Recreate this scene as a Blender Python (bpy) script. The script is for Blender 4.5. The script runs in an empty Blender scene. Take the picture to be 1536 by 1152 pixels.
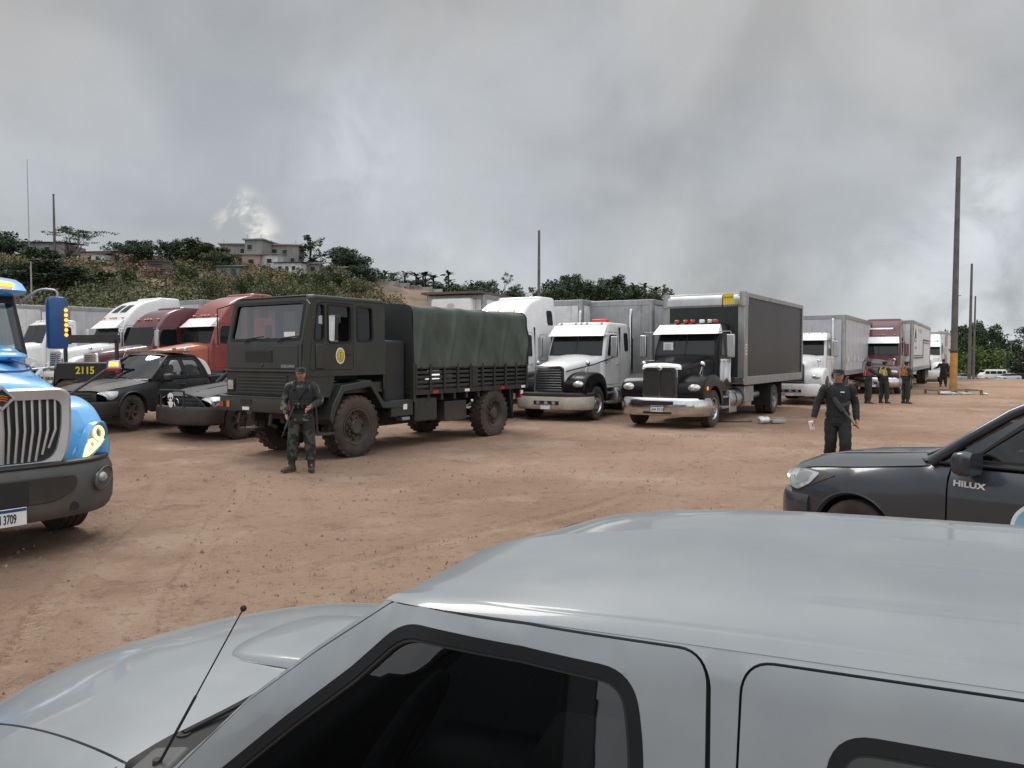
import bpy, bmesh, math, random
import numpy as np
from math import sin, cos, pi, radians, sqrt, atan2, exp
from mathutils import Vector, Matrix, noise, Euler
from mathutils.geometry import delaunay_2d_cdt
random.seed(7)
SC = bpy.context.scene
COL = SC.collection
V = Vector

# ---------------------------------------------------------------- camera
cam = bpy.data.cameras.new('camera')
camo = bpy.data.objects.new('camera', cam); COL.objects.link(camo)
camo.location = (0, 0, 2.0)
camo.rotation_euler = (radians(90-2.19), 0, 0)
cam.sensor_width = 36; cam.lens = 26.95
cam.clip_start = 0.05; cam.clip_end = 5000
SC.camera = camo
SC.view_settings.view_transform = 'Standard'; SC.view_settings.look = 'None'
SC.view_settings.exposure = 0.0; SC.view_settings.gamma = 1
SC.render.film_transparent = False
SC.cycles.max_bounces = 6; SC.cycles.transparent_max_bounces = 12

# ---------------------------------------------------------------- light
SUN_AZ, SUN_EL = radians(-28), radians(52)      # azimuth from +Y towards +X
sl = bpy.data.lights.new('sun', 'SUN'); so = bpy.data.objects.new('sun', sl); COL.objects.link(so)
sl.energy = 1.9; sl.angle = radians(25); sl.color = (1, .96, .9)
sd = V((sin(SUN_AZ)*cos(SUN_EL), cos(SUN_AZ)*cos(SUN_EL), sin(SUN_EL)))
so.rotation_euler = (-sd).to_track_quat('-Z', 'Y').to_euler()

def world_sky():
    w = bpy.data.worlds.new('World'); SC.world = w; w.use_nodes = True
    nt = w.node_tree; N = nt.nodes; L = nt.links
    bg = N['Background']; bg.inputs['Strength'].default_value = 0.1
    sky = N.new('ShaderNodeTexSky'); sky.sky_type = 'NISHITA'; sky.sun_disc = False
    sky.sun_elevation = SUN_EL; sky.sun_rotation = SUN_AZ
    tc = N.new('ShaderNodeTexCoord')
    def math_(op, a, b=None, c=None, clamp=False):
        n = N.new('ShaderNodeMath'); n.operation = op; n.use_clamp = clamp
        for i, v in enumerate((a, b, c)):
            if v is None: continue
            if isinstance(v, (int, float)): n.inputs[i].default_value = v
            else: L.new(v, n.inputs[i])
        return n.outputs[0]
    def ramp(v, a, b, c=0., d=1., smooth=True):
        n = N.new('ShaderNodeMapRange'); n.interpolation_type = 'SMOOTHSTEP' if smooth else 'LINEAR'
        for i, q in enumerate((a, b, c, d)): n.inputs[i+1].default_value = q
        L.new(v, n.inputs[0]); return n.outputs[0]
    nrm = N.new('ShaderNodeVectorMath'); nrm.operation = 'NORMALIZE'; L.new(tc.outputs['Generated'], nrm.inputs[0])
    D = nrm.outputs[0]
    sp = N.new('ShaderNodeSeparateXYZ'); L.new(D, sp.inputs[0])
    X, Y, Z = sp.outputs
    za = math_('ADD', math_('MAXIMUM', Z, 0.), .16)
    cx = math_('DIVIDE', X, za); cy = math_('DIVIDE', Y, za)
    cb = N.new('ShaderNodeCombineXYZ'); L.new(cx, cb.inputs[0]); L.new(cy, cb.inputs[1])
    def nz(vec, scale, detail, rough=.5, off=(0, 0, 0), dist=0.):
        m = N.new('ShaderNodeMapping'); m.inputs['Location'].default_value = off; L.new(vec, m.inputs[0])
        t = N.new('ShaderNodeTexNoise'); t.inputs['Scale'].default_value = scale; t.inputs['Detail'].default_value = detail
        t.inputs['Roughness'].default_value = rough; t.inputs['Distortion'].default_value = dist
        L.new(m.outputs[0], t.inputs['Vector']); return t.outputs['Fac']
    big = ramp(nz(cb.outputs[0], .55, 4, .5, (3.1, 1.7, 0), .3), .36, .66)
    mid = ramp(nz(D, 4.2, 6, .52, (1.3, .2, 4.4), .35), .36, .66)
    fine = ramp(nz(D, 10., 8, .6, (.3, 7.2, 1.4), .25), .42, .68)
    # radiance of the cloud deck
    base = math_('ADD', .298, math_('MULTIPLY', big, .065))
    base = math_('ADD', base, math_('MULTIPLY', mid, .085))
    low = ramp(Z, .02, .30, 1., 0.)
    base = math_('ADD', base, math_('MULTIPLY', math_('MULTIPLY', math_('ADD', fine, .6), low), .042))
    # thin places where the light breaks through
    def blob(px, py, r0, amt, thr=.35, thr2=.7):
        d = V(((px-768)/1150, 1, (532-py)/1150)).normalized()
        dp = N.new('ShaderNodeVectorMath'); dp.operation = 'DISTANCE'; L.new(D, dp.inputs[0]); dp.inputs[1].default_value = d
        g = ramp(dp.outputs['Value'], 0., r0, 1., 0.)
        f = ramp(nz(D, 13., 7, .6, (px*.013, py*.017, .5), .5), thr, thr2)
        return math_('MULTIPLY', math_('MULTIPLY', g, f), amt)
    warm = math_('ADD', blob(362, 322, .040, 1.0, .44, .56), blob(388, 350, .036, .9, .40, .56))
    cool = blob(520, 225, .13, .11, .25, .65)
    cool = math_('ADD', cool, blob(1490, 300, .09, .17, .33, .65))
    cool = math_('ADD', cool, blob(1450, 470, .22, .16, .35, .65))
    cool = math_('ADD', cool, blob(650, 375, .05, .12, .38, .65))
    base = math_('ADD', base, cool)
    dk = blob(1080, 400, .12, -.06, .3, .6)
    base = math_('ADD', base, dk)
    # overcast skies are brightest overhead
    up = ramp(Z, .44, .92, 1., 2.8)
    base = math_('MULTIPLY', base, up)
    # unseen sky behind the viewpoint, brightened as added fill for the vehicle fronts
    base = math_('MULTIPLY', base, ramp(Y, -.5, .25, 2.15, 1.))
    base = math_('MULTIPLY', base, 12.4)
    tint = N.new('ShaderNodeCombineColor')
    tf = nz(D, 2.2, 3, .5, (5, 5, 1))
    L.new(math_('MULTIPLY', base, ramp(tf, .35, .65, .95, 1.015)), tint.inputs[0])
    L.new(math_('MULTIPLY', base, 1.005), tint.inputs[1])
    L.new(math_('MULTIPLY', base, ramp(tf, .35, .65, 1.06, .99)), tint.inputs[2])
    mx = N.new('ShaderNodeMix'); mx.data_type = 'RGBA'; mx.inputs['Factor'].default_value = .95
    L.new(sky.outputs[0], mx.inputs['A']); L.new(tint.outputs[0], mx.inputs['B'])
    ad = N.new('ShaderNodeMix'); ad.data_type = 'RGBA'; ad.blend_type = 'ADD'; ad.inputs['Factor'].default_value = 1
    wc = N.new('ShaderNodeVectorMath'); wc.operation = 'SCALE'; wc.inputs[0].default_value = (5.6, 5.1, 4.1); L.new(warm, wc.inputs['Scale'])
    L.new(mx.outputs['Result'], ad.inputs['A']); L.new(wc.outputs[0], ad.inputs['B'])
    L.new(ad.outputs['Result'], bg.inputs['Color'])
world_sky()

# ---------------------------------------------------------------- materials
MATS = {}
def srgb(r, g, b):
    f = lambda c: ((c/255+.055)/1.055)**2.4 if c > 10 else c/255/12.92
    return (f(r), f(g), f(b))
def mat(name, col, rough=.6, metal=0., var=.12, vscale=3., bump=0., bscale=40., coat=0., dirt=0., dirtcol=(.16, .10, .065),
        emit=None, estr=0., island=0., spec=.5, col2=None, c2scale=1.5, c2lo=.45, c2hi=.6, dirt_h=1.1, streak=0.):
    """one procedural Principled material: base colour with noise variation, optional second colour in patches, dust low down, bump"""
    m = bpy.data.materials.new(name); m.use_nodes = True
    nt = m.node_tree; N = nt.nodes; L = nt.links
    b = N['Principled BSDF']
    b.inputs['Roughness'].default_value = rough; b.inputs['Metallic'].default_value = metal
    b.inputs['Coat Weight'].default_value = coat; b.inputs['Coat Roughness'].default_value = .06
    b.inputs['Specular IOR Level'].default_value = spec
    tc = N.new('ShaderNodeTexCoord')
    def nz(scale, detail=4, rg=.55, sc3=None):
        t = N.new('ShaderNodeTexNoise'); t.inputs['Scale'].default_value = scale; t.inputs['Detail'].default_value = detail
        t.inputs['Roughness'].default_value = rg
        if sc3:
            mp = N.new('ShaderNodeMapping'); mp.inputs['Scale'].default_value = sc3
            L.new(tc.outputs['Object'], mp.inputs[0]); L.new(mp.outputs[0], t.inputs['Vector'])
        else: L.new(tc.outputs['Object'], t.inputs['Vector'])
        return t.outputs['Fac']
    def mr(v, a, b_, c, d):
        n = N.new('ShaderNodeMapRange'); n.interpolation_type = 'SMOOTHSTEP'
        for i, q in enumerate((a, b_, c, d)): n.inputs[i+1].default_value = q
        L.new(v, n.inputs[0]); return n.outputs[0]
    def mix(f, A, B):
        n = N.new('ShaderNodeMix'); n.data_type = 'RGBA'
        if isinstance(f, float): n.inputs['Factor'].default_value = f
        else: L.new(f, n.inputs['Factor'])
        for s, q in (('A', A), ('B', B)):
            if isinstance(q, tuple): n.inputs[s].default_value = q+(1,)
            else: L.new(q, n.inputs[s])
        return n.outputs['Result']
    c = tuple(col)
    if col2: c = mix(mr(nz(c2scale, 5), c2lo, c2hi, 0, 1), c, tuple(col2))
    if var:
        hs = N.new('ShaderNodeHueSaturation')
        L.new(mr(nz(vscale), .3, .7, 1-var, 1+var), hs.inputs['Value'])
        if isinstance(c, tuple): hs.inputs['Color'].default_value = c+(1,)
        else: L.new(c, hs.inputs['Color'])
        c = hs.outputs[0]
    if island:
        g = N.new('ShaderNodeNewGeometry'); hs = N.new('ShaderNodeHueSaturation')
        L.new(mr(g.outputs['Random Per Island'], 0, 1, 1-island, 1+island), hs.inputs['Value'])
        L.new(mr(g.outputs['Random Per Island'], 0, 1, .5-.02, .5+.02), hs.inputs['Hue'])
        L.new(c, hs.inputs['Color']) if not isinstance(c, tuple) else None
        if isinstance(c, tuple): hs.inputs['Color'].default_value = c+(1,)
        c = hs.outputs[0]
    rs = None
    if dirt or streak:
        fac = None
        if dirt:
            sp = N.new('ShaderNodeSeparateXYZ'); L.new(tc.outputs['Object'], sp.inputs[0])
            h = mr(sp.outputs[2], .1, dirt_h, 1., .12)
            mu = N.new('ShaderNodeMath'); mu.operation = 'MULTIPLY'; L.new(h, mu.inputs[0]); L.new(mr(nz(2.3, 6, .65), .32, .72, .1, dirt*1.6), mu.inputs[1]); mu.use_clamp = True
            fac = mu.outputs[0]
        if streak:
            s = mr(nz(1., 5, .6, (9, 9, .7)), .5, .75, 0, streak)
            if fac is None: fac = s
            else:
                mu = N.new('ShaderNodeMath'); mu.operation = 'MAXIMUM'; L.new(fac, mu.inputs[0]); L.new(s, mu.inputs[1]); fac = mu.outputs[0]
        c = mix(fac, c, tuple(dirtcol))
        L.new(mr(fac, 0, .7, rough, min(.95, rough+.45)), b.inputs['Roughness'])
    if isinstance(c, tuple): b.inputs['Base Color'].default_value = c+(1,)
    else: L.new(c, b.inputs['Base Color'])
    if bump:
        bp = N.new('ShaderNodeBump'); bp.inputs['Strength'].default_value = bump; bp.inputs['Distance'].default_value = .02
        L.new(nz(bscale, 5, .6), bp.inputs['Height']); L.new(bp.outputs[0], b.inputs['Normal'])
    if emit:
        b.inputs['Emission Color'].default_value = tuple(emit)+(1,); b.inputs['Emission Strength'].default_value = estr
    MATS[name] = m
    return m
def glass_mat(name, tint=(.35, .42, .42), dark=.0, rough=.02):
    """window glass: partly clear, mirror-like at grazing angles"""
    m = bpy.data.materials.new(name); m.use_nodes = True
    nt = m.node_tree; N = nt.nodes; L = nt.links; out = N['Material Output']; N.remove(N['Principled BSDF'])
    tr = N.new('ShaderNodeBsdfTransparent'); tr.inputs[0].default_value = tuple(tint)+(1,)
    gl = N.new('ShaderNodeBsdfGlossy'); gl.inputs['Roughness'].default_value = rough; gl.inputs[0].default_value = (.95, .97, 1, 1)
    ge = N.new('ShaderNodeNewGeometry'); dt = N.new('ShaderNodeVectorMath'); dt.operation = 'DOT_PRODUCT'; L.new(ge.outputs['Normal'], dt.inputs[0]); L.new(ge.outputs['Incoming'], dt.inputs[1])
    ab = N.new('ShaderNodeMath'); ab.operation = 'ABSOLUTE'; L.new(dt.outputs['Value'], ab.inputs[0])
    iv = N.new('ShaderNodeMath'); iv.operation = 'SUBTRACT'; iv.inputs[0].default_value = 1; L.new(ab.outputs[0], iv.inputs[1]); iv.use_clamp = True
    pw = N.new('ShaderNodeMath'); pw.operation = 'POWER'; L.new(iv.outputs[0], pw.inputs[0]); pw.inputs[1].default_value = 5
    mr = N.new('ShaderNodeMapRange'); mr.inputs[3].default_value = max(dark, .04); mr.inputs[4].default_value = 1.; L.new(pw.outputs[0], mr.inputs[0])
    mx = N.new('ShaderNodeMixShader'); L.new(mr.outputs[0], mx.inputs[0]); L.new(tr.outputs[0], mx.inputs[1]); L.new(gl.outputs[0], mx.inputs[2])
    L.new(mx.outputs[0], out.inputs[0]); MATS[name] = m; return m

DUST = (.19, .12, .08)
mat('black_paint', (.007, .007, .009), .25, coat=.06, dirt=.12, var=.15, spec=.15)
mat('black_plastic', (.016, .016, .017), .55, dirt=.3, var=.2)
mat('black_rubber', (.012, .012, .012), .75, var=.2)
mat('tyre_rubber', (.019, .018, .017), .85, dirt=.5, dirt_h=1.4, bump=.2, bscale=60, dirtcol=(.10, .07, .05))
mat('dark_metal', (.02, .019, .018), .6, dirt=.4, var=.2)
mat('chassis', (.013, .012, .012), .75, dirt=.35, var=.3)
mat('interior', (.014, .014, .015), .8, var=.1)
mat('chrome', (.62, .63, .65), .12, 1., dirt=.3, var=.05)
mat('alu', (.44, .45, .46), .33, 1., var=.08, streak=.25, dirtcol=(.2, .17, .14))
mat('alu_dull', (.33, .335, .34), .45, .7, var=.1, streak=.35, dirtcol=(.14, .12, .1))
mat('white_paint', (.70, .70, .70), .35, coat=.3, dirt=.25, var=.06, streak=.12, dirtcol=(.25, .2, .16))
mat('white_visor', (.80, .80, .81), .3, coat=.3, var=.05)
mat('cream_plastic', (.52, .49, .43), .5, dirt=.5, var=.1)
mat('trailer_white', (.64, .65, .66), .45, var=.08, streak=.5, dirtcol=(.30, .26, .22))
mat('trailer_grey', (.46, .47, .50), .45, var=.08, streak=.5, dirtcol=(.24, .215, .19))
mat('maroon_paint', (.085, .010, .018), .3, coat=.6, dirt=.3, var=.1)
mat('red_paint', (.20, .028, .022), .35, coat=.4, dirt=.3, var=.12)
mat('orange_red', (.33, .07, .03), .4, coat=.3, dirt=.3)
mat('blue_paint', (.10, .385, .74), .28, coat=.7, dirt=.12, var=.08)
mat('blue_dark', (.008, .05, .17), .4, coat=.2, var=.08)
mat('grey_plastic', (.062, .063, .064), .62, dirt=.6, var=.15, dirtcol=(.15, .11, .08), bump=.05, bscale=90)
mat('grille_grey', (.46, .46, .47), .36, .5, dirt=.3, var=.1)
mat('army_green', (.020, .025, .021), .5, dirt=.12, var=.15, coat=.12, dirtcol=(.09, .07, .05))
mat('army_green_light', (.030, .035, .028), .55, dirt=.3, var=.15)
mat('tarp_green', (.042, .058, .046), .58, var=.3, vscale=1.8, bump=.2, bscale=7, coat=.12, streak=.2, dirtcol=(.07, .075, .06))
mat('tarp_black', (.018, .019, .020), .6, var=.15, bump=.15, bscale=8)
mat('box_black', (.019, .022, .025), .42, coat=.05, var=.15, streak=.2, dirtcol=(.045, .045, .045), dirt=.1, dirt_h=2.2, spec=.35)
mat('hilux_grey', (.030, .037, .046), .32, .2, coat=.5, dirt=.06, var=.04)
mat('police_black', (.012, .014, .015), .55, dirt=.2, var=.12, spec=.35)
mat('navy_paint', (.020, .026, .038), .55, dirt=.15, var=.1, spec=.25)
mat('silver_paint', (.178, .196, .210), .46, .12, coat=.45, var=.05, vscale=2.2, col2=(.21, .226, .235), c2scale=3., c2lo=.4, c2hi=.75, bump=.01, bscale=160)
mat('roof_liner', (.03, .03, .032), .8)
mat('seal_rubber', (.009, .010, .011), .55, var=.1, spec=.15)
mat('headlight_glass', (.42, .43, .42), .08, .35, var=.3, vscale=9, coat=1.)
mat('lamp_lit', (.9, .85, .5), .3, emit=(1., .9, .45), estr=2.2)
mat('amber_lit', (.9, .4, .05), .3, emit=(1., .36, .03), estr=3.)
mat('amber_glow', (.9, .3, .02), .3, emit=(1., .30, .02), estr=.7)
mat('yellow_lit', (.9, .7, .05), .3, emit=(1., .72, .05), estr=1.5)
mat('amber_lens', (.55, .16, .02), .25, coat=.6)
mat('red_lens', (.35, .02, .02), .25, coat=.6)
mat('red_glow', (.5, .02, .02), .3, emit=(1., .05, .05), estr=.25)
mat('white_flat', (.72, .72, .72), .5, var=.05)
mat('yellow_flat', (.62, .48, .03), .5)
mat('yellow_dull', (.45, .33, .04), .5)
mat('black_flat', (.012, .012, .012), .6)
mat('mirror_glass', (.5, .53, .55), .05, 1.)
mat('wood', (.22, .155, .09), .75, var=.25, vscale=6, bump=.2)
mat('steel_pole', (.105, .10, .095), .6, .2, var=.25, vscale=2, streak=.4, dirtcol=(.07, .06, .05))
mat('pole_yellow', (.42, .21, .05), .6, var=.2, streak=.5, dirtcol=(.2, .13, .08), dirt=.4)
mat('skin', (.40, .20, .14), .55, var=.08, vscale=20)
mat('hair', (.008, .007, .006), .6)
mat('cloth_black', (.012, .013, .015), .85, var=.25, vscale=9, bump=.25, bscale=26)
mat('cloth_olive', (.026, .030, .024), .9, var=.25, vscale=9, bump=.25, bscale=26)
mat('camo', (.026, .030, .024), .9, var=.15, col2=(.11, .115, .095), c2scale=9, c2lo=.52, c2hi=.56, bump=.25, bscale=26)
mat('camo_dark', (.016, .019, .016), .9, var=.2, col2=(.055, .062, .046), c2scale=8, c2lo=.5, c2hi=.55, bump=.3, bscale=24)
mat('boot_black', (.010, .009, .009), .5, dirt=.15, dirt_h=.2)
mat('vest_yellow', (.36, .30, .03), .7, var=.2, vscale=10)
mat('vest_orange', (.36, .10, .03), .7, var=.2, vscale=10)
mat('vest_pink', (.26, .035, .055), .7, var=.2, vscale=10)
mat('gun_metal', (.014, .014, .016), .45)
mat('gun_grey', (.05, .055, .06), .5)
glass_mat('glass_clear', (.55, .60, .60), .07)
glass_mat('glass_tint', (.10, .115, .12), .06)
glass_mat('glass_dark', (.30, .33, .34), .06)
glass_mat('glass_screen', (.45, .49, .49), .17)
mat('glass_black', (.008, .011, .013), .05, spec=.3, var=0)

# ---------------------------------------------------------------- scene helpers
def tag(o, label=None, cat=None, group=None, kind=None):
    if label: o['label'] = label
    if cat: o['category'] = cat
    if group: o['group'] = group
    if kind: o['kind'] = kind
    return o
def empty(name, loc=(0, 0, 0), yaw=0., label=None, cat=None, group=None, sc=1.):
    o = bpy.data.objects.new(name, None); COL.objects.link(o); o.empty_display_size = .3
    o.location = loc; o.rotation_euler = (0, 0, radians(yaw)); o.scale = (sc,)*3
    return tag(o, label, cat, group)
def rrect(x0, x1, y0, y1, r, n=5):
    out = []
    for cx, cy, a in ((x1-r, y1-r, 0), (x0+r, y1-r, 90), (x0+r, y0+r, 180), (x1-r, y0+r, 270)):
        for k in range(n+1):
            t = radians(a+90*k/n); out.append((cx+r*cos(t), cy+r*sin(t)))
    return out
def rpoly(pts, r=.05, n=5):
    """polygon with rounded corners; r may be one number or a list"""
    out = []; m = len(pts)
    for i in range(m):
        p = V(pts[i]).to_2d(); a = V(pts[i-1]).to_2d(); b = V(pts[(i+1) % m]).to_2d()
        rr = r[i] if isinstance(r, (list, tuple)) else r
        da = (a-p); db = (b-p); rr = min(rr, da.length*.48, db.length*.48)
        if rr < 1e-4: out.append(tuple(p)); continue
        A = p+da.normalized()*rr; B = p+db.normalized()*rr
        for k in range(n+1):
            t = k/n; q = A*(1-t)**2+p*2*t*(1-t)+B*t*t; out.append((q.x, q.y))
    return out
def arc(cx, cz, r, a0, a1, n=14):
    return [(cx+r*cos(radians(a0+(a1-a0)*k/n)), cz+r*sin(radians(a0+(a1-a0)*k/n))) for k in range(n+1)]

class MB:
    """collects shapes; build() links them as ONE mesh object"""
    def __init__(self): self.bm = bmesh.new(); self.mi = 0
    def f(self, vs):
        try:
            q = self.bm.faces.new(vs); q.material_index = self.mi; q.smooth = True; return q
        except ValueError: return None
    def poly(self, pts): return self.f([self.bm.verts.new(p) for p in pts])
    def hexa(self, p):
        v = [self.bm.verts.new(q) for q in p]
        for a in ((0, 3, 2, 1), (4, 5, 6, 7), (0, 1, 5, 4), (1, 2, 6, 5), (2, 3, 7, 6), (3, 0, 4, 7)): self.f([v[i] for i in a])
        return self
    def box(self, c, s, M=None, top=1., topy=None):
        hx, hy, hz = s[0]/2, s[1]/2, s[2]/2; ty = top if topy is None else topy
        P = [V((x*hx, y*hy, -hz)) for x, y in ((-1, -1), (1, -1), (1, 1), (-1, 1))]+[V((x*hx*top, y*hy*ty, hz)) for x, y in ((-1, -1), (1, -1), (1, 1), (-1, 1))]
        if M is not None: P = [M @ p for p in P]
        return self.hexa([p+V(c) for p in P])
    def bx(self, x0, x1, y0, y1, z0, z1): return self.box(((x0+x1)/2, (y0+y1)/2, (z0+z1)/2), (abs(x1-x0), abs(y1-y0), abs(z1-z0)))
    def loft(self, rings, close=True, cap=True, flip=False):
        R = [[self.bm.verts.new(p) for p in r] for r in rings]; n = len(R[0])
        for a, b in zip(R, R[1:]):
            for i in range(n if close else n-1):
                j = (i+1) % n; q = [a[i], a[j], b[j], b[i]]
                self.f(q[::-1] if flip else q)
        if cap and close:
            self.f(R[0][::-1]); self.f(R[-1])
        return self
    def tube(self, pts, r, n=8, cap=True):
        pts = [V(p) for p in pts]; rings = []; up = V((0, 0, 1))
        prev = None
        for i, p in enumerate(pts):
            d = ((pts[i+1]-p) if i < len(pts)-1 else (p-pts[i-1]))
            if 0 < i < len(pts)-1: d = (pts[i+1]-p).normalized()+(p-pts[i-1]).normalized()
            d.normalize()
            a = prev if prev is not None else (up if abs(d.z) < .9 else V((1, 0, 0)))
            a = (a-d*a.dot(d)).normalized(); prev = a; b = d.cross(a)
            rr = r[i] if isinstance(r, (list, tuple)) else r
            rings.append([p+(a*cos(2*pi*k/n)+b*sin(2*pi*k/n))*rr for k in range(n)])
        return self.loft(rings, True, cap)
    def lathe(self, prof, c=(0, 0, 0), axis='y', n=32, a0=0., a1=360.):
        """prof: (radius, along axis)"""
        full = abs(a1-a0) >= 359.9; m = n if full else n+1; rings = []
        for r, h in prof:
            ring = []
            for k in range(m):
                t = radians(a0+(a1-a0)*k/n); a, b = r*cos(t), r*sin(t)
                p = {'y': (a, h, b), 'x': (h, a, b), 'z': (a, b, h)}[axis]
                ring.append((p[0]+c[0], p[1]+c[1], p[2]+c[2]))
            rings.append(ring)
        return self.loft(rings, full, False)
    def cyl(self, c, r, h, axis='z', n=20, r2=None):
        r2 = r if r2 is None else r2
        rings = []
        for rr, hh in ((r, -h/2), (r2, h/2)):
            rings.append([])
            for k in range(n):
                t = 2*pi*k/n; a, b = rr*cos(t), rr*sin(t)
                p = {'y': (b, hh, a), 'x': (hh, a, b), 'z': (a, b, hh)}[axis]; rings[-1].append((p[0]+c[0], p[1]+c[1], p[2]+c[2]))
        return self.loft(rings)
    def prism(self, poly, a, b, axis='y', wf=None):
        """polygon (u,v) extruded from a to b along axis: 'y' -> (u,*,v), 'x' -> (*,u,v), 'z' -> (u,v,*). wf(u,v) scales the extrusion"""
        rings = []
        for h in (a, b):
            r = []
            for u, v in poly:
                k = h*(wf(u, v) if wf else 1.)
                r.append({'y': (u, k, v), 'x': (k, u, v), 'z': (u, v, k)}[axis])
            rings.append(r)
        return self.loft(rings)
    def ball(self, c, r, seg=14, rings=8, sc=(1, 1, 1)):
        R = []
        for i in range(rings+1):
            t = pi*i/rings; R.append([(c[0]+r*sc[0]*max(sin(t), .001)*cos(2*pi*k/seg), c[1]+r*sc[1]*max(sin(t), .001)*sin(2*pi*k/seg), c[2]-r*sc[2]*cos(t)) for k in range(seg)])
        return self.loft(R)
    def build(self, name, mats, parent=None, bevel=0., seg=2, angle=38, loc=None, subsurf=0, merge=True, solid=0.):
        me = bpy.data.meshes.new(name)
        if merge: bmesh.ops.remove_doubles(self.bm, verts=self.bm.verts, dist=1e-5)
        bmesh.ops.recalc_face_normals(self.bm, faces=self.bm.faces)
        self.bm.to_mesh(me); self.bm.free()
        for m in ([mats] if isinstance(mats, str) else mats): me.materials.append(MATS[m])
        me.set_sharp_from_angle(angle=radians(angle))
        o = bpy.data.objects.new(name, me); COL.objects.link(o)
        if parent: o.parent = parent
        if loc is not None: o.location = loc
        if solid:
            q = o.modifiers.new('solid', 'SOLIDIFY'); q.thickness = solid; q.offset = 0
        if bevel:
            q = o.modifiers.new('bevel', 'BEVEL'); q.width = bevel; q.segments = seg; q.limit_method = 'ANGLE'; q.angle_limit = radians(35); q.harden_normals = False
        if subsurf:
            q = o.modifiers.new('sub', 'SUBSURF'); q.levels = subsurf; q.render_levels = subsurf
        return o
def text(name, s, size, mat_, parent, M, ext=.002, bold=0., xs=1.):
    """lettering as a thin mesh; M places its plane (text x -> M x, text y -> M y)"""
    cu = bpy.data.curves.new(name, 'FONT'); cu.body = s; cu.size = size; cu.extrude = ext; cu.align_x = 'CENTER'; cu.align_y = 'CENTER'; cu.offset = bold
    t = bpy.data.objects.new(name+'_curve', cu); COL.objects.link(t)
    dg = bpy.context.evaluated_depsgraph_get(); dg.update()
    me = bpy.data.meshes.new_from_object(t.evaluated_get(dg)); bpy.data.objects.remove(t); bpy.data.curves.remove(cu)
    me.transform(M @ Matrix.Diagonal((xs, 1, 1, 1))); me.materials.clear(); me.materials.append(MATS[mat_])
    o = bpy.data.objects.new(name, me); COL.objects.link(o)
    if parent: o.parent = parent
    return o
def frame_M(o, ex, ey):
    ex = V(ex).normalized(); ey = V(ey); ey = (ey-ex*ey.dot(ex)).normalized(); ez = ex.cross(ey)
    return Matrix(((ex.x, ey.x, ez.x, o[0]), (ex.y, ey.y, ez.y, o[1]), (ex.z, ey.z, ez.z, o[2]), (0, 0, 0, 1)))
def copy_tree(o, parent=None):
    c = o.copy(); COL.objects.link(c)
    if parent: c.parent = parent
    for ch in list(o.children): copy_tree(ch, c)
    return c
def smooth(a, b, x):
    t = min(1, max(0, (x-a)/(b-a))); return t*t*(3-2*t)

# ---------------------------------------------------------------- bicubic body surfaces and panels cut from them
class Surf:
    """Catmull-Rom patch through a grid of points P[i][j]"""
    def __init__(self, P, mirror=False):
        self.P = np.array(P, float)
        if mirror: self.P[:, :, 1] *= -1
        self.n, self.m = self.P.shape[:2]
        us = np.linspace(0, self.n-1, 8*(self.n-1)+1); vs = np.linspace(0, self.m-1, 8*(self.m-1)+1)
        self.S = [(u, v, self.at(u, v)) for u in us for v in vs]
        self.SA = np.array([s[2] for s in self.S]); self.vr = None
    def lim(self, a, b):
        self.vr = (a, b); self.out = np.array([0. if a <= q[1] <= b else 1e6 for q in self.S]); return self
    @staticmethod
    def w(t): return np.array([-.5*t+t*t-.5*t**3, 1-2.5*t*t+1.5*t**3, .5*t+2*t*t-1.5*t**3, -.5*t*t+.5*t**3])
    def at(self, u, v):
        u = min(max(u, -.3), self.n-1+.3); v = min(max(v, -.3), self.m-1+.3)
        i = int(min(max(math.floor(u), 0), self.n-2)); j = int(min(max(math.floor(v), 0), self.m-2))
        P = self.P
        def ext(A, k):      # linear extension past the ends
            n = len(A)
            if k < 0: return 2*A[0]-A[1]
            if k >= n: return 2*A[n-1]-A[n-2]
            return A[k]
        wu = self.w(u-i); wv = self.w(v-j)
        cols = []
        for b in range(-1, 3):
            jj = j+b
            if jj < 0: line = 2*P[:, 0]-P[:, 1]
            elif jj >= self.m: line = 2*P[:, -1]-P[:, -2]
            else: line = P[:, jj]
            cols.append(sum(wu[a+1]*ext(line, i+a) for a in range(-1, 3)))
        return sum(wv[b]*cols[b] for b in range(4))
    def inv(self, ax, a, b):
        """(u,v) whose two coordinates ax are (a,b)"""
        d = (self.SA[:, ax[0]]-a)**2+(self.SA[:, ax[1]]-b)**2
        if self.vr is not None: d = d+self.out
        k = int(d.argmin())
        u, v, _ = self.S[k]; h = 1e-3
        for _ in range(8):
            p = self.at(u, v); pu = (self.at(u+h, v)-p)/h; pv = (self.at(u, v+h)-p)/h
            A = np.array([[pu[ax[0]], pv[ax[0]]], [pu[ax[1]], pv[ax[1]]]]); r = np.array([a-p[ax[0]], b-p[ax[1]]])
            A2 = A.T@A+np.eye(2)*1e-7
            s = np.linalg.solve(A2, A.T@r); s = np.clip(s, -.4, .4); u += s[0]; v += s[1]
            u = min(max(u, -.3), self.n-1+.3); v = min(max(v, -.3), self.m-1+.3)
            if self.vr is not None: v = min(max(v, self.vr[0]), self.vr[1])
        return u, v
    def nrm(self, u, v):
        h = 1e-3; a = self.at(u+h, v)-self.at(u-h, v); b = self.at(u, v+h)-self.at(u, v-h)
        c = np.cross(a, b); l = np.linalg.norm(c); return c/l if l > 1e-12 else np.array((0, 0, 1.))
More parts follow.
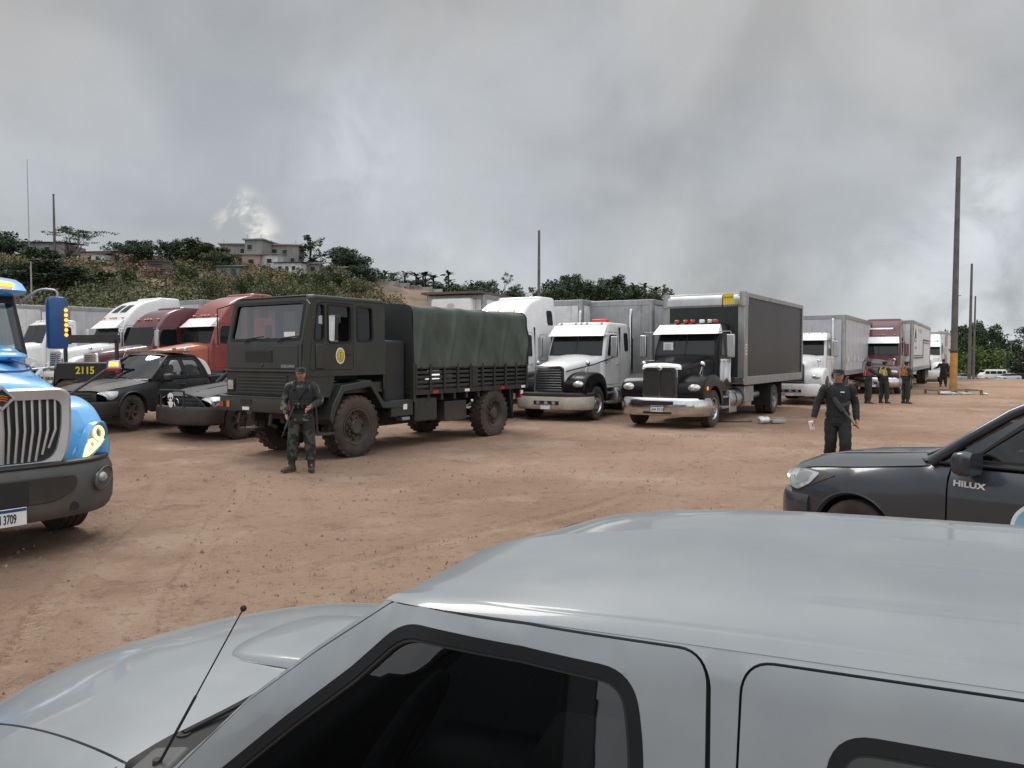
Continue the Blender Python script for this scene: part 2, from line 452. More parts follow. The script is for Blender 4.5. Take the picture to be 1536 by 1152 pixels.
def inside(p, poly):
    c = False; n = len(poly); x, y = p; j = n-1
    for i in range(n):
        xi, yi = poly[i]; xj, yj = poly[j]
        if (yi > y) != (yj > y) and x < (xj-xi)*(y-yi)/(yj-yi)+xi: c = not c
        j = i
    return c
def resample(poly, res):
    out = []
    for i in range(len(poly)):
        a = V(poly[i]).to_2d(); b = V(poly[(i+1) % len(poly)]).to_2d(); k = max(1, int(math.ceil((b-a).length/res)))
        for q in range(k):
            p = a.lerp(b, q/k)
            if not out or (V(out[-1])-p).length > 1e-5: out.append((p.x, p.y))
    return out
def panel(mb, S, ax, poly, holes=(), off=0., thick=.012, res=.06, sgn=1.):
    """sheet cut from surface S: outline and holes are polygons in the two coordinates ax; edges are turned inwards by thick"""
    loops = [resample(poly, res)]+[resample(h, res) for h in holes]
    co = []; ed = []
    for l in loops:
        k = len(co); co += [V(p) for p in l]; ed += [(k+i, k+(i+1) % len(l)) for i in range(len(l))]
    A = np.array(loops[0]); lo = A.min(0); hi = A.max(0); B = np.array([tuple(c) for c in co])
    y = lo[1]+res*.5; row = 0
    while y < hi[1]:
        x = lo[0]+res*(.5 if row % 2 else .25)
        while x < hi[0]:
            if ((B-np.array((x, y)))**2).sum(1).min() > (res*.55)**2 and inside((x, y), loops[0]) and not any(inside((x, y), h) for h in loops[1:]): co.append(V((x, y)))
            x += res
        y += res*.87; row += 1
    r = delaunay_2d_cdt(co, ed, [], 0, 1e-6)
    vs, fs = r[0], r[2]
    uv = [S.inv(ax, p[0], p[1]) for p in vs]
    N = [S.nrm(*q)*sgn for q in uv]
    P = [S.at(*q)+n*off for q, n in zip(uv, N)]
    bv = [mb.bm.verts.new(p) for p in P]; fl = []
    for f in fs:
        c = sum((V(vs[i]) for i in f), V((0, 0)))/len(f)
        if inside(c, loops[0]) and not any(inside(c, h) for h in loops[1:]):
            q = mb.f([bv[i] for i in f])
            if q: fl.append(q)
    if thick:
        cnt = {}
        for q in fl:
            for e in q.edges: cnt[e] = cnt.get(e, 0)+1
        inner = {}; idx = {v: i for i, v in enumerate(bv)}
        for e, c in cnt.items():
            if c == 1:
                a, b = e.verts
                for v in (a, b):
                    if v not in inner: inner[v] = mb.bm.verts.new(P[idx[v]]-N[idx[v]]*thick)
                mb.f([a, b, inner[b], inner[a]])
    for v in bv:
        if not v.link_faces: mb.bm.verts.remove(v)
    return mb
def mirror_mb(mb):
    """add the mirror image (y -> -y) of what is in mb"""
    g = bmesh.ops.duplicate(mb.bm, geom=mb.bm.verts[:]+mb.bm.edges[:]+mb.bm.faces[:])
    vs = [e for e in g['geom'] if isinstance(e, bmesh.types.BMVert)]
    for v in vs: v.co.y *= -1
    bmesh.ops.reverse_faces(mb.bm, faces=[e for e in g['geom'] if isinstance(e, bmesh.types.BMFace)])
    return mb
# ================================================================ ground
def vnoise(x, y, seed=0):
    """vectorised value noise in -1..1"""
    xi = np.floor(x).astype(np.int64); yi = np.floor(y).astype(np.int64); fx = x-xi; fy = y-yi
    fx = fx*fx*(3-2*fx); fy = fy*fy*(3-2*fy)
    def h(a, b):
        n = (a*374761393+b*668265263+seed*974711) & 0x7fffffff
        n = ((n ^ (n >> 13))*1274126177) & 0x7fffffff
        return ((n ^ (n >> 16)) & 0xffff)/32767.5-1
    return (h(xi, yi)*(1-fx)+h(xi+1, yi)*fx)*(1-fy)+(h(xi, yi+1)*(1-fx)+h(xi+1, yi+1)*fx)*fy
def sm(a, b, x):
    t = np.clip((x-a)/(b-a), 0, 1); return t*t*(3-2*t)
def terrain_np(x, y):
    z = -.157*sm(5.2, 2.6, np.hypot(x-.2, y-1.8))
    z = z+.5*sm(-6, -14, x)*sm(12, 19, y)
    z = z-2.9*sm(60, 112, y)*sm(-5, 22, x)
    return z
def terrain(x, y): return float(terrain_np(np.array([x]), np.array([y]))[0])
RUTS = [([(-3.2, 4.9), (-3.7, 6.1), (-4.15, 7.5), (-4.5, 8.8), (-4.9, 10.4), (-5.6, 12.2)], .22, 1), ([(-2.2, 4.9), (-2.7, 6.1), (-2.98, 7.1), (-3.45, 8.8), (-3.75, 10.4), (-4.3, 12.2)], .22, 1),
        ([(-9, 10.4), (-4, 10.2), (2, 11.2), (8, 14.5), (16, 22), (26, 36)], .28, 0), ([(-9, 12.4), (-4, 12.1), (1.5, 13.2), (7, 16.4), (14.5, 23.6), (24, 37)], .28, 0),
        ([(-3, 4.6), (1, 7.4), (4, 11), (6, 15.5), (9, 21)], .22, 0), ([(-5, 5.0), (-.6, 8.2), (2.4, 11.8), (4.3, 16), (7, 21.5)], .22, 0),
        ([(9, 9), (10, 14), (13, 20), (18, 27), (27, 40)], .25, 0), ([(11, 9), (12, 14), (15, 19.6), (20, 26.4), (29, 39)], .25, 0)]
def ground_mat():
    m = bpy.data.materials.new('dirt'); m.use_nodes = True; nt = m.node_tree; N = nt.nodes; L = nt.links; b = N['Principled BSDF']
    b.inputs['Roughness'].default_value = .95; b.inputs['Specular IOR Level'].default_value = .15
    tc = N.new('ShaderNodeTexCoord')
    def nz(s, d=6, r=.6, sc=None, dist=0.):
        t = N.new('ShaderNodeTexNoise'); t.inputs['Scale'].default_value = s; t.inputs['Detail'].default_value = d; t.inputs['Roughness'].default_value = r; t.inputs['Distortion'].default_value = dist
        if sc:
            mp = N.new('ShaderNodeMapping'); mp.inputs['Scale'].default_value = sc; L.new(tc.outputs['Object'], mp.inputs[0]); L.new(mp.outputs[0], t.inputs[0])
        else: L.new(tc.outputs['Object'], t.inputs[0])
        return t.outputs['Fac']
    def mr(v, a, b_, c=0., d=1.):
        n = N.new('ShaderNodeMapRange'); n.interpolation_type = 'SMOOTHSTEP'
        for i, q in enumerate((a, b_, c, d)): n.inputs[i+1].default_value = q
        L.new(v, n.inputs[0]); return n.outputs[0]
    def mix(f, A, B, bt='MIX'):
        n = N.new('ShaderNodeMix'); n.data_type = 'RGBA'; n.blend_type = bt
        L.new(f, n.inputs['Factor']) if not isinstance(f, float) else setattr(n.inputs['Factor'], 'default_value', f)
        for s, q in (('A', A), ('B', B)):
            if isinstance(q, tuple): n.inputs[s].default_value = q+(1,)
            else: L.new(q, n.inputs[s])
        return n.outputs['Result']
    c = mix(mr(nz(.16, 5, .6), .38, .62), (.395, .270, .193), (.310, .200, .142))       # reddish / darker earth
    c = mix(mr(nz(.45, 6, .65), .50, .66, 0, .75), c, (.455, .338, .255))                # pale dust
    c = mix(mr(nz(1.3, 7, .7, (1, 1, 1), .4), .54, .72, 0, .55), c, (.185, .12, .088))    # dark scuffs
    c = mix(mr(nz(7., 6, .7), .53, .67, 0, .6), c, (.21, .135, .10))
    c = mix(mr(nz(28., 4, .7), .585, .68, 0, .6), c, (.14, .10, .08))                   # clods
    c = mix(mr(nz(45., 3, .6), .64, .72, 0, .5), c, (.52, .46, .39))                     # pale grit
    at = N.new('ShaderNodeAttribute'); at.attribute_name = 'rut'
    c = mix(mr(at.outputs['Fac'], .1, 1., 0, .6), c, (.45, .322, .23))
    L.new(c, b.inputs['Base Color'])
    h1 = nz(9., 8, .7); h2 = nz(42., 4, .65)
    ad = N.new('ShaderNodeMath'); ad.operation = 'MULTIPLY_ADD'; L.new(h2, ad.inputs[0]); ad.inputs[1].default_value = .45; L.new(h1, ad.inputs[2])
    bp = N.new('ShaderNodeBump'); bp.inputs['Strength'].default_value = 1.; bp.inputs['Distance'].default_value = .085
    L.new(ad.outputs[0], bp.inputs['Height']); L.new(bp.outputs[0], b.inputs['Normal'])
    MATS['dirt'] = m
ground_mat()
def make_ground():
    ang = np.concatenate([np.linspace(-46, 46, 560), np.arange(49, 312, 3.)]); ang = np.radians(ang)
    r = [.3, .8, 1.4, 2.0]
    while r[-1] < 12: r.append(r[-1]*1.0048)
    while r[-1] < 32: r.append(r[-1]*1.0075)
    while r[-1] < 1500: r.append(r[-1]*1.05)
    r = np.array(r); A, R = np.meshgrid(ang, r); X = R*np.sin(A); Y = R*np.cos(A)
    Z = terrain_np(X, Y)
    fade = sm(60, 20, R)
    Z = Z+fade*(.030*vnoise(X*.55, Y*.55, 1)+.014*vnoise(X*1.7, Y*1.7, 2)+.009*vnoise(X*4.3, Y*4.3, 3)+.007*np.maximum(vnoise(X*9, Y*9, 4), -.1)+.006*np.maximum(vnoise(X*17, Y*17, 5), 0))
    rut = np.zeros_like(Z)
    for pts, w, tread in RUTS:
        P = np.array(pts, float); best = np.full(Z.shape, 1e9); along = np.zeros_like(Z); side = np.zeros_like(Z); acc = 0
        # smooth the polyline
        q = [P[0]]
        for i in range(len(P)-1):
            p0 = P[max(i-1, 0)]; p1 = P[i]; p2 = P[i+1]; p3 = P[min(i+2, len(P)-1)]
            for k in range(1, 7):
                t = k/6; q.append(.5*((2*p1)+(p2-p0)*t+(2*p0-5*p1+4*p2-p3)*t*t+(3*p1-p0-3*p2+p3)*t**3))
        for a, b_ in zip(q, q[1:]):
            d = b_-a; l = np.hypot(*d); d = d/l
            t = np.clip((X-a[0])*d[0]+(Y-a[1])*d[1], 0, l); dx = X-a[0]-d[0]*t; dy = Y-a[1]-d[1]*t; dist = np.hypot(dx, dy)
            m = dist < best; best[m] = dist[m]; along[m] = (acc+t)[m]; side[m] = (dx*d[1]-dy*d[0])[m]; acc += l
        k = sm(w*.75, w*.35, best)*(.6+.4*vnoise(X*.8, Y*.8, 9)); rim = sm(w*.4, w*.6, best)*sm(w*1.3, w*.7, best)
        Z = Z-k*.028+rim*.016
        if tread: Z = Z+k*.020*np.sign(np.sin(along*2*pi/.13+np.abs(side)*22))
        rut = np.maximum(rut, k*(1. if tread else .6))
    na = len(ang); nr = len(r)
    verts = np.c_[X.ravel(), Y.ravel(), Z.ravel()]
    i, j = np.meshgrid(np.arange(nr-1), np.arange(na), indexing='ij'); j2 = (j+1) % na
    q = np.stack([i*na+j, i*na+j2, (i+1)*na+j2, (i+1)*na+j], -1).reshape(-1, 4)
    me = bpy.data.meshes.new('ground'); me.vertices.add(len(verts)); me.vertices.foreach_set('co', verts.ravel())
    me.loops.add(q.size); me.polygons.add(len(q)); me.loops.foreach_set('vertex_index', q.ravel().astype(np.int32))
    me.polygons.foreach_set('loop_start', np.arange(0, q.size, 4, dtype=np.int32)); me.polygons.foreach_set('use_smooth', np.ones(len(q), bool))
    a = me.attributes.new('rut', 'FLOAT', 'POINT'); a.data.foreach_set('value', rut.ravel().astype(np.float32))
    me.update(); me.validate(); me.materials.append(MATS['dirt'])
    o = bpy.data.objects.new('ground', me); COL.objects.link(o); tag(o, 'rutted reddish brown dirt of the truck yard', 'ground', kind='structure')
make_ground()

def make_stones():
    mat('stone', (.29, .20, .145), .9, island=.45, var=0); mb = MB()
    for k in range(9000):
        r = 3.5*(11**(random.random()**.8)); a = radians(random.uniform(-42, 42)); x = r*sin(a); y = r*cos(a)
        s = random.choice((.004, .005, .006, .008, .014 if r > 8 else .008))*random.uniform(.7, 1.5); z = terrain(x, y)+.006
        p = [V((x+random.uniform(-1, 1)*s, y+random.uniform(-1, 1)*s, z+random.uniform(0, 1)*s)) for _ in range(3)]
        b = [V((x+s*1.4*cos(t+random.random()), y+s*1.4*sin(t+random.random()), z-.012)) for t in (0, 1.6, 3.1, 4.7)]
        vb = [mb.bm.verts.new(q) for q in b]; t = mb.bm.verts.new((x, y, z+s))
        for i in range(4): mb.f([vb[i], vb[(i+1) % 4], t])
    o = mb.build('gravel', 'stone', merge=False, angle=10); tag(o, 'small stones and clods scattered over the dirt', 'gravel', kind='stuff')
make_stones()

# ================================================================ hill
def crest(x):
    pts = [(-160, 15), (-72, 14.9), (-35, 13.6), (-19, 11.3), (-10, 9.6), (8, 8.4), (20, 7.4), (32, 4.5), (48, -1.5), (70, -4), (200, -5)]
    return np.interp(x, [p[0] for p in pts], [p[1] for p in pts])
def hill_np(x, y):
    s = np.clip((y-46)/(104-46), 0, 1); s = s*s*(3-2*s)*.45+s*.55
    z = crest(x*104/np.maximum(y, 60))*s-.9*(1-s)
    return z+s*(.9*vnoise(x*.09, y*.09, 21)+.4*vnoise(x*.3, y*.3, 22))
def hill_z(x, y): return float(hill_np(np.array([x]), np.array([y]))[0])
mat('hill_soil', (.20, .125, .085), .95, var=.25, vscale=.25, col2=(.055, .050, .026), c2scale=.12, c2lo=.42, c2hi=.6, bump=.5, bscale=2.)
def make_hill():
    xs = np.linspace(-190, 80, 140); ys = np.concatenate([np.linspace(44, 112, 70), np.linspace(116, 240, 20)])
    X, Y = np.meshgrid(xs, ys); Z = hill_np(X, Y); n = len(xs)
    fs = [(i*n+j, i*n+j+1, (i+1)*n+j+1, (i+1)*n+j) for i in range(len(ys)-1) for j in range(n-1)]
    me = bpy.data.meshes.new('hill'); me.from_pydata(np.c_[X.ravel(), Y.ravel(), Z.ravel()].tolist(), [], fs); me.materials.append(MATS['hill_soil'])
    me.polygons.foreach_set('use_smooth', np.ones(len(fs), bool)); me.update()
    o = bpy.data.objects.new('hill', me); COL.objects.link(o); tag(o, 'scrubby brown hillside rising behind the parked trucks', 'hill', kind='structure')
make_hill()
def px(x, y, d):
    """point at depth d seen at pixel (x, y) of the photograph"""
    return V(((x-768)/1150*d, d, 2+(532-y)/1150*d))

# ================================================================ plants
mat('leaf_dark', (.042, .068, .036), .7, island=.5, var=.2, vscale=.5, spec=.2)
mat('leaf_mid', (.058, .082, .034), .7, island=.5, var=.2, vscale=.5, spec=.2)
mat('leaf_olive', (.105, .118, .06), .75, island=.45, var=.2, vscale=.5, spec=.2)
mat('leaf_dry', (.20, .135, .085), .9, island=.4, var=.25, vscale=.3, spec=.1)
mat('leaf_bright', (.085, .12, .035), .7, island=.4, var=.2, spec=.2)
mat('bark', (.06, .045, .035), .9, var=.3, vscale=4, bump=.4, bscale=12)
def leaf(mb, c, s, d=None, asp=.6):
    n = V((random.gauss(0, 1), random.gauss(0, 1), random.gauss(0, 1)+.5)).normalized() if d is None else d
    a = n.orthogonal().normalized(); a = Matrix.Rotation(random.uniform(0, 2*pi), 3, n) @ a; b = n.cross(a)*asp
    mb.poly([c-a*s, c-b*s*.9, c+a*s, c+b*s*.9])
def clump(mb, c, r, n, s, flat=.8):
    for _ in range(n):
        d = V((random.gauss(0, 1), random.gauss(0, 1), random.gauss(0, 1))).normalized()*r*(random.random()**.42); d.z *= flat
        leaf(mb, V(c)+d, s*random.uniform(.6, 1.4))
def tree_proto(kind, seed):
    """returns (crown mesh, trunk mesh) of a tree one unit tall"""
    random.seed(seed); cr = MB(); tr = MB()
    def limb(p, d, l, r, depth, tips):
        pts = [p]; q = V(p)
        for k in range(3):
            d = (d+V((random.gauss(0, .18), random.gauss(0, .18), random.gauss(.05, .1)))).normalized(); q = q+d*l/3; pts.append(q)
        tr.tube(pts, [r*(1-.2*k) for k in range(4)], 6)
        tips.append((q, depth))
        if depth > 0:
            for _ in range(random.choice((2, 3))):
                e = (d+V((random.gauss(0, .6), random.gauss(0, .6), random.gauss(.15, .3)))).normalized()
                limb(pts[random.choice((2, 3))], e, l*random.uniform(.55, .8), r*.5, depth-1, tips)
    tips = []
    if kind == 'dense':
        for _ in range(5): limb(V((0, 0, .02)), V((random.gauss(0, .5), random.gauss(0, .5), 1)).normalized(), .42, .028, 2, tips)
        for c, d in tips:
            if d < 2: clump(cr, c+V((0, 0, random.uniform(-.02, .05))), random.uniform(.09, .17), 90, .026)
        for _ in range(16):
            c = V((random.gauss(0, .22), random.gauss(0, .2), random.uniform(.12, .62))); clump(cr, c, random.uniform(.12, .22), 110, .027)
    elif kind == 'umbrella':
        for _ in range(4): limb(V((0, 0, 0)), V((random.gauss(0, .35), random.gauss(0, .35), 1)).normalized(), .55, .02, 2, tips)
        for c, d in tips:
            if d < 2:
                clump(cr, (c.x*1.5, c.y*1.5, .62+.38*min(1, c.z)), .13, 34, .022, .25)
        for _ in range(14):
            a = random.uniform(0, 6.28); rr = random.uniform(.2, .62); clump(cr, (rr*cos(a), rr*sin(a), random.uniform(.74, .97)-rr*.25), .11, 24, .02, .22)
    elif kind == 'sparse':
        for _ in range(4): limb(V((0, 0, 0)), V((random.gauss(0, .4), random.gauss(0, .4), 1)).normalized(), .5, .02, 2, tips)
        for c, d in tips:
            if d < 2: clump(cr, c, random.uniform(.06, .12), 40, .024)
    elif kind == 'column':
        tr.tube([(0, 0, 0), (.01, 0, .5), (0, .01, .95)], [.025, .018, .006], 6)
        for k in range(26):
            z = random.uniform(.2, .97); a = random.uniform(0, 6.28); l = (.24 if z < .7 else .15)*random.uniform(.5, 1.2)
            e = V((l*cos(a), l*sin(a), z+l*.8)); tr.tube([(0, 0, z), e], [.008, .003], 4)
            clump(cr, e*.7+V((0, 0, z))*.3, .06, 22, .022, 1.3); clump(cr, e, .05, 26, .022, 1.4)
    elif kind == 'fronds':
        for s in range(5):
            b = V((random.gauss(0, .3), random.gauss(0, .3), 0)); h = random.uniform(.5, .8); top = b+V((random.gauss(0, .04), random.gauss(0, .04), h))
            tr.tube([b, top], [.03, .02], 6)
            for k in range(15):
                a = random.uniform(0, 6.28); el = random.uniform(-.1, 1.3); l = random.uniform(.22, .36)
                d = V((cos(a)*cos(el), sin(a)*cos(el), sin(el))); w = d.cross(V((0, 0, 1))).normalized()*.032; prev = None
                for i in range(6):
                    t = i/5; c = top+d*l*t-V((0, 0, .22*l*t*t*2.2)); ww = w*(.5+1.6*t*(1.15-t)) if i < 5 else w*.1
                    e = (c-ww, c+ww)
                    if prev: cr.poly([prev[0], prev[1], e[1], e[0]])
                    prev = e
            clump(cr, b+V((0, 0, h*.4)), .2, 50, .03)
    elif kind == 'bush':
        for _ in range(4): limb(V((0, 0, 0)), V((random.gauss(0, .8), random.gauss(0, .8), 1)).normalized(), .45, .02, 1, tips)
        for c, d in tips: clump(cr, c, random.uniform(.12, .22), 70, .032)
        for _ in range(9): clump(cr, (random.gauss(0, .35), random.gauss(0, .35), random.uniform(.1, .55)), random.uniform(.14, .26), 66, .034)
    a = cr.build('crown', 'leaf_mid', merge=False, angle=180); b = tr.build('trunk', 'bark')
    ma, mb_ = a.data, b.data; bpy.data.objects.remove(a); bpy.data.objects.remove(b)
    zs = np.empty(len(ma.vertices)*3); ma.vertices.foreach_get('co', zs); zs = zs.reshape(-1, 3); top = np.percentile(zs[:, 2], 99.5); wid = np.percentile(np.abs(zs[:, 0]), 98)
    return ma, mb_, top, wid
PROTO = {}
for k, s in (('dense', 3), ('dense', 11), ('dense', 23), ('umbrella', 5), ('sparse', 8), ('sparse', 14), ('column', 4), ('fronds', 6), ('bush', 9), ('bush', 17)):
    PROTO.setdefault(k, []).append(tree_proto(k, s))
random.seed(99)
LEAFMESH = {}
def plant(name, kind, xpx, top, w, d, leafm, label, cat='tree', group=None, var=0, ground=None, minh=1.5):
    ma, tm, h0, w0 = PROTO[kind][var % len(PROTO[kind])]
    p = px(xpx, top, d); gz = ground if ground is not None else hill_z(p.x, d)
    h = max(minh, p.z-gz+.1); ww = w/1150*d/2*1.15
    key = (ma.name, leafm)
    if key not in LEAFMESH:
        c = ma.copy(); c.materials.clear(); c.materials.append(MATS[leafm]); LEAFMESH[key] = c
    r = empty(name, (p.x, d, gz-.1), random.uniform(0, 360), label, cat, group)
    for nm, me in (('crown', LEAFMESH[key]), ('trunk', tm)):
        o = bpy.data.objects.new(nm, me); COL.objects.link(o); o.parent = r; o.scale = (ww/w0, ww/w0, h/h0)
    return r
G1 = 'trees along the hilltop'
plant('tree', 'dense', 8, 348, 74, 100, 'leaf_dark', 'dense dark tree at the left edge of the hilltop, beside the long dark roofed house', 'tree', G1)
plant('tree', 'dense', 62, 374, 56, 97, 'leaf_dark', 'rounded dark tree below the thin mast on the hill', 'tree', G1, 1)
plant('thorn_tree', 'umbrella', 106, 345, 86, 104, 'leaf_dark', 'flat topped feathery thorn tree standing against the sky on the hill', 'tree', G1)
plant('tree', 'dense', 30, 392, 70, 84, 'leaf_mid', 'low bushy tree on the slope directly above the blue truck cab', 'tree', G1, 2)
plant('tree', 'dense', 88, 394, 96, 82, 'leaf_dark', 'broad dark tree on the slope above the blue mirror', 'tree', G1, 1)
plant('tree', 'dense', 216, 362, 56, 96, 'leaf_dark', 'tall dark green tree just left of the corrugated shack', 'tree', G1, 0)
plant('tree', 'dense', 258, 360, 38, 100, 'leaf_dark', 'narrow spiky dark tree behind the corrugated shack', 'tree', G1, 2)
plant('tree', 'dense', 304, 362, 62, 100, 'leaf_mid', 'green tree left of the concrete houses, rounded crown', 'tree', G1, 1)
plant('tree', 'dense', 334, 378, 50, 95, 'leaf_mid', 'smaller green tree hiding the foot of the concrete houses', 'tree', G1, 2)
plant('tree', 'bush', 288, 392, 70, 86, 'leaf_olive', 'olive green spreading tree below the concrete houses', 'tree', G1, 0)
plant('casuarina', 'column', 468, 356, 40, 108, 'leaf_dark', 'ragged upright dark tree right of the concrete houses', 'tree', G1)
plant('tree', 'dense', 524, 374, 66, 104, 'leaf_dark', 'broad dark tree where the hilltop starts to fall', 'tree', G1, 0)
plant('tree', 'dense', 548, 398, 44, 100, 'leaf_dark', 'low dark tree above the grey block wall', 'tree', G1, 2)
plant('banana_plant', 'fronds', 600, 404, 48, 104, 'leaf_dark', 'clump of banana like fronds behind the left part of the block wall', 'plant', 'banana clumps on the hilltop')
plant('banana_plant', 'fronds', 640, 406, 46, 106, 'leaf_dark', 'clump of banana like fronds right of the block wall', 'plant', 'banana clumps on the hilltop')
plant('tree', 'bush', 690, 420, 84, 106, 'leaf_dark', 'low rounded dark tree behind the white trailer front', 'tree', G1, 1)
plant('tree', 'sparse', 744, 411, 52, 104, 'leaf_dark', 'open crowned tree with sky showing through, left of the bare middle pole', 'tree', G1, 0)
plant('tree', 'sparse', 780, 428, 46, 104, 'leaf_mid', 'thin low tree directly left of the bare middle pole', 'tree', G1, 1)
plant('tree', 'dense', 858, 413, 48, 104, 'leaf_dark', 'dark tree standing right of the bare middle pole', 'tree', G1, 0)
plant('tree', 'dense', 888, 421, 56, 103, 'leaf_dark', 'low dark tree between two taller ones above the box truck', 'tree', G1, 2)
plant('tree', 'dense', 918, 416, 46, 105, 'leaf_dark', 'rounded dark tree left of the palm like one above the box truck', 'tree', G1, 1)
plant('palm_tree', 'fronds', 964, 419, 50, 104, 'leaf_dark', 'spiky palm like tree above the grey trailer', 'tree', G1)
plant('tree', 'sparse', 988, 427, 26, 104, 'leaf_dark', 'small thin tree at the right end of the hilltop row', 'tree', G1, 1)
for i, (x, t, w, d, lm, lab) in enumerate(((190, 400, 44, 84, 'leaf_mid', 'green bush left of the corrugated shack'), (318, 408, 52, 78, 'leaf_olive', 'olive bush below the small green hut'), (396, 410, 40, 82, 'leaf_olive', 'olive bush under the tall concrete house'),
        (462, 404, 56, 84, 'leaf_mid', 'green bush right of the small white house'), (500, 400, 56, 88, 'leaf_mid', 'green bush under the broad dark tree'), (430, 418, 60, 74, 'leaf_olive', 'olive bush lower on the slope above the army truck cab'),
        (540, 420, 40, 86, 'leaf_olive', 'olive bush at the left end of the block wall'), (140, 404, 60, 82, 'leaf_mid', 'green bush below the grey roofed house'), (360, 414, 44, 78, 'leaf_mid', 'green bush below the brick coloured house'), (478, 420, 44, 78, 'leaf_olive', 'olive bush low on the slope above the canvas'))):
    plant('bush', 'bush', x, t, w, d, lm, lab, 'bush', 'bushes on the hillside', i)
for i, (x, t, w) in enumerate(((700, 430, 60), (728, 428, 56), (838, 426, 56), (872, 428, 60), (904, 430, 60), (936, 430, 56), (966, 432, 56), (996, 436, 44), (620, 424, 60), (580, 420, 56), (662, 428, 60), (770, 432, 50), (812, 432, 44))):
    plant('bush', 'bush', x, t, w, 102, 'leaf_dark' if i % 3 else 'leaf_mid', 'low undergrowth bush filling the gaps between the hilltop trees', 'bush', 'undergrowth on the hilltop', i)
GR = 'trees beyond the right end of the yard'
plant('tree', 'dense', 1452, 488, 52, 168, 'leaf_dark', 'tall dark tree behind the second and third poles', 'tree', GR, 0, -2.9)
plant('tree', 'dense', 1479, 485, 44, 170, 'leaf_dark', 'tall dark tree right of the third pole', 'tree', GR, 1, -2.9)
plant('tree', 'dense', 1420, 500, 44, 172, 'leaf_dark', 'dark tree hidden behind the yellow banded pole', 'tree', GR, 2, -2.9)
plant('tree', 'umbrella', 1532, 490, 70, 176, 'leaf_dark', 'spreading dark tree at the right edge of the photo', 'tree', GR, 0, -2.9)
plant('tree', 'dense', 1508, 508, 40, 176, 'leaf_dark', 'low dark tree left of the spreading one at the right edge', 'tree', GR, 1, -2.9)
plant('bush', 'bush', 1476, 519, 66, 150, 'leaf_bright', 'bright green bush behind the white van', 'bush', GR, 0, -2.9)
plant('bush', 'bush', 1444, 523, 44, 152, 'leaf_bright', 'bright green bush between the yellow banded pole and the van', 'bush', GR, 1, -2.9)
for i, (x, t, w) in enumerate(((1430, 532, 60), (1462, 530, 66), (1500, 528, 70), (1535, 532, 66))):
    plant('hedge', 'bush', x, t, w, 156, 'leaf_dark', 'dark hedge plant behind the distant parked cars, number apart from its neighbours by nothing'.split(', number')[0], 'hedge', 'hedge behind the distant cars', i, -2.9)

def scrub(name, leafm, n, seed, size, rng, label, dens=0.):
    random.seed(seed); mb = MB(); k = 0
    while k < n:
        d = random.uniform(58, 109); xp = random.uniform(-40, 600) if d < 90 else random.uniform(-40, 575); p = px(xp, 0, d); x = p.x
        if vnoise(np.array([x*.07+seed]), np.array([d*.09]), 31+seed)[0]*.6+.4*random.uniform(-1, 1) < dens: continue
        k += 1; z = hill_z(x, d); r = random.uniform(*rng); clump(mb, (x, d, z+r*.35), r, 62, size, .75)
    o = mb.build(name, leafm, merge=False, angle=180); tag(o, label, 'scrub', kind='stuff')
scrub('dry_scrub', 'leaf_dry', 650, 1, .15, (.5, 1.3), 'dry brown scrub covering the hillside', .05)
scrub('green_scrub', 'leaf_olive', 950, 2, .145, (.5, 1.5), 'olive green scrub covering the hillside', .05)
random.seed(5)

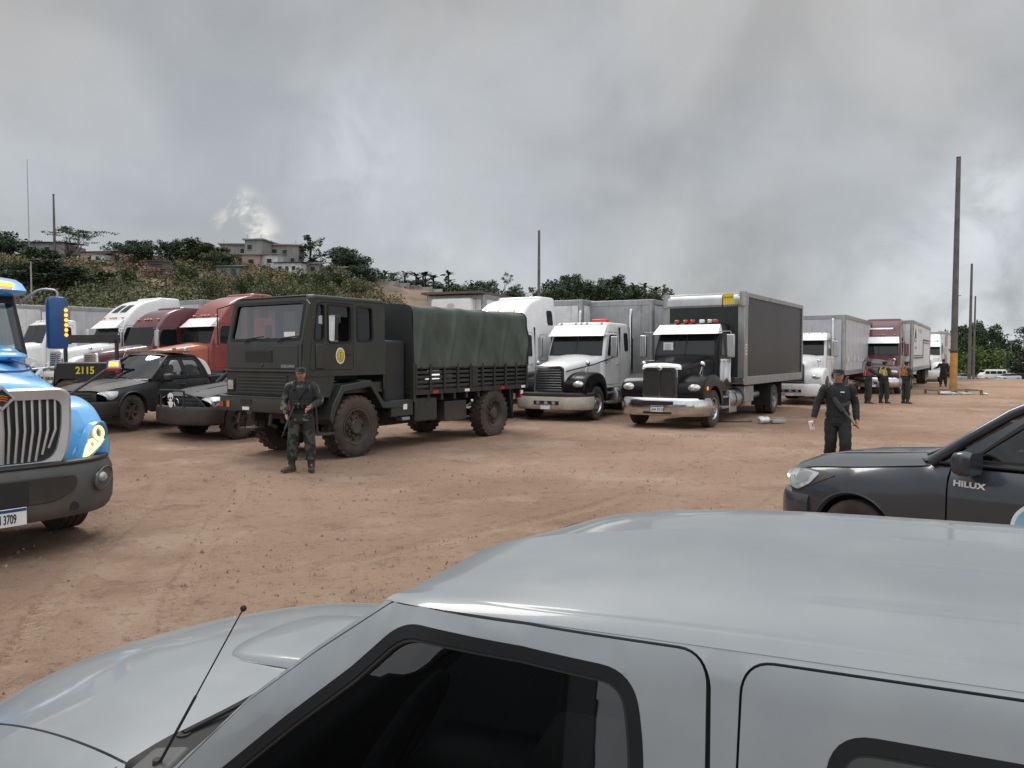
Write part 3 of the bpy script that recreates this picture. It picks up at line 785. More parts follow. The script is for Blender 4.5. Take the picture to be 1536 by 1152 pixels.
# ================================================================ hillside houses, wall, masts
for n, c, kw in (('house_concrete', (.235, .225, .215), dict(streak=.6, dirtcol=(.11, .10, .09))), ('house_brick', (.33, .25, .21), dict(streak=.3, dirtcol=(.14, .12, .1))), ('house_white', (.55, .55, .55), dict(streak=.3, dirtcol=(.2, .18, .16))),
        ('house_green', (.14, .20, .18), {}), ('roof_rust', (.11, .085, .075), dict(streak=.4, dirtcol=(.16, .10, .07))), ('roof_dark', (.055, .055, .058), dict(streak=.2)), ('roof_pale', (.34, .35, .36), dict(streak=.2)),
        ('block_wall', (.33, .31, .29), dict(streak=.3, dirtcol=(.13, .11, .09)))): mat(n, c, .85, var=.15, vscale=.6, bump=.15, bscale=6, **kw)
def house(xpx, top, bot, w, d, depth, wallm, roofm, label, roof='flat', yaw=0, windows=((.3, .6, .14, .3), (.7, .6, .14, .3)), door=None, over=.25):
    p = px(xpx, top, d); q = px(xpx, bot, d); W = w/1150*d; z0 = min(q.z, hill_z(p.x, d))-.8; H = p.z-z0
    r = empty('house', (p.x, d+depth/2, z0), yaw, label, 'house', 'houses on the hilltop')
    vis = p.z-q.z
    m = MB(); hx = W/2
    hw = H-(.0 if roof == 'flat' else .08)
    m.bx(-hx, hx, -depth/2, depth/2, 0, hw); m.build('wall', wallm, r, bevel=.03, seg=1)
    m = MB()
    if roof == 'flat':
        m.bx(-hx-over, hx+over, -depth/2-over, depth/2+over, hw, hw+.16)
        for sx in (-1, 1): m.tube([(sx*hx*.8, -depth/2+.3, hw+.1), (sx*hx*.8, -depth/2+.3, hw+.75)], .03, 5)
    elif roof == 'lean':
        a = .5; m.hexa([(-hx-over, -depth/2-over, hw), (hx+over, -depth/2-over, hw), (hx+over, depth/2+over, hw+a), (-hx-over, depth/2+over, hw+a), (-hx-over, -depth/2-over, hw+.1), (hx+over, -depth/2-over, hw+.1), (hx+over, depth/2+over, hw+a+.1), (-hx-over, depth/2+over, hw+a+.1)])
    else:
        m.prism([(-hx-over, hw), (hx+over, hw), (hx*.1, hw+W*.16)], -depth/2-over, depth/2+over)
    m.build('roof', roofm, r)
    for fx, fz, ww, hh in windows:
        cx = -hx+fx*W; cz = H-vis+fz*vis; a, b = ww*W, hh*vis
        m = MB(); t = .08
        for q_ in ((cx-a/2-t, cx-a/2, cz-b/2-t, cz+b/2+t), (cx+a/2, cx+a/2+t, cz-b/2-t, cz+b/2+t), (cx-a/2, cx+a/2, cz+b/2, cz+b/2+t), (cx-a/2, cx+a/2, cz-b/2-t, cz-b/2)): m.bx(q_[0], q_[1], -depth/2-.07, -depth/2+.05, q_[2], q_[3])
        f = m.build('window', wallm, r); m = MB(); m.bx(cx-a/2, cx+a/2, -depth/2-.02, -depth/2+.04, cz-b/2, cz+b/2); m.build('pane', 'black_flat', f)
    if door:
        fx, ww, hh = door; cx = -hx+fx*W; m = MB(); m.bx(cx-ww*W/2, cx+ww*W/2, -depth/2-.04, -depth/2+.04, H-vis, H-vis+hh*vis); m.build('door', 'roof_dark', r, bevel=.01)
    return r
house(66, 364, 388, 62, 103, 6, 'house_concrete', 'roof_dark', 'long low house with a dark flat roof among the trees at left', 'lean', 4, ((.2, .5, .1, .35), (.6, .5, .12, .35)))
house(164, 378, 398, 78, 101, 6, 'house_brick', 'roof_rust', 'low house with a wide rusty roof left of the corrugated shack', 'lean', -6, ((.2, .5, .1, .4), (.75, .5, .1, .4)), (.45, .1, .8))
house(150, 381, 396, 20, 99, 3, 'house_white', 'roof_rust', 'small white shed in front of the rusty roofed house', 'lean', 0, ((.5, .5, .3, .4),))
house(240, 392, 416, 34, 90, 4, 'roof_rust', 'roof_dark', 'dark corrugated shack halfway down the slope', 'lean', 8, ((.3, .75, .5, .12), (.5, .45, .7, .08)), (.8, .2, .6))
house(284, 379, 400, 36, 104, 4, 'house_concrete', 'roof_rust', 'grey house half hidden behind the rounded green tree', 'flat', 0, ((.4, .6, .2, .3),))
house(354, 368, 400, 46, 106, 5, 'house_concrete', 'house_concrete', 'unfinished grey concrete house at the left of the hilltop cluster', 'flat', 5, ((.25, .7, .12, .2), (.7, .7, .12, .2)))
house(386, 361, 404, 27, 103, 5, 'house_concrete', 'house_concrete', 'tallest pale concrete house of the hilltop cluster', 'flat', -8, ((.3, .75, .25, .16), (.7, .35, .2, .16)))
house(377, 383, 408, 26, 100, 4, 'house_brick', 'house_concrete', 'brick coloured lower house below the tallest concrete house', 'flat', 4, ((.5, .6, .3, .25),))
house(424, 369, 404, 44, 106, 5, 'house_concrete', 'house_brick', 'wide grey concrete house right of the tallest one', 'flat', 6, ((.2, .7, .16, .24), (.55, .7, .14, .2), (.8, .35, .12, .2)))
house(406, 382, 408, 24, 101, 3, 'house_white', 'roof_rust', 'pale narrow house wedged between the tall and the wide concrete houses', 'lean', 0, ((.5, .6, .3, .25),))
house(434, 394, 414, 42, 97, 4, 'house_white', 'roof_dark', 'small whitewashed house in front of the wide concrete house', 'lean', -5, ((.25, .55, .14, .3), (.75, .55, .14, .3)), (.5, .12, .7))
house(344, 400, 416, 34, 92, 3, 'house_green', 'roof_dark', 'small green hut below the concrete houses', 'lean', 0, ((.3, .55, .2, .3),), (.75, .2, .75))
house(112, 383, 398, 40, 104, 4, 'house_concrete', 'roof_rust', 'small grey house showing between the thorn tree and the rusty roofed house', 'lean', 5, ((.3, .5, .2, .4),))
house(206, 385, 400, 34, 103, 4, 'house_white', 'roof_rust', 'small pale house right of the wide rusty roof, half behind a tree', 'lean', -4, ((.6, .5, .2, .4),))
house(262, 394, 410, 26, 96, 3, 'house_brick', 'roof_rust', 'small brick shed right of the corrugated shack', 'lean', 4, ((.5, .5, .3, .4),))
house(322, 390, 406, 30, 98, 3, 'house_concrete', 'roof_dark', 'low grey shed below the unfinished concrete house', 'flat', 6, ((.5, .55, .2, .35),))
house(362, 384, 400, 22, 103, 3, 'house_brick', 'roof_dark', 'narrow brick annex left of the tallest concrete house', 'flat', 0, ((.5, .6, .3, .3),))
house(466, 396, 412, 34, 99, 3, 'house_concrete', 'roof_rust', 'small weathered house under the ragged upright tree', 'lean', -6, ((.3, .5, .2, .4), (.7, .5, .2, .4)))
house(502, 402, 416, 30, 97, 3, 'house_brick', 'roof_rust', 'low brick house below the broad dark tree', 'lean', 4, ((.4, .5, .2, .4),))
def block_wall():
    r = empty('block_wall', (0, 0, 0), 0, 'grey concrete block wall stepping down the hilltop right of the broad dark tree', 'wall'); m = MB(); pm = []
    a = px(548, 417, 101); b = px(664, 437, 99)
    n = 7
    for k in range(n):
        p = a.lerp(b, k/n); q = a.lerp(b, (k+1)/n); m.hexa([(p.x, p.y, p.z-3), (q.x, q.y, p.z-3), (q.x, q.y+.2, p.z-3), (p.x, p.y+.2, p.z-3), (p.x, p.y, p.z), (q.x, q.y, p.z), (q.x, q.y+.2, p.z), (p.x, p.y+.2, p.z)])
        c = MB(); c.box((p.x, p.y-.05, p.z-1.4), (.35, .4, 3.4)); pm.append(c)
    m.build('wall_panel', 'block_wall', r)
    for c in pm: c.build('post', 'house_concrete', r)
block_wall()
def mast(name, xpx, top, bot, d, r, label, cat='pole', mt='steel_pole', lean=0, guy=False):
    p = px(xpx, top, d); q = px(xpx, bot, d); g = empty(name, (q.x, d, q.z), 0, label, cat); h = p.z-q.z
    m = MB(); m.tube([(0, 0, -1), (lean*.5, 0, h*.5), (lean, 0, h)], [r*1.3, r*1.1, r*.8], 8); m.build('shaft', mt, g)
    m = MB(); m.cyl((lean, 0, h), r*1.1, .1); m.build('cap', mt, g)
    return g
mast('radio_mast', 48, 243, 372, 98, .045, 'very thin tall mast at the far left of the hilltop', 'mast', 'alu_dull')
mast('pole', 86, 294, 370, 100, .13, 'bare pole standing behind the thorn tree', 'pole')
mast('pole', 121, 346, 375, 100, .08, 'short pole poking out of the thorn tree', 'pole')
mast('post', 50, 394, 432, 70, .06, 'short grey post with a dark box on top above the blue truck cab', 'post', 'alu_dull')
# ================================================================ shared vehicle pieces
WHEELS = {}
def wheel(parent, x, y, side, r, w, style='alu', name='wheel', zoff=0., steer=0.):
    """tyre with its rim as a child; y is the centre of the tyre, side the way it faces"""
    key = (r, w, style)
    if key not in WHEELS:
        m = MB(); h = w/2; rr = r*.58
        m.lathe([(rr, -h*.85), (rr+.02, -h*.95), (r*.80, -h*1.06), (r*.93, -h*.98), (r*.985, -h*.84), (r*.985, -h*.55), (r*.965, -h*.53), (r*.965, -h*.47), (r*.99, -h*.45), (r*.99, -h*.05), (r*.965, -h*.03), (r*.965, h*.03),
                 (r*.99, h*.05), (r*.99, h*.45), (r*.965, h*.47), (r*.965, h*.53), (r*.985, h*.55), (r*.985, h*.84), (r*.93, h*.98), (r*.88, h*1.03), (r*.80, h*1.06), (rr+.05, h*1.0), (rr+.02, h*.95), (rr, h*.85)], n=48)
        if style in ('army', 'mud'):
            n = 26 if style == 'army' else 30
            for k in range(n):
                for s in (-1, 1):
                    t = 2*pi*(k+(.5 if s > 0 else 0))/n; M = Matrix.Rotation(-t, 4, 'Y') @ Matrix.Translation((r*.985, s*h*.52, 0)) @ Matrix.Rotation(s*.35, 4, 'X')
                    m.box((0, 0, 0), (r*.06, h*.95, r*.13), M.to_4x4()) if False else m.hexa([M @ V((a*r*.03, b*h*.48, c*r*.062)) for a, b, c in ((-1, -1, -1), (1, -1, -1), (1, 1, -1), (-1, 1, -1), (-1, -1, 1), (1, -1, 1), (1, 1, 1), (-1, 1, 1))])
        t = m.build(name, 'tyre_rubber'); tme = t.data; bpy.data.objects.remove(t)
        m = MB()
        if style == 'alu':
            m.lathe([(rr*1.0, h*.9), (rr*1.02, h*.98), (rr*.95, h*.98), (rr*.92, h*.85), (rr*.86, h*.6), (rr*.8, h*.66), (rr*.52, h*.78), (rr*.5, h*.92), (rr*.36, h*.94), (rr*.34, h*1.1), (rr*.2, h*1.16), (0.001, h*1.17)], n=36)
            for k in range(10):
                a = 2*pi*k/10; m.cyl((cos(a)*rr*.44, h*.98, sin(a)*rr*.44), .02, .07, 'y', 6)
            m.mi = 1
            for k in range(10):
                a = 2*pi*(k+.5)/10; m.cyl((cos(a)*rr*.72, h*.71, sin(a)*rr*.72), rr*.10, .03, 'y', 12)
            mats = ['alu', 'black_flat']
        elif style == 'dual':
            m.lathe([(rr*1.0, h*.9), (rr*1.02, h*.98), (rr*.95, h*.98), (rr*.92, h*.5), (rr*.88, -h*.5), (rr*.55, -h*.6), (rr*.5, -h*.2), (rr*.34, h*.1), (rr*.32, h*1.0), (rr*.2, h*1.1), (.001, h*1.1)], n=32)
            for k in range(10):
                a = 2*pi*k/10; m.cyl((cos(a)*rr*.68, -h*.45, sin(a)*rr*.68), .02, .08, 'y', 6)
            mats = ['alu_dull', 'black_flat']
        elif style == 'army':
            m.lathe([(rr*1.0, h*.9), (rr*1.02, h*.98), (rr*.96, h*.98), (rr*.93, h*.8), (rr*.80, h*.35), (rr*.62, h*.30), (rr*.6, h*.42), (rr*.42, h*.46), (rr*.40, h*.85), (rr*.34, h*.95), (.001, h*.97)], n=36)
            for k in range(8):
                a = 2*pi*k/8; m.cyl((cos(a)*rr*.52, h*.5, sin(a)*rr*.52), .022, .09, 'y', 6)
                m.cyl((cos(a)*rr*.36, h*.97, sin(a)*rr*.36), .012, .03, 'y', 6)
            m.mi = 1
            for k in range(8):
                a = 2*pi*(k+.5)/8; m.cyl((cos(a)*rr*.74, h*.37, sin(a)*rr*.74), rr*.075, .03, 'y', 12)
            mats = ['army_green_light', 'black_flat']
        else:
            m.lathe([(rr*1.0, h*.85), (rr*1.02, h*.92), (rr*.95, h*.92), (rr*.9, h*.4), (rr*.86, h*.2), (rr*.4, h*.45), (rr*.2, h*.62), (.001, h*.64)], n=30)
            for k in range(6):
                a = 2*pi*k/6; ca, sa = cos(a), sin(a); p0 = V((ca*rr*.15, h*.6, sa*rr*.15)); p1 = V((ca*rr*.92, h*.75, sa*rr*.92)); b = V((-sa, 0, ca))
                m.hexa([p0-b*rr*.16-V((0, .05, 0)), p1-b*rr*.11-V((0, .05, 0)), p1+b*rr*.11-V((0, .05, 0)), p0+b*rr*.16-V((0, .05, 0)), p0-b*rr*.16, p1-b*rr*.11, p1+b*rr*.11, p0+b*rr*.16])
            mats = ['dark_metal' if style in ('mud', 'steel') else 'alu_dull']
        q = m.build('rim', mats); rme = q.data; bpy.data.objects.remove(q)
        WHEELS[key] = (tme, rme)
    tme, rme = WHEELS[key]
    t = bpy.data.objects.new(name, tme); COL.objects.link(t); t.parent = parent; t.location = (x, y, r+zoff)
    t.rotation_euler = (0, random.uniform(0, 6.28), (0 if side > 0 else pi)+steer)
    q = bpy.data.objects.new('rim', rme); COL.objects.link(q); q.parent = t
    return t
def lerp_tab(tab, z):
    if z <= tab[0][0]: return tab[0][1]
    for (a, b), (c, d) in zip(tab, tab[1:]):
        if z <= c: return b+(d-b)*(z-a)/(c-a)
    return tab[-1][1]
def tower(mb, zs, xf, xr, w, r=.12, n=4, topin=.1):
    """body standing on z: front edge xf(z), rear xr, half width w(z), rounded upright corners and roof edge"""
    rings = []
    def ring(z, ins=0.):
        a, b, h = lerp_tab(xf, z)-ins, xr+ins, lerp_tab(w, z)-ins
        return [(x, y, z) for x, y in rrect(b, a, -h, h, max(.02, r-ins*.3), n)]
    for z in zs: rings.append(ring(z))
    zt = zs[-1]
    for k in range(1, 5):
        a = k/4*pi/2; rings.append([(p[0], p[1], zt+topin*.8*sin(a)) for p in ring(zt, topin*(1-cos(a)))])
    mb.loft(rings); return mb
def front_pane(mb, xf, z0, z1, y0, y1, y0t=None, y1t=None, off=.008, n=6):
    y0t = y0 if y0t is None else y0t; y1t = y1 if y1t is None else y1t; prev = None
    for k in range(n+1):
        t = k/n; z = z0+(z1-z0)*t; x = lerp_tab(xf, z)+off; a = y0+(y0t-y0)*t; b = y1+(y1t-y1)*t
        e = [mb.bm.verts.new((x, a, z)), mb.bm.verts.new((x, b, z))]
        if prev: mb.f([prev[0], prev[1], e[1], e[0]])
        prev = e
    return mb
def side_pane(mb, poly, w, s, off=.006):
    """flat-ish polygon (x,z) lying on the side whose half width is w(z)"""
    mb.poly([(x, s*(lerp_tab(w, z)+off), z) for x, z in poly]); return mb
def side_frame(mb, poly, w, s, wd=.03, off=.012):
    m = len(poly); c = V((sum(p[0] for p in poly)/m, sum(p[1] for p in poly)/m))
    def P(x, z, o): return (x, s*(lerp_tab(w, z)+o), z)
    out = []
    for p in poly:
        q = V(p); d = (q-c).normalized(); out.append(q+d*wd)
    for i in range(m):
        j = (i+1) % m
        mb.poly([P(*poly[i], off), P(*poly[j], off), P(*out[j], off), P(*out[i], off)]); mb.poly([P(*out[i], off), P(*out[j], off), P(*out[j], 0), P(*out[i], 0)])
    return mb
def hood(mb, rings, n=9):
    """rings: (x, half width, z bottom, z top, corner radius, crown)"""
    R = []
    for x, w, z0, z1, r, cr in rings:
        p = [(x, w, z0)]
        for k in range(n+1):
            a = pi/2*k/n; p.append((x, w-r+r*cos(a), z1-r+r*sin(a)))
        q = []
        for k in range(1, 4): t = k/4; q.append((x, (w-r)*(1-t), z1+cr*(1-(1-t)**2)))
        p += q+[(x, 0, z1+cr)]
        p += [(a, -b, c) for a, b, c in p[-2::-1]]
        R.append(p)
    mb.loft(R, False, False); mb.f([mb.bm.verts.new(p) for p in R[0]]); return mb
def catmull(P, k=5):
    P = [V(p) for p in P]; out = []
    for i in range(len(P)-1):
        p0 = P[max(i-1, 0)]; p1 = P[i]; p2 = P[i+1]; p3 = P[min(i+2, len(P)-1)]
        for j in range(k):
            t = j/k; out.append(.5*((2*p1)+(p2-p0)*t+(2*p0-5*p1+4*p2-p3)*t*t+(3*p1-p0-3*p2+p3)*t**3))
    return out+[P[-1]]
def fender(mb, path, y0, y1, s, arch_r=.60, cz=.53, crown=.05, a0=8, a1=172, lip=.0):
    """mudguard: path (x,z) from front to back over the wheel; top crowned between y0 and y1, outer face cut by a round wheel arch"""
    P = catmull([(x, 0, z) for x, z in path], 4); n = len(P); top = []; edge = []; arc_ = []
    for i, p in enumerate(P):
        t = (P[min(i+1, n-1)]-P[max(i-1, 0)]).normalized(); nn = V((-t.z, 0, t.x)); nn = nn if nn.z > -.3 else -nn
        if nn.dot(V((p.x, 0, p.z-cz))) < 0: nn = -nn
        row = []
        for k in range(6):
            u = k/5; y = y0+(y1-.07-y0)*u; row.append(V((p.x, s*y, p.z))+nn*crown*(sin(pi*.5*(1-u))*.5))
        for k in range(1, 5):
            a = pi/2*k/4; row.append(V((p.x, s*(y1-.07+.07*sin(a)), p.z))-nn*.07*(1-cos(a)))
        top.append(row); a = radians(a0+(a1-a0)*i/(n-1)); arc_.append(V((arch_r*cos(a), s*(y1+lip), cz+arch_r*sin(a))))
    mb.loft(top, False, False)
    inn = [V((a.x*.97, s*(y1-.14), cz+(a.z-cz)*.97)) for a in arc_]
    E = [r[-1] for r in top]
    mb.loft([E, arc_, inn], False, False); return mb
def bumper(mb, path, z0, z1, th=.10, bulge=.05, n=4, mirror=True):
    """bar following path [(x,y)...] from the centre outwards, mirrored"""
    P = catmull([(x, y, 0) for x, y in path], 4); P = [V((p.x, -p.y, 0)) for p in P[:0:-1]]+P if mirror else P
    m = len(P); R = []
    for i, p in enumerate(P):
        t = (P[min(i+1, m-1)]-P[max(i-1, 0)]).normalized(); nn = V((t.y, -t.x, 0))
        if nn.dot(p-V((-2, 0, 0))) < 0: nn = -nn
        h = z1-z0; ring = []
        for u, o in ((0, -.02), (.06, .4), (.2, .85), (.5, 1.), (.8, .85), (.94, .4), (1, -.02)): ring.append(p+nn*bulge*o+V((0, 0, z0+h*u)))
        ring += [p-nn*th+V((0, 0, z1)), p-nn*th+V((0, 0, z0))]
        R.append(ring)
    mb.loft(R); return mb
def mirror_arm(root, x, y, z, s, h=.62, w=.2, shell='black_plastic', arm='chrome', armlen=.3, name='mirror', convex=True):
    m = MB(); m.bx(-.05, .05, -w/2, w/2, -h/2, h/2)
    o = m.build(name, shell, root, bevel=.03, seg=3, loc=(x, s*y, z)); o.rotation_euler = (0, 0, s*.15)
    m = MB(); m.bx(-.056, -.052, -w/2+.02, w/2-.02, -h/2+.03, h/2-.03); m.build('mirror_glass', 'mirror_glass', o)
    m = MB(); m.tube([(-.1, -s*armlen, h/2+.08), (0, -s*.02, h/2+.08), (0, 0, h/2+.04), (0, 0, h/2)], .014, 6); m.tube([(-.1, -s*armlen, -h/2-.1), (0, -s*.02, -h/2-.1), (0, 0, -h/2)], .014, 6); m.build('mirror_arm', arm, o)
    return o
def plate(root, x, y, z, s, w=.32, h=.15, name='licence_plate', ex=(0, 1, 0), ey=(0, 0, 1), xs=.8):
    ex = V(ex); ey = V(ey); n = ex.cross(ey); c = V((x, y, z)); m = MB()
    P = [c+ex*a*w/2+ey*b*h/2 for a, b in ((-1, -1), (1, -1), (1, 1), (-1, 1))]; m.hexa([p-n*.006 for p in P]+[p+n*.006 for p in P])
    o = m.build(name, 'white_flat', root, bevel=.004, seg=1)
    m = MB(); P = [c+n*.0075+ex*a*w/2*.98+ey*b for a, b in ((-1, h*.30), (1, h*.30), (1, h*.47), (-1, h*.47))]; m.poly(P); m.build('plate_band', 'blue_dark', o)
    if s: text('lettering', s, h*.72, 'black_flat', o, frame_M(c+n*.0075-ey*h*.10, ex, ey), .002, .002, xs)
    return o
def chassis_rails(root, x0, x1, z0=.75, z1=1.0, y=.43, mt='chassis'):
    m = MB()
    for s in (-1, 1): m.bx(x0, x1, s*y-.05, s*y+.05, z0, z1)
    k = x1-.3
    while k > x0: m.bx(k-.06, k+.06, -y, y, z0+.05, z1-.05); k -= 1.2
    return m.build('chassis_rail', mt, root)
def axle(root, x, r, y=.85, mt='chassis'):
    m = MB(); m.tube([(x, -y, r), (x, y, r)], .09, 10); m.ball((x, 0, r), .2, 12, 8); return m.build('axle', mt, root)
def tank(root, x0, x1, y, z, r, s, mt='alu', name='fuel_tank'):
    m = MB(); m.lathe([(.001, x0-.03), (r*.7, x0-.03), (r*.96, x0), (r, x0+.03), (r, x1-.03), (r*.96, x1), (r*.7, x1+.03), (.001, x1+.03)], (0, s*y, z), 'x', 28)
    o = m.build(name, mt, root); m = MB()
    for t in (.25, .75): m.lathe([(r+.004, x0+(x1-x0)*t-.03), (r+.012, x0+(x1-x0)*t-.03), (r+.012, x0+(x1-x0)*t+.03), (r+.004, x0+(x1-x0)*t+.03)], (0, s*y, z), 'x', 28)
    m.build('tank_strap', 'dark_metal', o); return o

# ================================================================ conventional highway tractor
CABS = {
 'low': dict(xf=[(.95, -.80), (1.95, -.84), (2.75, -1.16), (2.95, -1.28), (3.05, -1.5)], xr=-3.15, zs=[.95, 1.3, 1.7, 1.95, 2.2, 2.5, 2.75, 2.88, 2.96], w=[(.95, 1.02), (2., 1.02), (2.75, .97), (3.05, .92)]),
 'mid': dict(xf=[(.95, -.80), (1.95, -.84), (2.75, -1.16), (2.90, -1.26), (3.1, -1.42), (3.3, -1.68), (3.45, -2.0), (3.55, -2.5)], xr=-3.7, zs=[.95, 1.3, 1.7, 1.95, 2.2, 2.5, 2.75, 2.88, 3.0, 3.1, 3.2, 3.3, 3.38, 3.45, 3.5], w=[(.95, 1.04), (2., 1.04), (2.75, 1.0), (3.6, .88)]),
 'high': dict(xf=[(.95, -.80), (1.95, -.84), (2.75, -1.16), (2.90, -1.26), (3.1, -1.40), (3.3, -1.58), (3.5, -1.82), (3.7, -2.15), (3.82, -2.5), (3.9, -2.95)], xr=-3.9, zs=[.95, 1.3, 1.7, 1.95, 2.2, 2.5, 2.75, 2.88, 3.0, 3.1, 3.2, 3.3, 3.4, 3.5, 3.6, 3.7, 3.77, 3.83, 3.88], w=[(.95, 1.04), (2., 1.04), (2.75, 1.0), (3.9, .86)]),
 'day': dict(xf=[(.95, -.80), (1.95, -.84), (2.75, -1.16), (2.82, -1.26), (2.9, -1.5)], xr=-2.25, zs=[.95, 1.3, 1.7, 1.95, 2.2, 2.5, 2.75, 2.80, 2.84], w=[(.95, .98), (2., .98), (2.75, .92), (3.05, .88)]),
}
def semi(name, loc, yaw, label, cab='high', paint='white_paint', hoodm=None, fendm=None, visor='white_visor', bump='white_paint', grille='bars', grille_m='chrome', cat='truck', group=None, rear=True, markers='amber_lens', stacks=True, detail=True, zoff=None, visor_z=None, roof_window=False, roof_paint=None, bstripe=False):
    hoodm = hoodm or paint; fendm = fendm or paint
    r = empty(name, (loc[0], loc[1], terrain(*loc) if zoff is None else zoff), yaw, label, cat, group); C = CABS[cab]; xf, w, xr = C['xf'], C['w'], C['xr']
    m = MB(); tower(m, C['zs'], xf, xr, w, .14, 4, .12); m.build('cab', paint, r)
    # hood, grille
    m = MB(); hood(m, [(.98, .50, .85, 1.60, .12, .03), (.92, .53, .85, 1.66, .14, .04), (.5, .60, .9, 1.74, .18, .05), (0, .68, .95, 1.82, .22, .06), (-.5, .78, 1.0, 1.90, .24, .06), (-.9, .90, 1.0, 1.96, .22, .06)]); m.build('hood', hoodm, r)
    m = MB(); m.prism(rpoly([(-.46, .86), (.46, .86), (.42, 1.60), (-.42, 1.60)], .08), .98, 1.005, 'x'); g = m.build('grille', 'black_flat', r)
    m = MB()
    if grille == 'bars':
        for k in range(9): m.box((1.02, 0, .93+k*.076), (.03, .84-.006*k, .032))
    elif grille == 'vbars':
        for k in range(15): m.box((1.02, -.40+k*.0571, 1.22), (.03, .016, .70))
    else:
        m.box((1.02, 0, 1.22), (.03, .03, .70))
    m.build('grille_bar', grille_m, g, bevel=.004, seg=1)
    m = MB(); a = rpoly([(-.52, .80), (.52, .80), (.48, 1.66), (-.48, 1.66)], .12); b = rpoly([(-.44, .88), (.44, .88), (.40, 1.58), (-.40, 1.58)], .08)
    m.loft([[(.98, y, z) for y, z in a], [(1.04, y*.98, 1.22+(z-1.22)*.98) for y, z in a], [(1.04, y, z) for y, z in b], [(.99, y, z) for y, z in b]], True, False); m.build('grille_surround', grille_m if grille != 'mesh' else 'chrome', g)
    path = [(.98, .84), (1.0, 1.0), (.92, 1.22), (.66, 1.38), (.25, 1.46), (-.2, 1.44), (-.55, 1.28), (-.74, .95), (-.80, .62)]
    for s in (-1, 1):
        m = MB(); fender(m, path, .5, 1.18, s, .62); f = m.build('fender', fendm, r)
        m = MB(); m.ball((.88, s*.93, 1.11), 1., 18, 10, (.18, .21, .115)); h = m.build('headlight', 'headlight_glass', r); h.rotation_euler = (0, 0, 0)
        m = MB(); m.ball((.80, s*1.10, 1.13), 1., 12, 8, (.13, .075, .075)); m.build('turn_signal', 'amber_lens', h)
        m = MB(); m.ball((.10, s*.86, 1.74), .075, 12, 8, (1, 1, 1.1)); m.tube([(.08, s*.86, 1.70), (.05, s*.84, 1.42)], .012, 5); m.tube([(.12, s*.86, 1.70), (.2, s*.80, 1.42)], .012, 5); m.build('hood_mirror', 'chrome', r)
    m = MB(); bumper(m, [(1.18, 0), (1.17, .5), (1.12, .8), (.98, 1.06), (.72, 1.2), (.5, 1.22)], .36, .84); b = m.build('bumper', bump, r)
    if detail:
        m = MB(); m.bx(1.21, 1.235, -.42, .42, .50, .62); m.build('bumper_grille', 'black_flat', b, bevel=.01)
        for s in (-.26, 0, .26):
            m = MB(); m.cyl((1.24, s, .56), .055, .03, 'x', 14); m.build('fog_lamp', 'headlight_glass', b)
        if bstripe:
            m = MB(); bumper(m, [(1.19, 0), (1.18, .5), (1.13, .8), (.99, 1.06), (.73, 1.2), (.52, 1.22)], .73, .87); m.build('bumper_step', 'black_plastic', b)
    plate(r, 1.245, -.02, .44, '') if detail else None
    # windscreen
    m = MB(); yw = lerp_tab(w, 2.3)-.10
    for a in (-1, 1): front_pane(m, xf, 2.02, 2.72, .02 if a > 0 else -yw, yw if a > 0 else -.02, .02 if a > 0 else -yw+.06, yw-.06 if a > 0 else -.02)
    ws = m.build('windscreen', 'glass_black', r)
    m = MB()
    for a, b_ in ((-yw-.03, -yw+.005), (-.02, .02), (yw-.005, yw+.03)): front_pane(m, xf, 2.0, 2.74, a, b_, a*.94, b_*.94, .014)
    front_pane(m, xf, 1.97, 2.02, -yw-.03, yw+.03, None, None, .014, 2); m.build('windscreen_seal', 'black_rubber', ws)
    if visor:
        x0 = lerp_tab(xf, 2.93 if cab != 'day' else 2.80); z0 = 2.93 if cab != 'day' else 2.86; zb = 2.60 if visor_z is None else visor_z; yv = .98
        m = MB(); m.hexa([(x0+.40, -yv, zb), (x0+.42, -yv, zb), (x0+.42, yv, zb), (x0+.40, yv, zb), (x0-.02, -yv+.06, z0), (x0+.02, -yv+.06, z0+.02), (x0+.02, yv-.06, z0+.02), (x0-.02, yv-.06, z0)])
        for s in (-1, 1): m.hexa([(x0, s*(yv-.02), zb+.02), (x0+.40, s*(yv-.02), zb), (x0+.40, s*yv, zb), (x0, s*yv, zb+.02), (x0-.04, s*(yv-.08), z0), (x0, s*(yv-.08), z0), (x0, s*(yv-.06), z0), (x0-.04, s*(yv-.06), z0)])
        m.build('visor', visor, r)
    if markers:
        zt = (2.98 if cab == 'low' else 2.86 if cab == 'day' else 3.02)
        for k in (-.72, -.2, 0, .2, .72):
            m = MB(); m.ball((lerp_tab(xf, zt)+.0, k, zt+.03), 1., 10, 6, (.08, .05, .035)); m.build('marker_light', markers, r)
    # doors and side glass
    for s in (-1, 1):
        m = MB()
        dp = rpoly([(-.95, 1.05), (-2.05, 1.05), (-2.05, 2.72), (-1.28, 2.72), (-.98, 2.0)], .06)
        side_frame(m, dp, w, s, .012, .004); d = m.build('door', 'black_rubber', r)
        m = MB(); wp = rpoly([(-1.10, 2.0), (-1.95, 1.96), (-1.95, 2.62), (-1.36, 2.62)], .08); side_pane(m, wp, w, s, .008); q = m.build('side_window', 'glass_black', d)
        m = MB(); side_frame(m, wp, w, s, .03, .014); m.build('window_seal', 'black_rubber', q)
        m = MB(); m.box((-1.92, s*(lerp_tab(w, 1.7)+.03), 1.7), (.14, .03, .035)); m.build('handle', 'chrome', d, bevel=.008, seg=1)
        mirror_arm(r, -.92, 1.32, 2.25, s, .66, .22, paint if cab == 'high' else 'alu', 'chrome', .32)
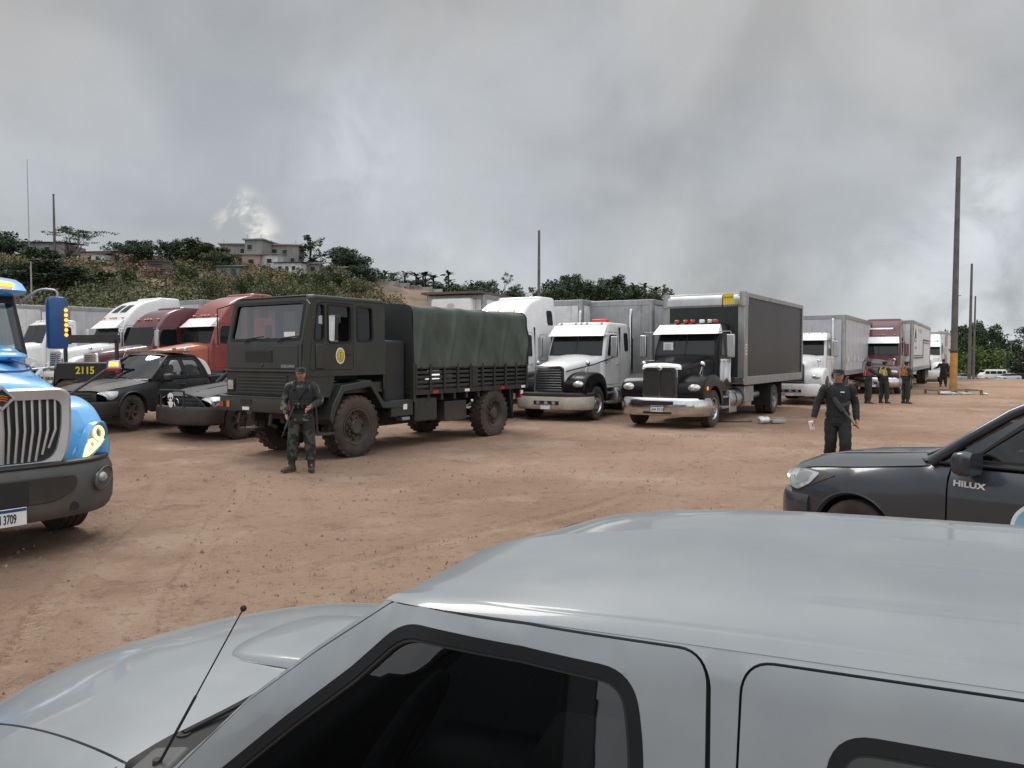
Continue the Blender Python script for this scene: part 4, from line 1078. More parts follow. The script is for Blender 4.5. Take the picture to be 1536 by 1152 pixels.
        if cab != 'day':
            sx = xr+.55; m = MB(); wp = rpoly([(sx, 2.15), (sx-.30, 2.15), (sx-.30, 2.7), (sx, 2.7)], .08); side_pane(m, wp, w, s, .008); q = m.build('sleeper_window', 'glass_black', r); m = MB(); side_frame(m, wp, w, s, .03, .014); m.build('window_seal', 'black_rubber', q)
            m = MB(); m.prism([(-2.18, 1.0), (-2.165, 1.0), (-2.165, 2.9), (-2.18, 2.9)], s*(lerp_tab(w, 1.)+.002), s*(lerp_tab(w, 2.9)-.03)); m.build('panel_seam', 'black_rubber', r)
            if cab == 'high':
                m = MB(); wp = rpoly([(xr+.75, 3.0), (xr+.35, 3.0), (xr+.35, 3.5), (xr+.75, 3.5)], .1); side_pane(m, wp, w, s, .01); m.build('sleeper_window', 'glass_black', r)
        tank(r, -3.1, -1.7, .86, .68, .30, s); m = MB(); m.bx(-1.6, -1.0, s*.6, s*1.08, .45, .52); m.bx(-1.6, -1.0, s*.65, s*1.05, .75, .81); m.bx(-1.62, -.98, s*.6, s*.7, .4, .95); m.build('step', 'alu_dull', r, bevel=.01, seg=1)
        if stacks:
            m = MB(); m.cyl((xr-.14, s*.95, 1.9), .10, 1.3, 'z', 16); m.tube([(xr-.14, s*.95, 2.5), (xr-.14, s*.95, 3.4), (xr-.2, s*.95, 3.55)], .065, 12); m.build('exhaust_stack', 'chrome', r)
        wheel(r, 0, s*1.02, s, .52, .28, 'alu')
        if rear:
            for x in (xr-1.3, xr-2.6):
                wheel(r, x, s*1.06, s, .52, .26, 'dual'); wheel(r, x, s*.76, s, .52, .26, 'dual')
    if cab == 'high' and roof_window:
        m = MB(); front_pane(m, xf, 3.30, 3.62, -.55, -.1, -.5, -.1, .03); front_pane(m, xf, 3.30, 3.62, .1, .55, .1, .5, .03); m.build('skylight', 'glass_black', r)
    chassis_rails(r, xr-3.2, .9); axle(r, 0, .45)
    if rear:
        for x in (xr-1.3, xr-2.6): axle(r, x, .52)
        m = MB(); m.prism(rpoly([(xr-1.2, 1.02), (xr-2.6, 1.02), (xr-2.75, 1.16), (xr-1.05, 1.16)], .05), -.45, .45); m.build('fifth_wheel', 'chassis', r)
    m = MB(); m.bx(xr+.1, -.3, -.6, .6, .55, .95); m.build('underbody', 'chassis', r)
    return r
def trailer(name, loc, yaw, label, L=13.0, z0=1.15, z1=3.95, hw=1.28, side='trailer_white', front=None, frame='alu_dull', cat='trailer', group=None, wheels=True, z=None, cornerr=.12, skirt=True, reefer=False, legs=True, ribs=True):
    r = empty(name, (loc[0], loc[1], terrain(*loc) if z is None else z), yaw, label, cat, group); front = front or side
    m = MB(); m.bx(-L+.02, -.04, -hw+.02, hw-.02, z0+.05, z1-.03); m.build('box', side, r, bevel=.03)
    m = MB(); m.bx(-.045, -.012, -hw+.14, hw-.14, z0+.12, z1-.18); m.build('front_panel', front, r)
    m = MB()
    for s in (-1, 1):
        m.bx(-L, -.02, s*(hw-.01), s*(hw+.02), z0-.08, z0+.14); m.bx(-L, -.02, s*(hw-.01), s*(hw+.012), z1-.16, z1+.01)
        m.cyl((-.11, s*(hw-.10), (z0+z1)/2), .12, z1-z0+.02, 'z', 16)
        m.bx(-L-.01, -L+.1, s*(hw-.02), s*(hw+.015), z0, z1)
    m.bx(-.14, 0, -hw+.1, hw-.1, z0-.05, z0+.12); m.bx(-.14, 0, -hw+.1, hw-.1, z1-.18, z1+.012); m.bx(-L, -.1, -hw+.02, hw-.02, z1-.02, z1+.03)
    m.build('frame', frame, r, bevel=.012, seg=2)
    if ribs:
        k = -1.2
        while k > -L+.5:
            for s in (-1, 1): m = MB(); m.bx(k-.012, k+.012, s*(hw-.03), s*(hw-.012), z0+.12, z1-.14); m.build('seam', side, r)
            k -= 1.22
    m = MB(); m.bx(-L+.1, -.5, -.5, .5, z0-.3, z0-.05)
    for k in range(int(L)): m.bx(-k-.7, -k-.6, -hw+.05, hw-.05, z0-.14, z0-.04)
    m.build('underframe', 'chassis', r)
    m = MB()
    for s in (-1, 1): m.bx(-L-.02, -L+.03, s*.02, s*(hw-.06), z0+.05, z1-.1); m.cyl((-L-.04, s*.35, (z0+z1)/2), .02, z1-z0-.3, 'z', 8)
    m.build('rear_door', side, r)
    if legs:
        for s in (-1, 1):
            m = MB(); m.bx(-2.6, -2.45, s*.85-.06, s*.85+.06, .12, z0-.05); m.bx(-2.68, -2.37, s*.85-.12, s*.85+.12, .06, .12); m.build('landing_leg', 'chassis', r)
    if wheels:
        for x in (-L+1.1, -L+2.4):
            axle(r, x, .52)
            for s in (-1, 1): wheel(r, x, s*1.08, s, .52, .26, 'dual'); wheel(r, x, s*.78, s, .52, .26, 'dual')
        for s in (-1, 1):
            m = MB(); m.bx(-L+.35, -L+.37, s*.62, s*1.22, .25, z0-.1); m.build('mud_flap', 'black_rubber', r)
    if reefer:
        m = MB(); m.bx(-.02, .42, -.9, .9, z1-1.75, z1-.12); o = m.build('cooling_unit', 'white_paint', r, bevel=.12, seg=4); m = MB()
        for k in range(8): m.bx(.42, .44, -.6, .6, z1-1.5+k*.06, z1-1.47+k*.06)
        m.build('louvre', 'black_flat', o); m = MB(); m.prism([(.16*cos(a*pi/10), z1-.42+.09*sin(a*pi/10)) for a in range(20)], .42, .435, 'x'); m.build('badge', 'grille_grey', o)
        m = MB(); m.bx(-L, .5, -hw, hw, z1+.032, z1+.12); m.build('roof_cap', 'roof_rust', r)
    return r
# ================================================================ the trucks in the yard
YAW = -122.
HX, HY = cos(radians(YAW)), sin(radians(YAW)); LX, LY = -HY, HX
def ahead(p, f, l=0.): return (p[0]+HX*f+LX*l, p[1]+HY*f+LY*l)

# --- white tractor right of the army lorry, with its grey trailer
fr = semi('semi_truck', (1.62, 24.0), -119.5, 'white tractor unit with black fenders and red beacon bar, right of the army lorry', 'low', 'white_paint', fendm='black_paint', bump='cream_plastic', grille='bars', group='parked tractor units', bstripe=True, markers='amber_lens')
for a, b in ((-.62, 2.92), (-.53, 2.86), (-.44, 2.80), (-.35, 2.74), (-.26, 2.68), (.26, 2.68), (.35, 2.74), (.44, 2.80), (.53, 2.86), (.62, 2.92)):
    pass
m = MB(); m.bx(-.28, .28, -.10, .10, 0, .10)
o = m.build('beacon_bar', 'red_glow', fr, bevel=.04, seg=3, loc=(-1.62, .55, 3.06)); o.rotation_euler = (0, 0, pi/2)
m = MB()
for k in range(9):
    for s in (-1, 1):
        u = .12+k*.075; zz = 2.64+k*.030; t = (zz-2.60)/.33; m.ball((lerp_tab(CABS['low']['xf'], 2.93)+.40-.40*t+.025, s*u, zz), .012, 6, 4)
m.build('visor_stud', 'black_flat', fr)
text('lettering', 'Los Armas', .17, 'white_flat', fr, frame_M((-.955, -.40, 2.16), (0, 1, 0), (-.39, 0, .9)), .002)
m = MB(); m.tube([(.98, .56, 1.50), (-.2, .95, 1.70), (-1.4, 1.09, 1.92)], .02, 5); m.build('side_stripe', 'black_flat', fr)
trailer('trailer', ahead((1.62, 24.0), -4.15), -119.5, 'grey box trailer with rounded front corners behind the white tractor with black fenders', 12.5, 1.15, 3.92, side='trailer_grey', front='alu_dull', group='box trailers')

# --- white high roof sleeper behind the canvas, with trailer; cooling trailer further left
wt = semi('semi_truck', (-1.25, 23.9), -121, 'white high roof sleeper tractor standing behind the canvas of the army lorry', 'high', 'white_paint', bump='white_paint', group='parked tractor units', roof_window=True, stacks=False)
trailer('trailer', ahead((-1.25, 23.9), -5.0), -121, 'off white trailer behind the high roof sleeper, only its front upper edge showing', 12.5, 1.15, 3.95, side='trailer_white', group='box trailers')
trailer('trailer', (-2.25, 30.6), -112, 'white refrigerated trailer with a dark badge, seen above the canvas', 12.5, 1.2, 4.25, side='white_paint', group='box trailers', reefer=True, z=.1)

# --- black box truck
def box_truck():
    loc = (4.56, 21.58); r = semi('box_truck', loc, -123, 'black box truck with chrome bumper, black mesh grille and tall black cargo box', 'day', 'black_paint', visor='white_visor', bump='chrome', grille='mesh', grille_m='chrome', rear=False, markers=None, stacks=False, detail=False, cat='box truck')
    m = MB(); m.bx(1.22, 1.235, -.45, .45, .66, .76); m.build('bumper_grille', 'black_flat', r, bevel=.02); m = MB(); m.bx(1.22, 1.236, -.40, .40, .41, .47); m.build('bumper_slot', 'black_flat', r, bevel=.01)
    plate(r, 1.245, 0, .55, 'CAA 0121', .36, .16)
    m = MB(); m.prism(rpoly([(-.44, .88), (.44, .88), (.40, 1.58), (-.40, 1.58)], .08), 1.006, 1.014, 'x'); m.build('grille_mesh', 'black_plastic', r)
    m = MB(); m.bx(1.02, 1.05, -.02, .02, .9, 1.6); m.ball((1.04, 0, 1.63), 1., 10, 8, (.03, .07, .06)); m.build('grille_bar', 'chrome', r)
    m = MB(); hood(m, [(1.0, .53, 1.60, 1.68, .06, .02), (.90, .56, 1.60, 1.74, .08, .03)]); m.build('hood_cap', 'white_visor', r)
    for s in (-1, 1):
        m = MB(); m.ball((.60, s*1.14, 1.10), 1., 12, 8, (.14, .05, .10)); m.build('side_marker', 'amber_glow', r)
    for k, (y, mt) in enumerate(((-.42, 'red_lens'), (-.16, 'red_lens'), (.06, 'red_lens'), (.74, 'red_lens'), (.34, 'white_flat'), (.58, 'headlight_glass'))):
        m = MB(); m.bx(-1.40, -1.26, y-.07, y+.07, 2.92, 3.03); m.build('roof_lamp', mt, r, bevel=.03, seg=3)
    m = MB(); m.bx(-.93, -.925, -.68, -.38, 2.10, 2.36); o = m.build('windscreen_notice', 'white_flat', r); o.rotation_euler = (0, -.0, 0); o.location = (.02, 0, 0)
    m = MB()
    for k in range(4): m.bx(-.90, -.897, -.63, -.43, 2.15+k*.05, 2.165+k*.05)
    m.build('notice_print', 'grille_grey', o)
    # cargo box
    x0, x1, z0, z1, hw = -2.42, -10.0, 1.18, 3.85, 1.27
    m = MB(); m.bx(x1+.02, x0-.02, -hw+.03, hw-.03, z0+.05, z1-.04); box = m.build('cargo_box', 'box_black', r, bevel=.02)
    m = MB()
    for s in (-1, 1):
        m.bx(x1, x0-.02, s*(hw-.02), s*(hw+.02), z0-.10, z0+.16); m.bx(x1, x0-.02, s*(hw-.02), s*(hw+.014), z1-.12, z1+.02)
        m.bx(x0-.30, x0+.02, s*(hw-.03), s*(hw+.016), z0+.1, z1-.05); m.bx(x0-.05, x0+.03, s*(hw-.20), s*(hw+.012), z0+.1, z1-.05); m.bx(x1-.02, x1+.10, s*(hw-.02), s*(hw+.02), z0, z1)
    m.build('box_frame', 'alu_dull', box, bevel=.02, seg=3)
    m = MB(); m.prism(rpoly([(x0-.4, z1+.03), (x0+.06, z1-.05), (x0+.06, z1-.36), (x0-.4, z1-.36)], [.0, .16, .0, .0]), -hw, hw); m.bx(x0-.2, x0+.03, -hw, hw, z0-.06, z0+.14); m.bx(x1, x0-.3, -hw+.02, hw-.02, z1-.02, z1+.035); m.build('box_cap', 'alu', box, bevel=.012)
    for s in (-1, 1): m = MB(); m.cyl((x0-.02, s*(hw-.06), z1-.18), .11, .42, 'z', 14); m.build('corner_casting', 'alu_dull', box)
    m = MB(); m.bx(x0+.02, x0+.034, -hw+.2, hw-.2, z0+.14, z1-.36); m.build('front_panel', 'tarp_black', box)
    m = MB()
    for k in range(34): m.bx(x0+.036, x0+.05, -hw+.24+k*.062, -hw+.27+k*.062, z1-.40, z1-.365)
    m.build('trim', 'alu', box)
    m = MB()
    for k in range(13): m.cyl((x0-.28-k*.52, hw+.012, z0+.22), .012, .02, 'y', 8); m.cyl((x0-.28-k*.52, hw+.012, z1-.16), .012, .02, 'y', 8)
    m.build('rivet', 'alu_dull', box)
    m = MB(); m.bx(x0-.20, x0-.06, hw+.017, hw+.022, 2.0, 2.32); q = m.build('sticker', 'white_flat', box); m = MB()
    for k in range(3): m.bx(x0-.17, x0-.09, hw+.023, hw+.025, 2.05+k*.09, 2.10+k*.09)
    m.build('sticker_print', 'gun_grey', q)
    m = MB(); m.tube([(-1.75, .78, 2.9), (-1.78, .80, 3.75)], .012, 6); o = m.build('flag_pole', 'black_flat', r); m = MB(); m.bx(-1.80, -1.79, .80, 1.12, 3.48, 3.80); q = m.build('yellow_sign', 'yellow_flat', o); text('lettering', 'AVANTE', .07, 'black_flat', q, frame_M((-1.785, .96, 3.68), (0, 1, 0), (0, 0, 1)))
    for s in (-1, 1):
        m = MB(); m.bx(-3.7, -2.75, s*.75, s*1.2, .55, 1.05); m.build('tool_box', 'alu_dull', r, bevel=.02); m = MB(); m.tube([(-5.0, s*.9, .72), (-4.1, s*.9, .72)], .13, 14); m.build('air_tank', 'alu', r)
        m = MB(); m.hexa([(-2.3, s*.7, .3), (-1.6, s*.7, .3), (-1.6, s*1.1, .3), (-2.3, s*1.1, .3), (-2.2, s*.7, .95), (-1.7, s*.7, .95), (-1.7, s*1.08, .95), (-2.2, s*1.08, .95)]); m.build('step_tread', 'alu', r, bevel=.02)
        for x in (-6.2,): wheel(r, x, s*1.08, s, .5, .26, 'dual'); wheel(r, x, s*.78, s, .5, .26, 'dual')
        m = MB(); m.bx(-7.05, -7.03, s*.6, s*1.24, .22, 1.1); m.build('mud_flap', 'black_rubber', r)
        m = MB(); m.bx(-5.62, -5.60, s*.6, s*1.24, .3, 1.1); m.build('mud_flap', 'black_rubber', r)
    axle(r, -6.2, .5); chassis_rails(r, -9.9, -2.2)
    # washing hung over the mirror bracket
    m = MB(); R = []
    for k in range(10):
        t = k/9; R.append([(-.95+.03*sin(j*1.9+t*3)+.02*t, 1.02+.30*j/7, 1.88-t*.62-.06*sin(j*1.1)*t) for j in range(8)])
    m.loft(R, False, False); cl = m.build('towel', 'trailer_white', None, solid=.012); cl.location = r.location; cl.rotation_euler = r.rotation_euler; tag(cl, 'pale rag hung over the mirror bracket of the black box truck', 'rag')
    return r
box_truck()

# --- trucks further right
cw = semi('semi_truck', (11.75, 31.6), YAW, 'white tractor unit half hidden behind the black box truck', 'day', 'white_paint', bump='white_paint', grille='bars', grille_m='alu', group='parked tractor units', stacks=True)
t = trailer('trailer', (13.85, 35.1), YAW, 'plain grey box trailer with streaky white marks, left of the maroon sleeper', 12.3, 1.15, 3.78, side='trailer_grey', front='trailer_grey', group='box trailers')
random.seed(3)
for k in range(9):
    m = MB(); x = -.6-k*.62; m.poly([(x, 1.306, 1.66+random.uniform(-.05, .05)), (x-random.uniform(.2, .45), 1.306, 1.70+random.uniform(-.05, .05)), (x-random.uniform(.1, .3), 1.306, 1.85+random.uniform(-.05, .12)), (x-.02, 1.306, 1.8)]); m.build('paint_mark', 'white_flat', t)
mt_ = semi('semi_truck', (18.95, 39.9), YAW, 'maroon high roof sleeper tractor with white hood trim, right of the plain grey trailer', 'high', 'maroon_paint', visor='white_visor', bump='chrome', group='parked tractor units', stacks=False)
m = MB(); front_pane(m, CABS['high']['xf'], 3.36, 3.44, -.6, .6, None, None, .03, 3); m.build('roof_stripe', 'white_flat', mt_)
t = trailer('trailer', (21.4, 43.7), YAW, 'white trailer with a dark triangle emblem and grey band, behind the maroon sleeper at right', 14., 1.15, 3.92, side='trailer_white', front='trailer_white', group='box trailers')
m = MB(); y = 1.292
m.poly([(-1.0, y, 2.75), (-2.3, y, 2.75), (-1.65, y, 3.6)]); q = m.build('triangle_emblem', 'gun_grey', t)
m = MB(); [m.bx(-1.0-k*.13, -1.06-k*.13, y-.001, y+.006, 2.78, 2.95) for k in range(10)]; m.build('emblem_bar', 'trailer_white', q)
m = MB()
for a in ((-.7, -7.6, 1.78, 1.86), (-.7, -7.6, 1.93, 1.98), (-7.45, -7.6, 1.8, 3.0), (-7.25, -7.32, 1.95, 2.9), (-7.6, -12.8, 2.9, 3.0), (-7.3, -12.8, 2.75, 2.8)): m.bx(a[0], a[1], y-.002, y+.003, a[2], a[3])
m.build('stripe', 'gun_grey', t)
text('lettering', 'TRANSPORTES', .34, 'trailer_grey', t, frame_M((-4.9, y+.002, 3.45), (-1, 0, 0), (0, 0, 1)))
text('lettering', 'CARGA', .24, 'gun_grey', t, frame_M((-1.75, y+.002, 2.40), (-1, 0, 0), (0, 0, 1)))
semi('semi_truck', (31.0, 57.6), YAW, 'distant white tractor unit beside the man in black, left of the banded pole', 'mid', 'white_paint', bump='white_paint', group='parked tractor units', detail=False)
t = trailer('trailer', (33.4, 61.5), YAW, 'farthest white trailer, its end hidden behind the banded pole', 12.5, 1.15, 3.8, side='trailer_white', group='box trailers')
m = MB(); m.bx(-3, -5, 1.292, 1.296, 2.3, 2.5); m.bx(-6, -7.5, 1.292, 1.296, 2.3, 2.5); m.build('stripe', 'gun_grey', t)

# --- the rank of tractors at left
mar = semi('semi_truck', (-14.9, 28.9), -124, 'dark maroon mid roof sleeper tractor behind the black patrol pickup', 'mid', 'maroon_paint', visor=None, bump='chrome', group='parked tractor units', stacks=False)
semi('semi_truck', (-17.6, 31.4), -124, 'white high roof sleeper tractor left of the maroon one', 'high', 'white_paint', bump='white_paint', group='parked tractor units', stacks=False, roof_window=True)
semi('semi_truck', (-12.6, 28.6), -124, 'red roofed sleeper tractor with a white visor, left of the army lorry', 'high', 'red_paint', hoodm='orange_red', fendm='white_paint', visor='white_visor', bump='white_paint', group='parked tractor units', stacks=False)
semi('semi_truck', (-20.2, 30.8), -124, 'old white day cab tractor partly hidden behind the blue mirror', 'day', 'white_paint', visor=None, bump='white_paint', group='parked tractor units', stacks=False)
mar.scale = (.95, .95, .94)
trailer('trailer', (-22.4, 37.5), -124, 'grey box trailer with a pale front behind the blue mirror', 12., 1.15, 3.8, side='trailer_grey', front='trailer_white', group='box trailers')
trailer('trailer', (-26.4, 37.0), -124, 'white ribbed trailer behind the windscreen of the blue truck', 12., 1.15, 3.95, side='trailer_white', group='box trailers')
trailer('trailer', (-15.6, 36.6), -124, 'pale trailer showing between the white and the red sleeper roofs', 12., 1.2, 4.05, side='trailer_white', front='trailer_grey', group='box trailers')
trailer('trailer', (-10.2, 33.4), -124, 'white trailer coupled behind the red roofed sleeper', 12., 1.2, 3.9, side='trailer_white', group='box trailers')
# ================================================================ army lorry
def flat_surf(o, a, b):
    o, a, b = V(o), V(a), V(b); return Surf([[o, o+b], [o+a, o+a+b]])
def army_lorry():
    loc = (-3.99, 15.53)
    r = empty('army_lorry', (loc[0], loc[1], 0.0), -123.6, 'dark green army lorry with a green canvas over its slatted bed', 'army truck')
    HW = 1.10; XR = -.87
    holes = [rpoly([(1.0, 2.27), (.76, 2.27), (.76, 2.94), (.92, 2.94)], .07), rpoly([(.66, 2.24), (.08, 2.24), (.08, 2.93), (.66, 2.93)], .07), rpoly([(-.10, 2.28), (-.52, 2.28), (-.50, 2.93), (-.10, 2.93)], .08)]
    m = MB(); S = flat_surf((-1, HW, 1.), (2.4, 0, 0), (0, 0, 2.2))
    outl = rpoly([(1.27, 1.20), (1.28, 1.72), (1.26, 2.2), (1.10, 2.95), (1.02, 3.05), (XR+.06, 3.05), (XR, 2.9), (XR, 1.62), (-.55, 1.62), (.50, 1.62), (.62, 1.2)], [.02, .05, .05, .06, .06, .12, .1, .05, .03, .03, .02])
    panel(m, S, (0, 2), outl, holes, 0, .05, .12, 1 if S.nrm(.5, .5)[1] > 0 else -1); mirror_mb(m)
    # front wall with the windscreen opening
    F = flat_surf((1.27, -1.2, 2.2), (0, 2.4, 0), (-.19, 0, .85)); sg = 1 if F.nrm(.5, .5)[0] > 0 else -1
    panel(m, F, (1, 2), rpoly([(-HW+.02, 2.18), (HW-.02, 2.18), (HW-.02, 3.05), (-HW+.02, 3.05)], .05), [rpoly([(-.99, 2.28), (.99, 2.28), (.97, 2.97), (-.97, 2.97)], .07)], 0, .05, .15, sg)
    B = flat_surf((XR, -1.2, 1.0), (0, 2.4, 0), (0, 0, 2.2)); sb = 1 if B.nrm(.5, .5)[0] < 0 else -1
    panel(m, B, (1, 2), [(-HW+.01, 1.3), (HW-.01, 1.3), (HW-.01, 3.03), (-HW+.01, 3.03)], [rpoly([(-.85, 2.25), (-.12, 2.25), (-.12, 2.85), (-.85, 2.85)], .06), rpoly([(.12, 2.25), (.85, 2.25), (.85, 2.85), (.12, 2.85)], .06)], 0, .04, .15, sb)
    m.bx(1.22, 1.285, -HW+.03, HW-.03, 1.2, 2.19); m.bx(XR+.02, 1.2, -HW+.06, HW-.06, 1.25, 1.45)
    m.build('cab', 'army_green', r)
    m = MB(); tower(m, [3.03, 3.05, 3.06], [(3, 1.10), (3.1, 1.04)], XR-.01, [(3, HW+.012), (3.1, HW+.01)], .10, 4, .06); m.bx(.1, .6, -.3, .3, 3.10, 3.13); m.bx(.95, 1.08, -.95, .95, 3.075, 3.10); m.build('roof', 'army_green', r, bevel=.01)
    # glass
    m = MB(); panel(m, F, (1, 2), rpoly([(-1.0, 2.27), (1.0, 2.27), (.98, 2.98), (-.98, 2.98)], .07), (), -.03, 0, .3, sg); ws = m.build('windscreen', 'glass_screen', r)
    m = MB()
    for a in (-.5, .45): m.tube([(1.30, a, 2.22), (1.29, a+.1, 2.30), (1.27, a+.52, 2.34)], .013, 5)
    m.build('wiper', 'black_rubber', ws)
    m = MB(); panel(m, F, (1, 2), rpoly([(-1.02, 2.25), (1.02, 2.25), (1.0, 3.0), (-1.0, 3.0)], .09), [rpoly([(-.965, 2.305), (.965, 2.305), (.945, 2.945), (-.945, 2.945)], .06)], .008, .01, .3, sg); m.build('windscreen_seal', 'black_rubber', ws)
    m = MB(); m.bx(1.20, 1.21, .52, .82, 2.31, 2.42); m.build('windscreen_paper', 'white_flat', ws).rotation_euler = (0, 0, 0); m = MB(); m.bx(1.17, 1.18, .80, .98, 2.31, 2.40); m.build('windscreen_sticker', 'amber_lens', ws)
    for s in (-1, 1):
        for k, h in enumerate(holes):
            m = MB(); m.poly([(x, s*(HW-.03), z) for x, z in h]) if k != 1 else m.poly([(x, s*(HW-.035), z) for x, z in rpoly([(.66, 2.72), (.08, 2.72), (.08, 2.93), (.66, 2.93)], .03)])
            q = m.build('side_window', 'glass_tint' if k == 2 else 'glass_clear', r); m = MB(); c = V((sum(p[0] for p in h)/len(h), sum(p[1] for p in h)/len(h)))
            big = [tuple(V(p)+(V(p)-c).normalized()*.03) for p in h]; sml = [tuple(V(p)-(V(p)-c).normalized()*.015) for p in h]
            m.loft([[(x, s*(HW+.012), z) for x, z in big], [(x, s*(HW+.014), z) for x, z in sml], [(x, s*(HW-.03), z) for x, z in sml]], True, False); m.build('window_seal', 'black_rubber', q)
        m = MB()
        ln = rpoly([(1.12, 1.72), (.02, 1.72), (.02, 2.98), (.86, 2.98), (1.06, 2.3)], .06); n = len(ln)
        for i in range(n):
            a, b = ln[i], ln[(i+1) % n]; m.tube([(a[0], s*(HW+.001), a[1]), (b[0], s*(HW+.001), b[1])], .009, 4, False)
        d = m.build('door', 'black_rubber', r); m = MB(); m.box((.16, s*(HW+.025), 2.02), (.14, .03, .05)); m.build('handle', 'black_plastic', d, bevel=.008)
        m = MB(); m.bx(XR, 1.26, s*(HW-.005), s*(HW+.018), 1.60, 1.64); m.build('trim', 'army_green', r)
        m = MB(); m.bx(.98, .78, s*(HW-.005), s*(HW+.025), 1.74, 2.2); m.build('access_flap', 'army_green', r, bevel=.02)
        # angular mudguard
        m = MB(); o_ = [(.74, .80), (.66, 1.05), (.42, 1.42), (-.35, 1.50), (-.72, 1.05), (-1.35, 1.02)]; th = .05
        R = []
        for i, (x, z) in enumerate(o_): R.append([(x, s*.55, z), (x, s*1.21, z), (x*.93-.02, s*1.215, z-.13), (x*.93-.02, s*.55, z-.13)])
        m.loft(R); m.build('mudguard', 'army_green', r, bevel=.015)
        m = MB(); m.bx(-1.62, -.95, s*.6, s*1.2, .72, 1.06); m.build('battery_box', 'army_green', r, bevel=.02); m = MB(); m.bx(-1.42, -1.30, s*1.202, s*1.208, .86, .97); m.build('reflector', 'white_flat', r)
        m = MB(); m.tube([(1.12, s*1.05, 3.0), (1.3, s*1.34, 2.9), (1.28, s*1.36, 2.2)], .014, 6); m.build('mirror_arm', 'black_plastic', r)
        # emblem on the door
        if s > 0:
            c = (.36, HW+.004, 1.98); k = 32
            m = MB(); m.prism([(c[0]+.115*cos(2*pi*i/k), c[2]+.155*sin(2*pi*i/k)) for i in range(k)], HW, HW+.006); e = m.build('door_emblem', 'white_flat', r)
            m = MB(); m.prism([(c[0]+.095*cos(2*pi*i/k), c[2]+.130*sin(2*pi*i/k)) for i in range(k)], HW+.004, HW+.009); m.build('emblem_field', 'yellow_dull', e)
            m = MB(); m.prism([(c[0]-.05, c[2]+.08), (c[0]+.05, c[2]+.08), (c[0]+.05, c[2]-.03), (c[0], c[2]-.09), (c[0]-.05, c[2]-.03)], HW+.008, HW+.011); m.build('emblem_shield', 'yellow_flat', e)
            m = MB(); m.prism([(c[0]-.008, c[2]+.05), (c[0]+.008, c[2]+.05), (c[0]+.008, c[2]-.05), (c[0], c[2]-.075), (c[0]-.008, c[2]-.05)], HW+.010, HW+.013); m.prism([(c[0]-.03, c[2]+.055), (c[0]+.03, c[2]+.055), (c[0]+.03, c[2]+.068), (c[0]-.03, c[2]+.068)], HW+.010, HW+.013); m.build('emblem_sword', 'black_flat', e)
        wheel(r, 0, s*1.0, s, .60, .36, 'army', steer=.0)
        wheel(r, -4.62, s*1.04, s, .57, .36, 'army')
    # front panel, grille, lamps, bumper
    m = MB(); m.bx(1.285, 1.30, -.98, .98, 1.74, 2.17); fp = m.build('front_panel', 'army_green', r, bevel=.012); m = MB(); m.bx(1.30, 1.306, -.50, .30, 1.86, 2.08)
    for k in range(5): m.bx(1.304, 1.318, -.48, .28, 1.88+k*.04, 1.90+k*.04)
    m.build('vent', 'black_plastic', fp); m = MB(); m.ball((1.305, 0, 1.80), .03, 10, 6); m.build('badge', 'gun_grey', fp)
    text('lettering', 'SUSEGANA', .075, 'grille_grey', fp, frame_M((1.303, .72, 1.785), (0, 1, 0), (0, 0, 1)))
    m = MB(); m.bx(1.285, 1.305, -1.06, 1.06, 1.22, 1.67); g = m.build('grille', 'black_plastic', r, bevel=.01); m = MB()
    for k in range(6): m.bx(1.305, 1.325, -.72, .72, 1.27+k*.062, 1.30+k*.062)
    m.build('grille_bar', 'army_green', g); m = MB(); m.bx(1.28, 1.335, -1.10, 1.10, 1.68, 1.71); m.build('grille_lip', 'army_green_light', g, bevel=.01)
    for s in (-1, 1):
        m = MB(); m.bx(1.30, 1.33, s*.80, s*1.02, 1.30, 1.54); h = m.build('headlight', 'black_plastic', r, bevel=.01); m = MB(); m.bx(1.33, 1.34, s*.83, s*.99, 1.33, 1.51); m.build('lens', 'headlight_glass', h, bevel=.008)
    m = MB(); bumper(m, [(1.46, 0), (1.46, .6), (1.45, 1.0), (1.36, 1.17), (1.15, 1.2)], .93, 1.21, .10, .012); b = m.build('bumper', 'army_green', r); m = MB(); bumper(m, [(1.465, 0), (1.465, .6), (1.455, 1.0), (1.365, 1.18), (1.15, 1.21)], 1.195, 1.22, .08, .012); m.build('bumper_edge', 'army_green_light', b)
    for s in (-1, 1):
        m = MB(); m.bx(1.475, 1.49, s*.93, s*1.05, 1.0, 1.10); m.build('turn_signal', 'red_lens', b); m = MB(); m.bx(1.478, 1.49, s*.74, s*.82, 1.0, 1.12); m.build('marker_light', 'amber_lens', b)
        m = MB(); m.tube([(1.46, s*.45, .9), (1.5, s*.45, .72), (1.35, s*.45, .66)], .035, 8); m.build('tow_hook', 'chassis', r)
    m = MB(); m.bx(1.474, 1.482, -.42, -.1, 1.08, 1.16); m.build('step_hole', 'black_flat', b); m = MB(); m.bx(1.476, 1.484, -.36, -.16, .96, 1.02); m.build('licence_plate', 'white_flat', b)
    # inside the cab
    for s in (-1, 1):
        m = MB(); m.bx(-.35, .25, s*.25, s*.85, 1.5, 1.9); m.box((-.42, s*.55, 2.25), (.14, .56, .8)); m.box((-.45, s*.55, 2.75), (.10, .30, .2)); m.build('seat', 'interior', r, bevel=.05, seg=3)
    m = MB(); m.bx(.85, 1.2, -1.05, 1.05, 1.95, 2.24); m.build('dashboard', 'interior', r, bevel=.05); m = MB(); m.lathe([(.23+.018*cos(t*pi/4), .018*sin(t*pi/4)) for t in range(9)], (0, 0, 0), 'z', 28); o = m.build('steering_wheel', 'black_rubber', r, loc=(.72, .52, 2.32)); o.rotation_euler = (0, radians(-35), 0)
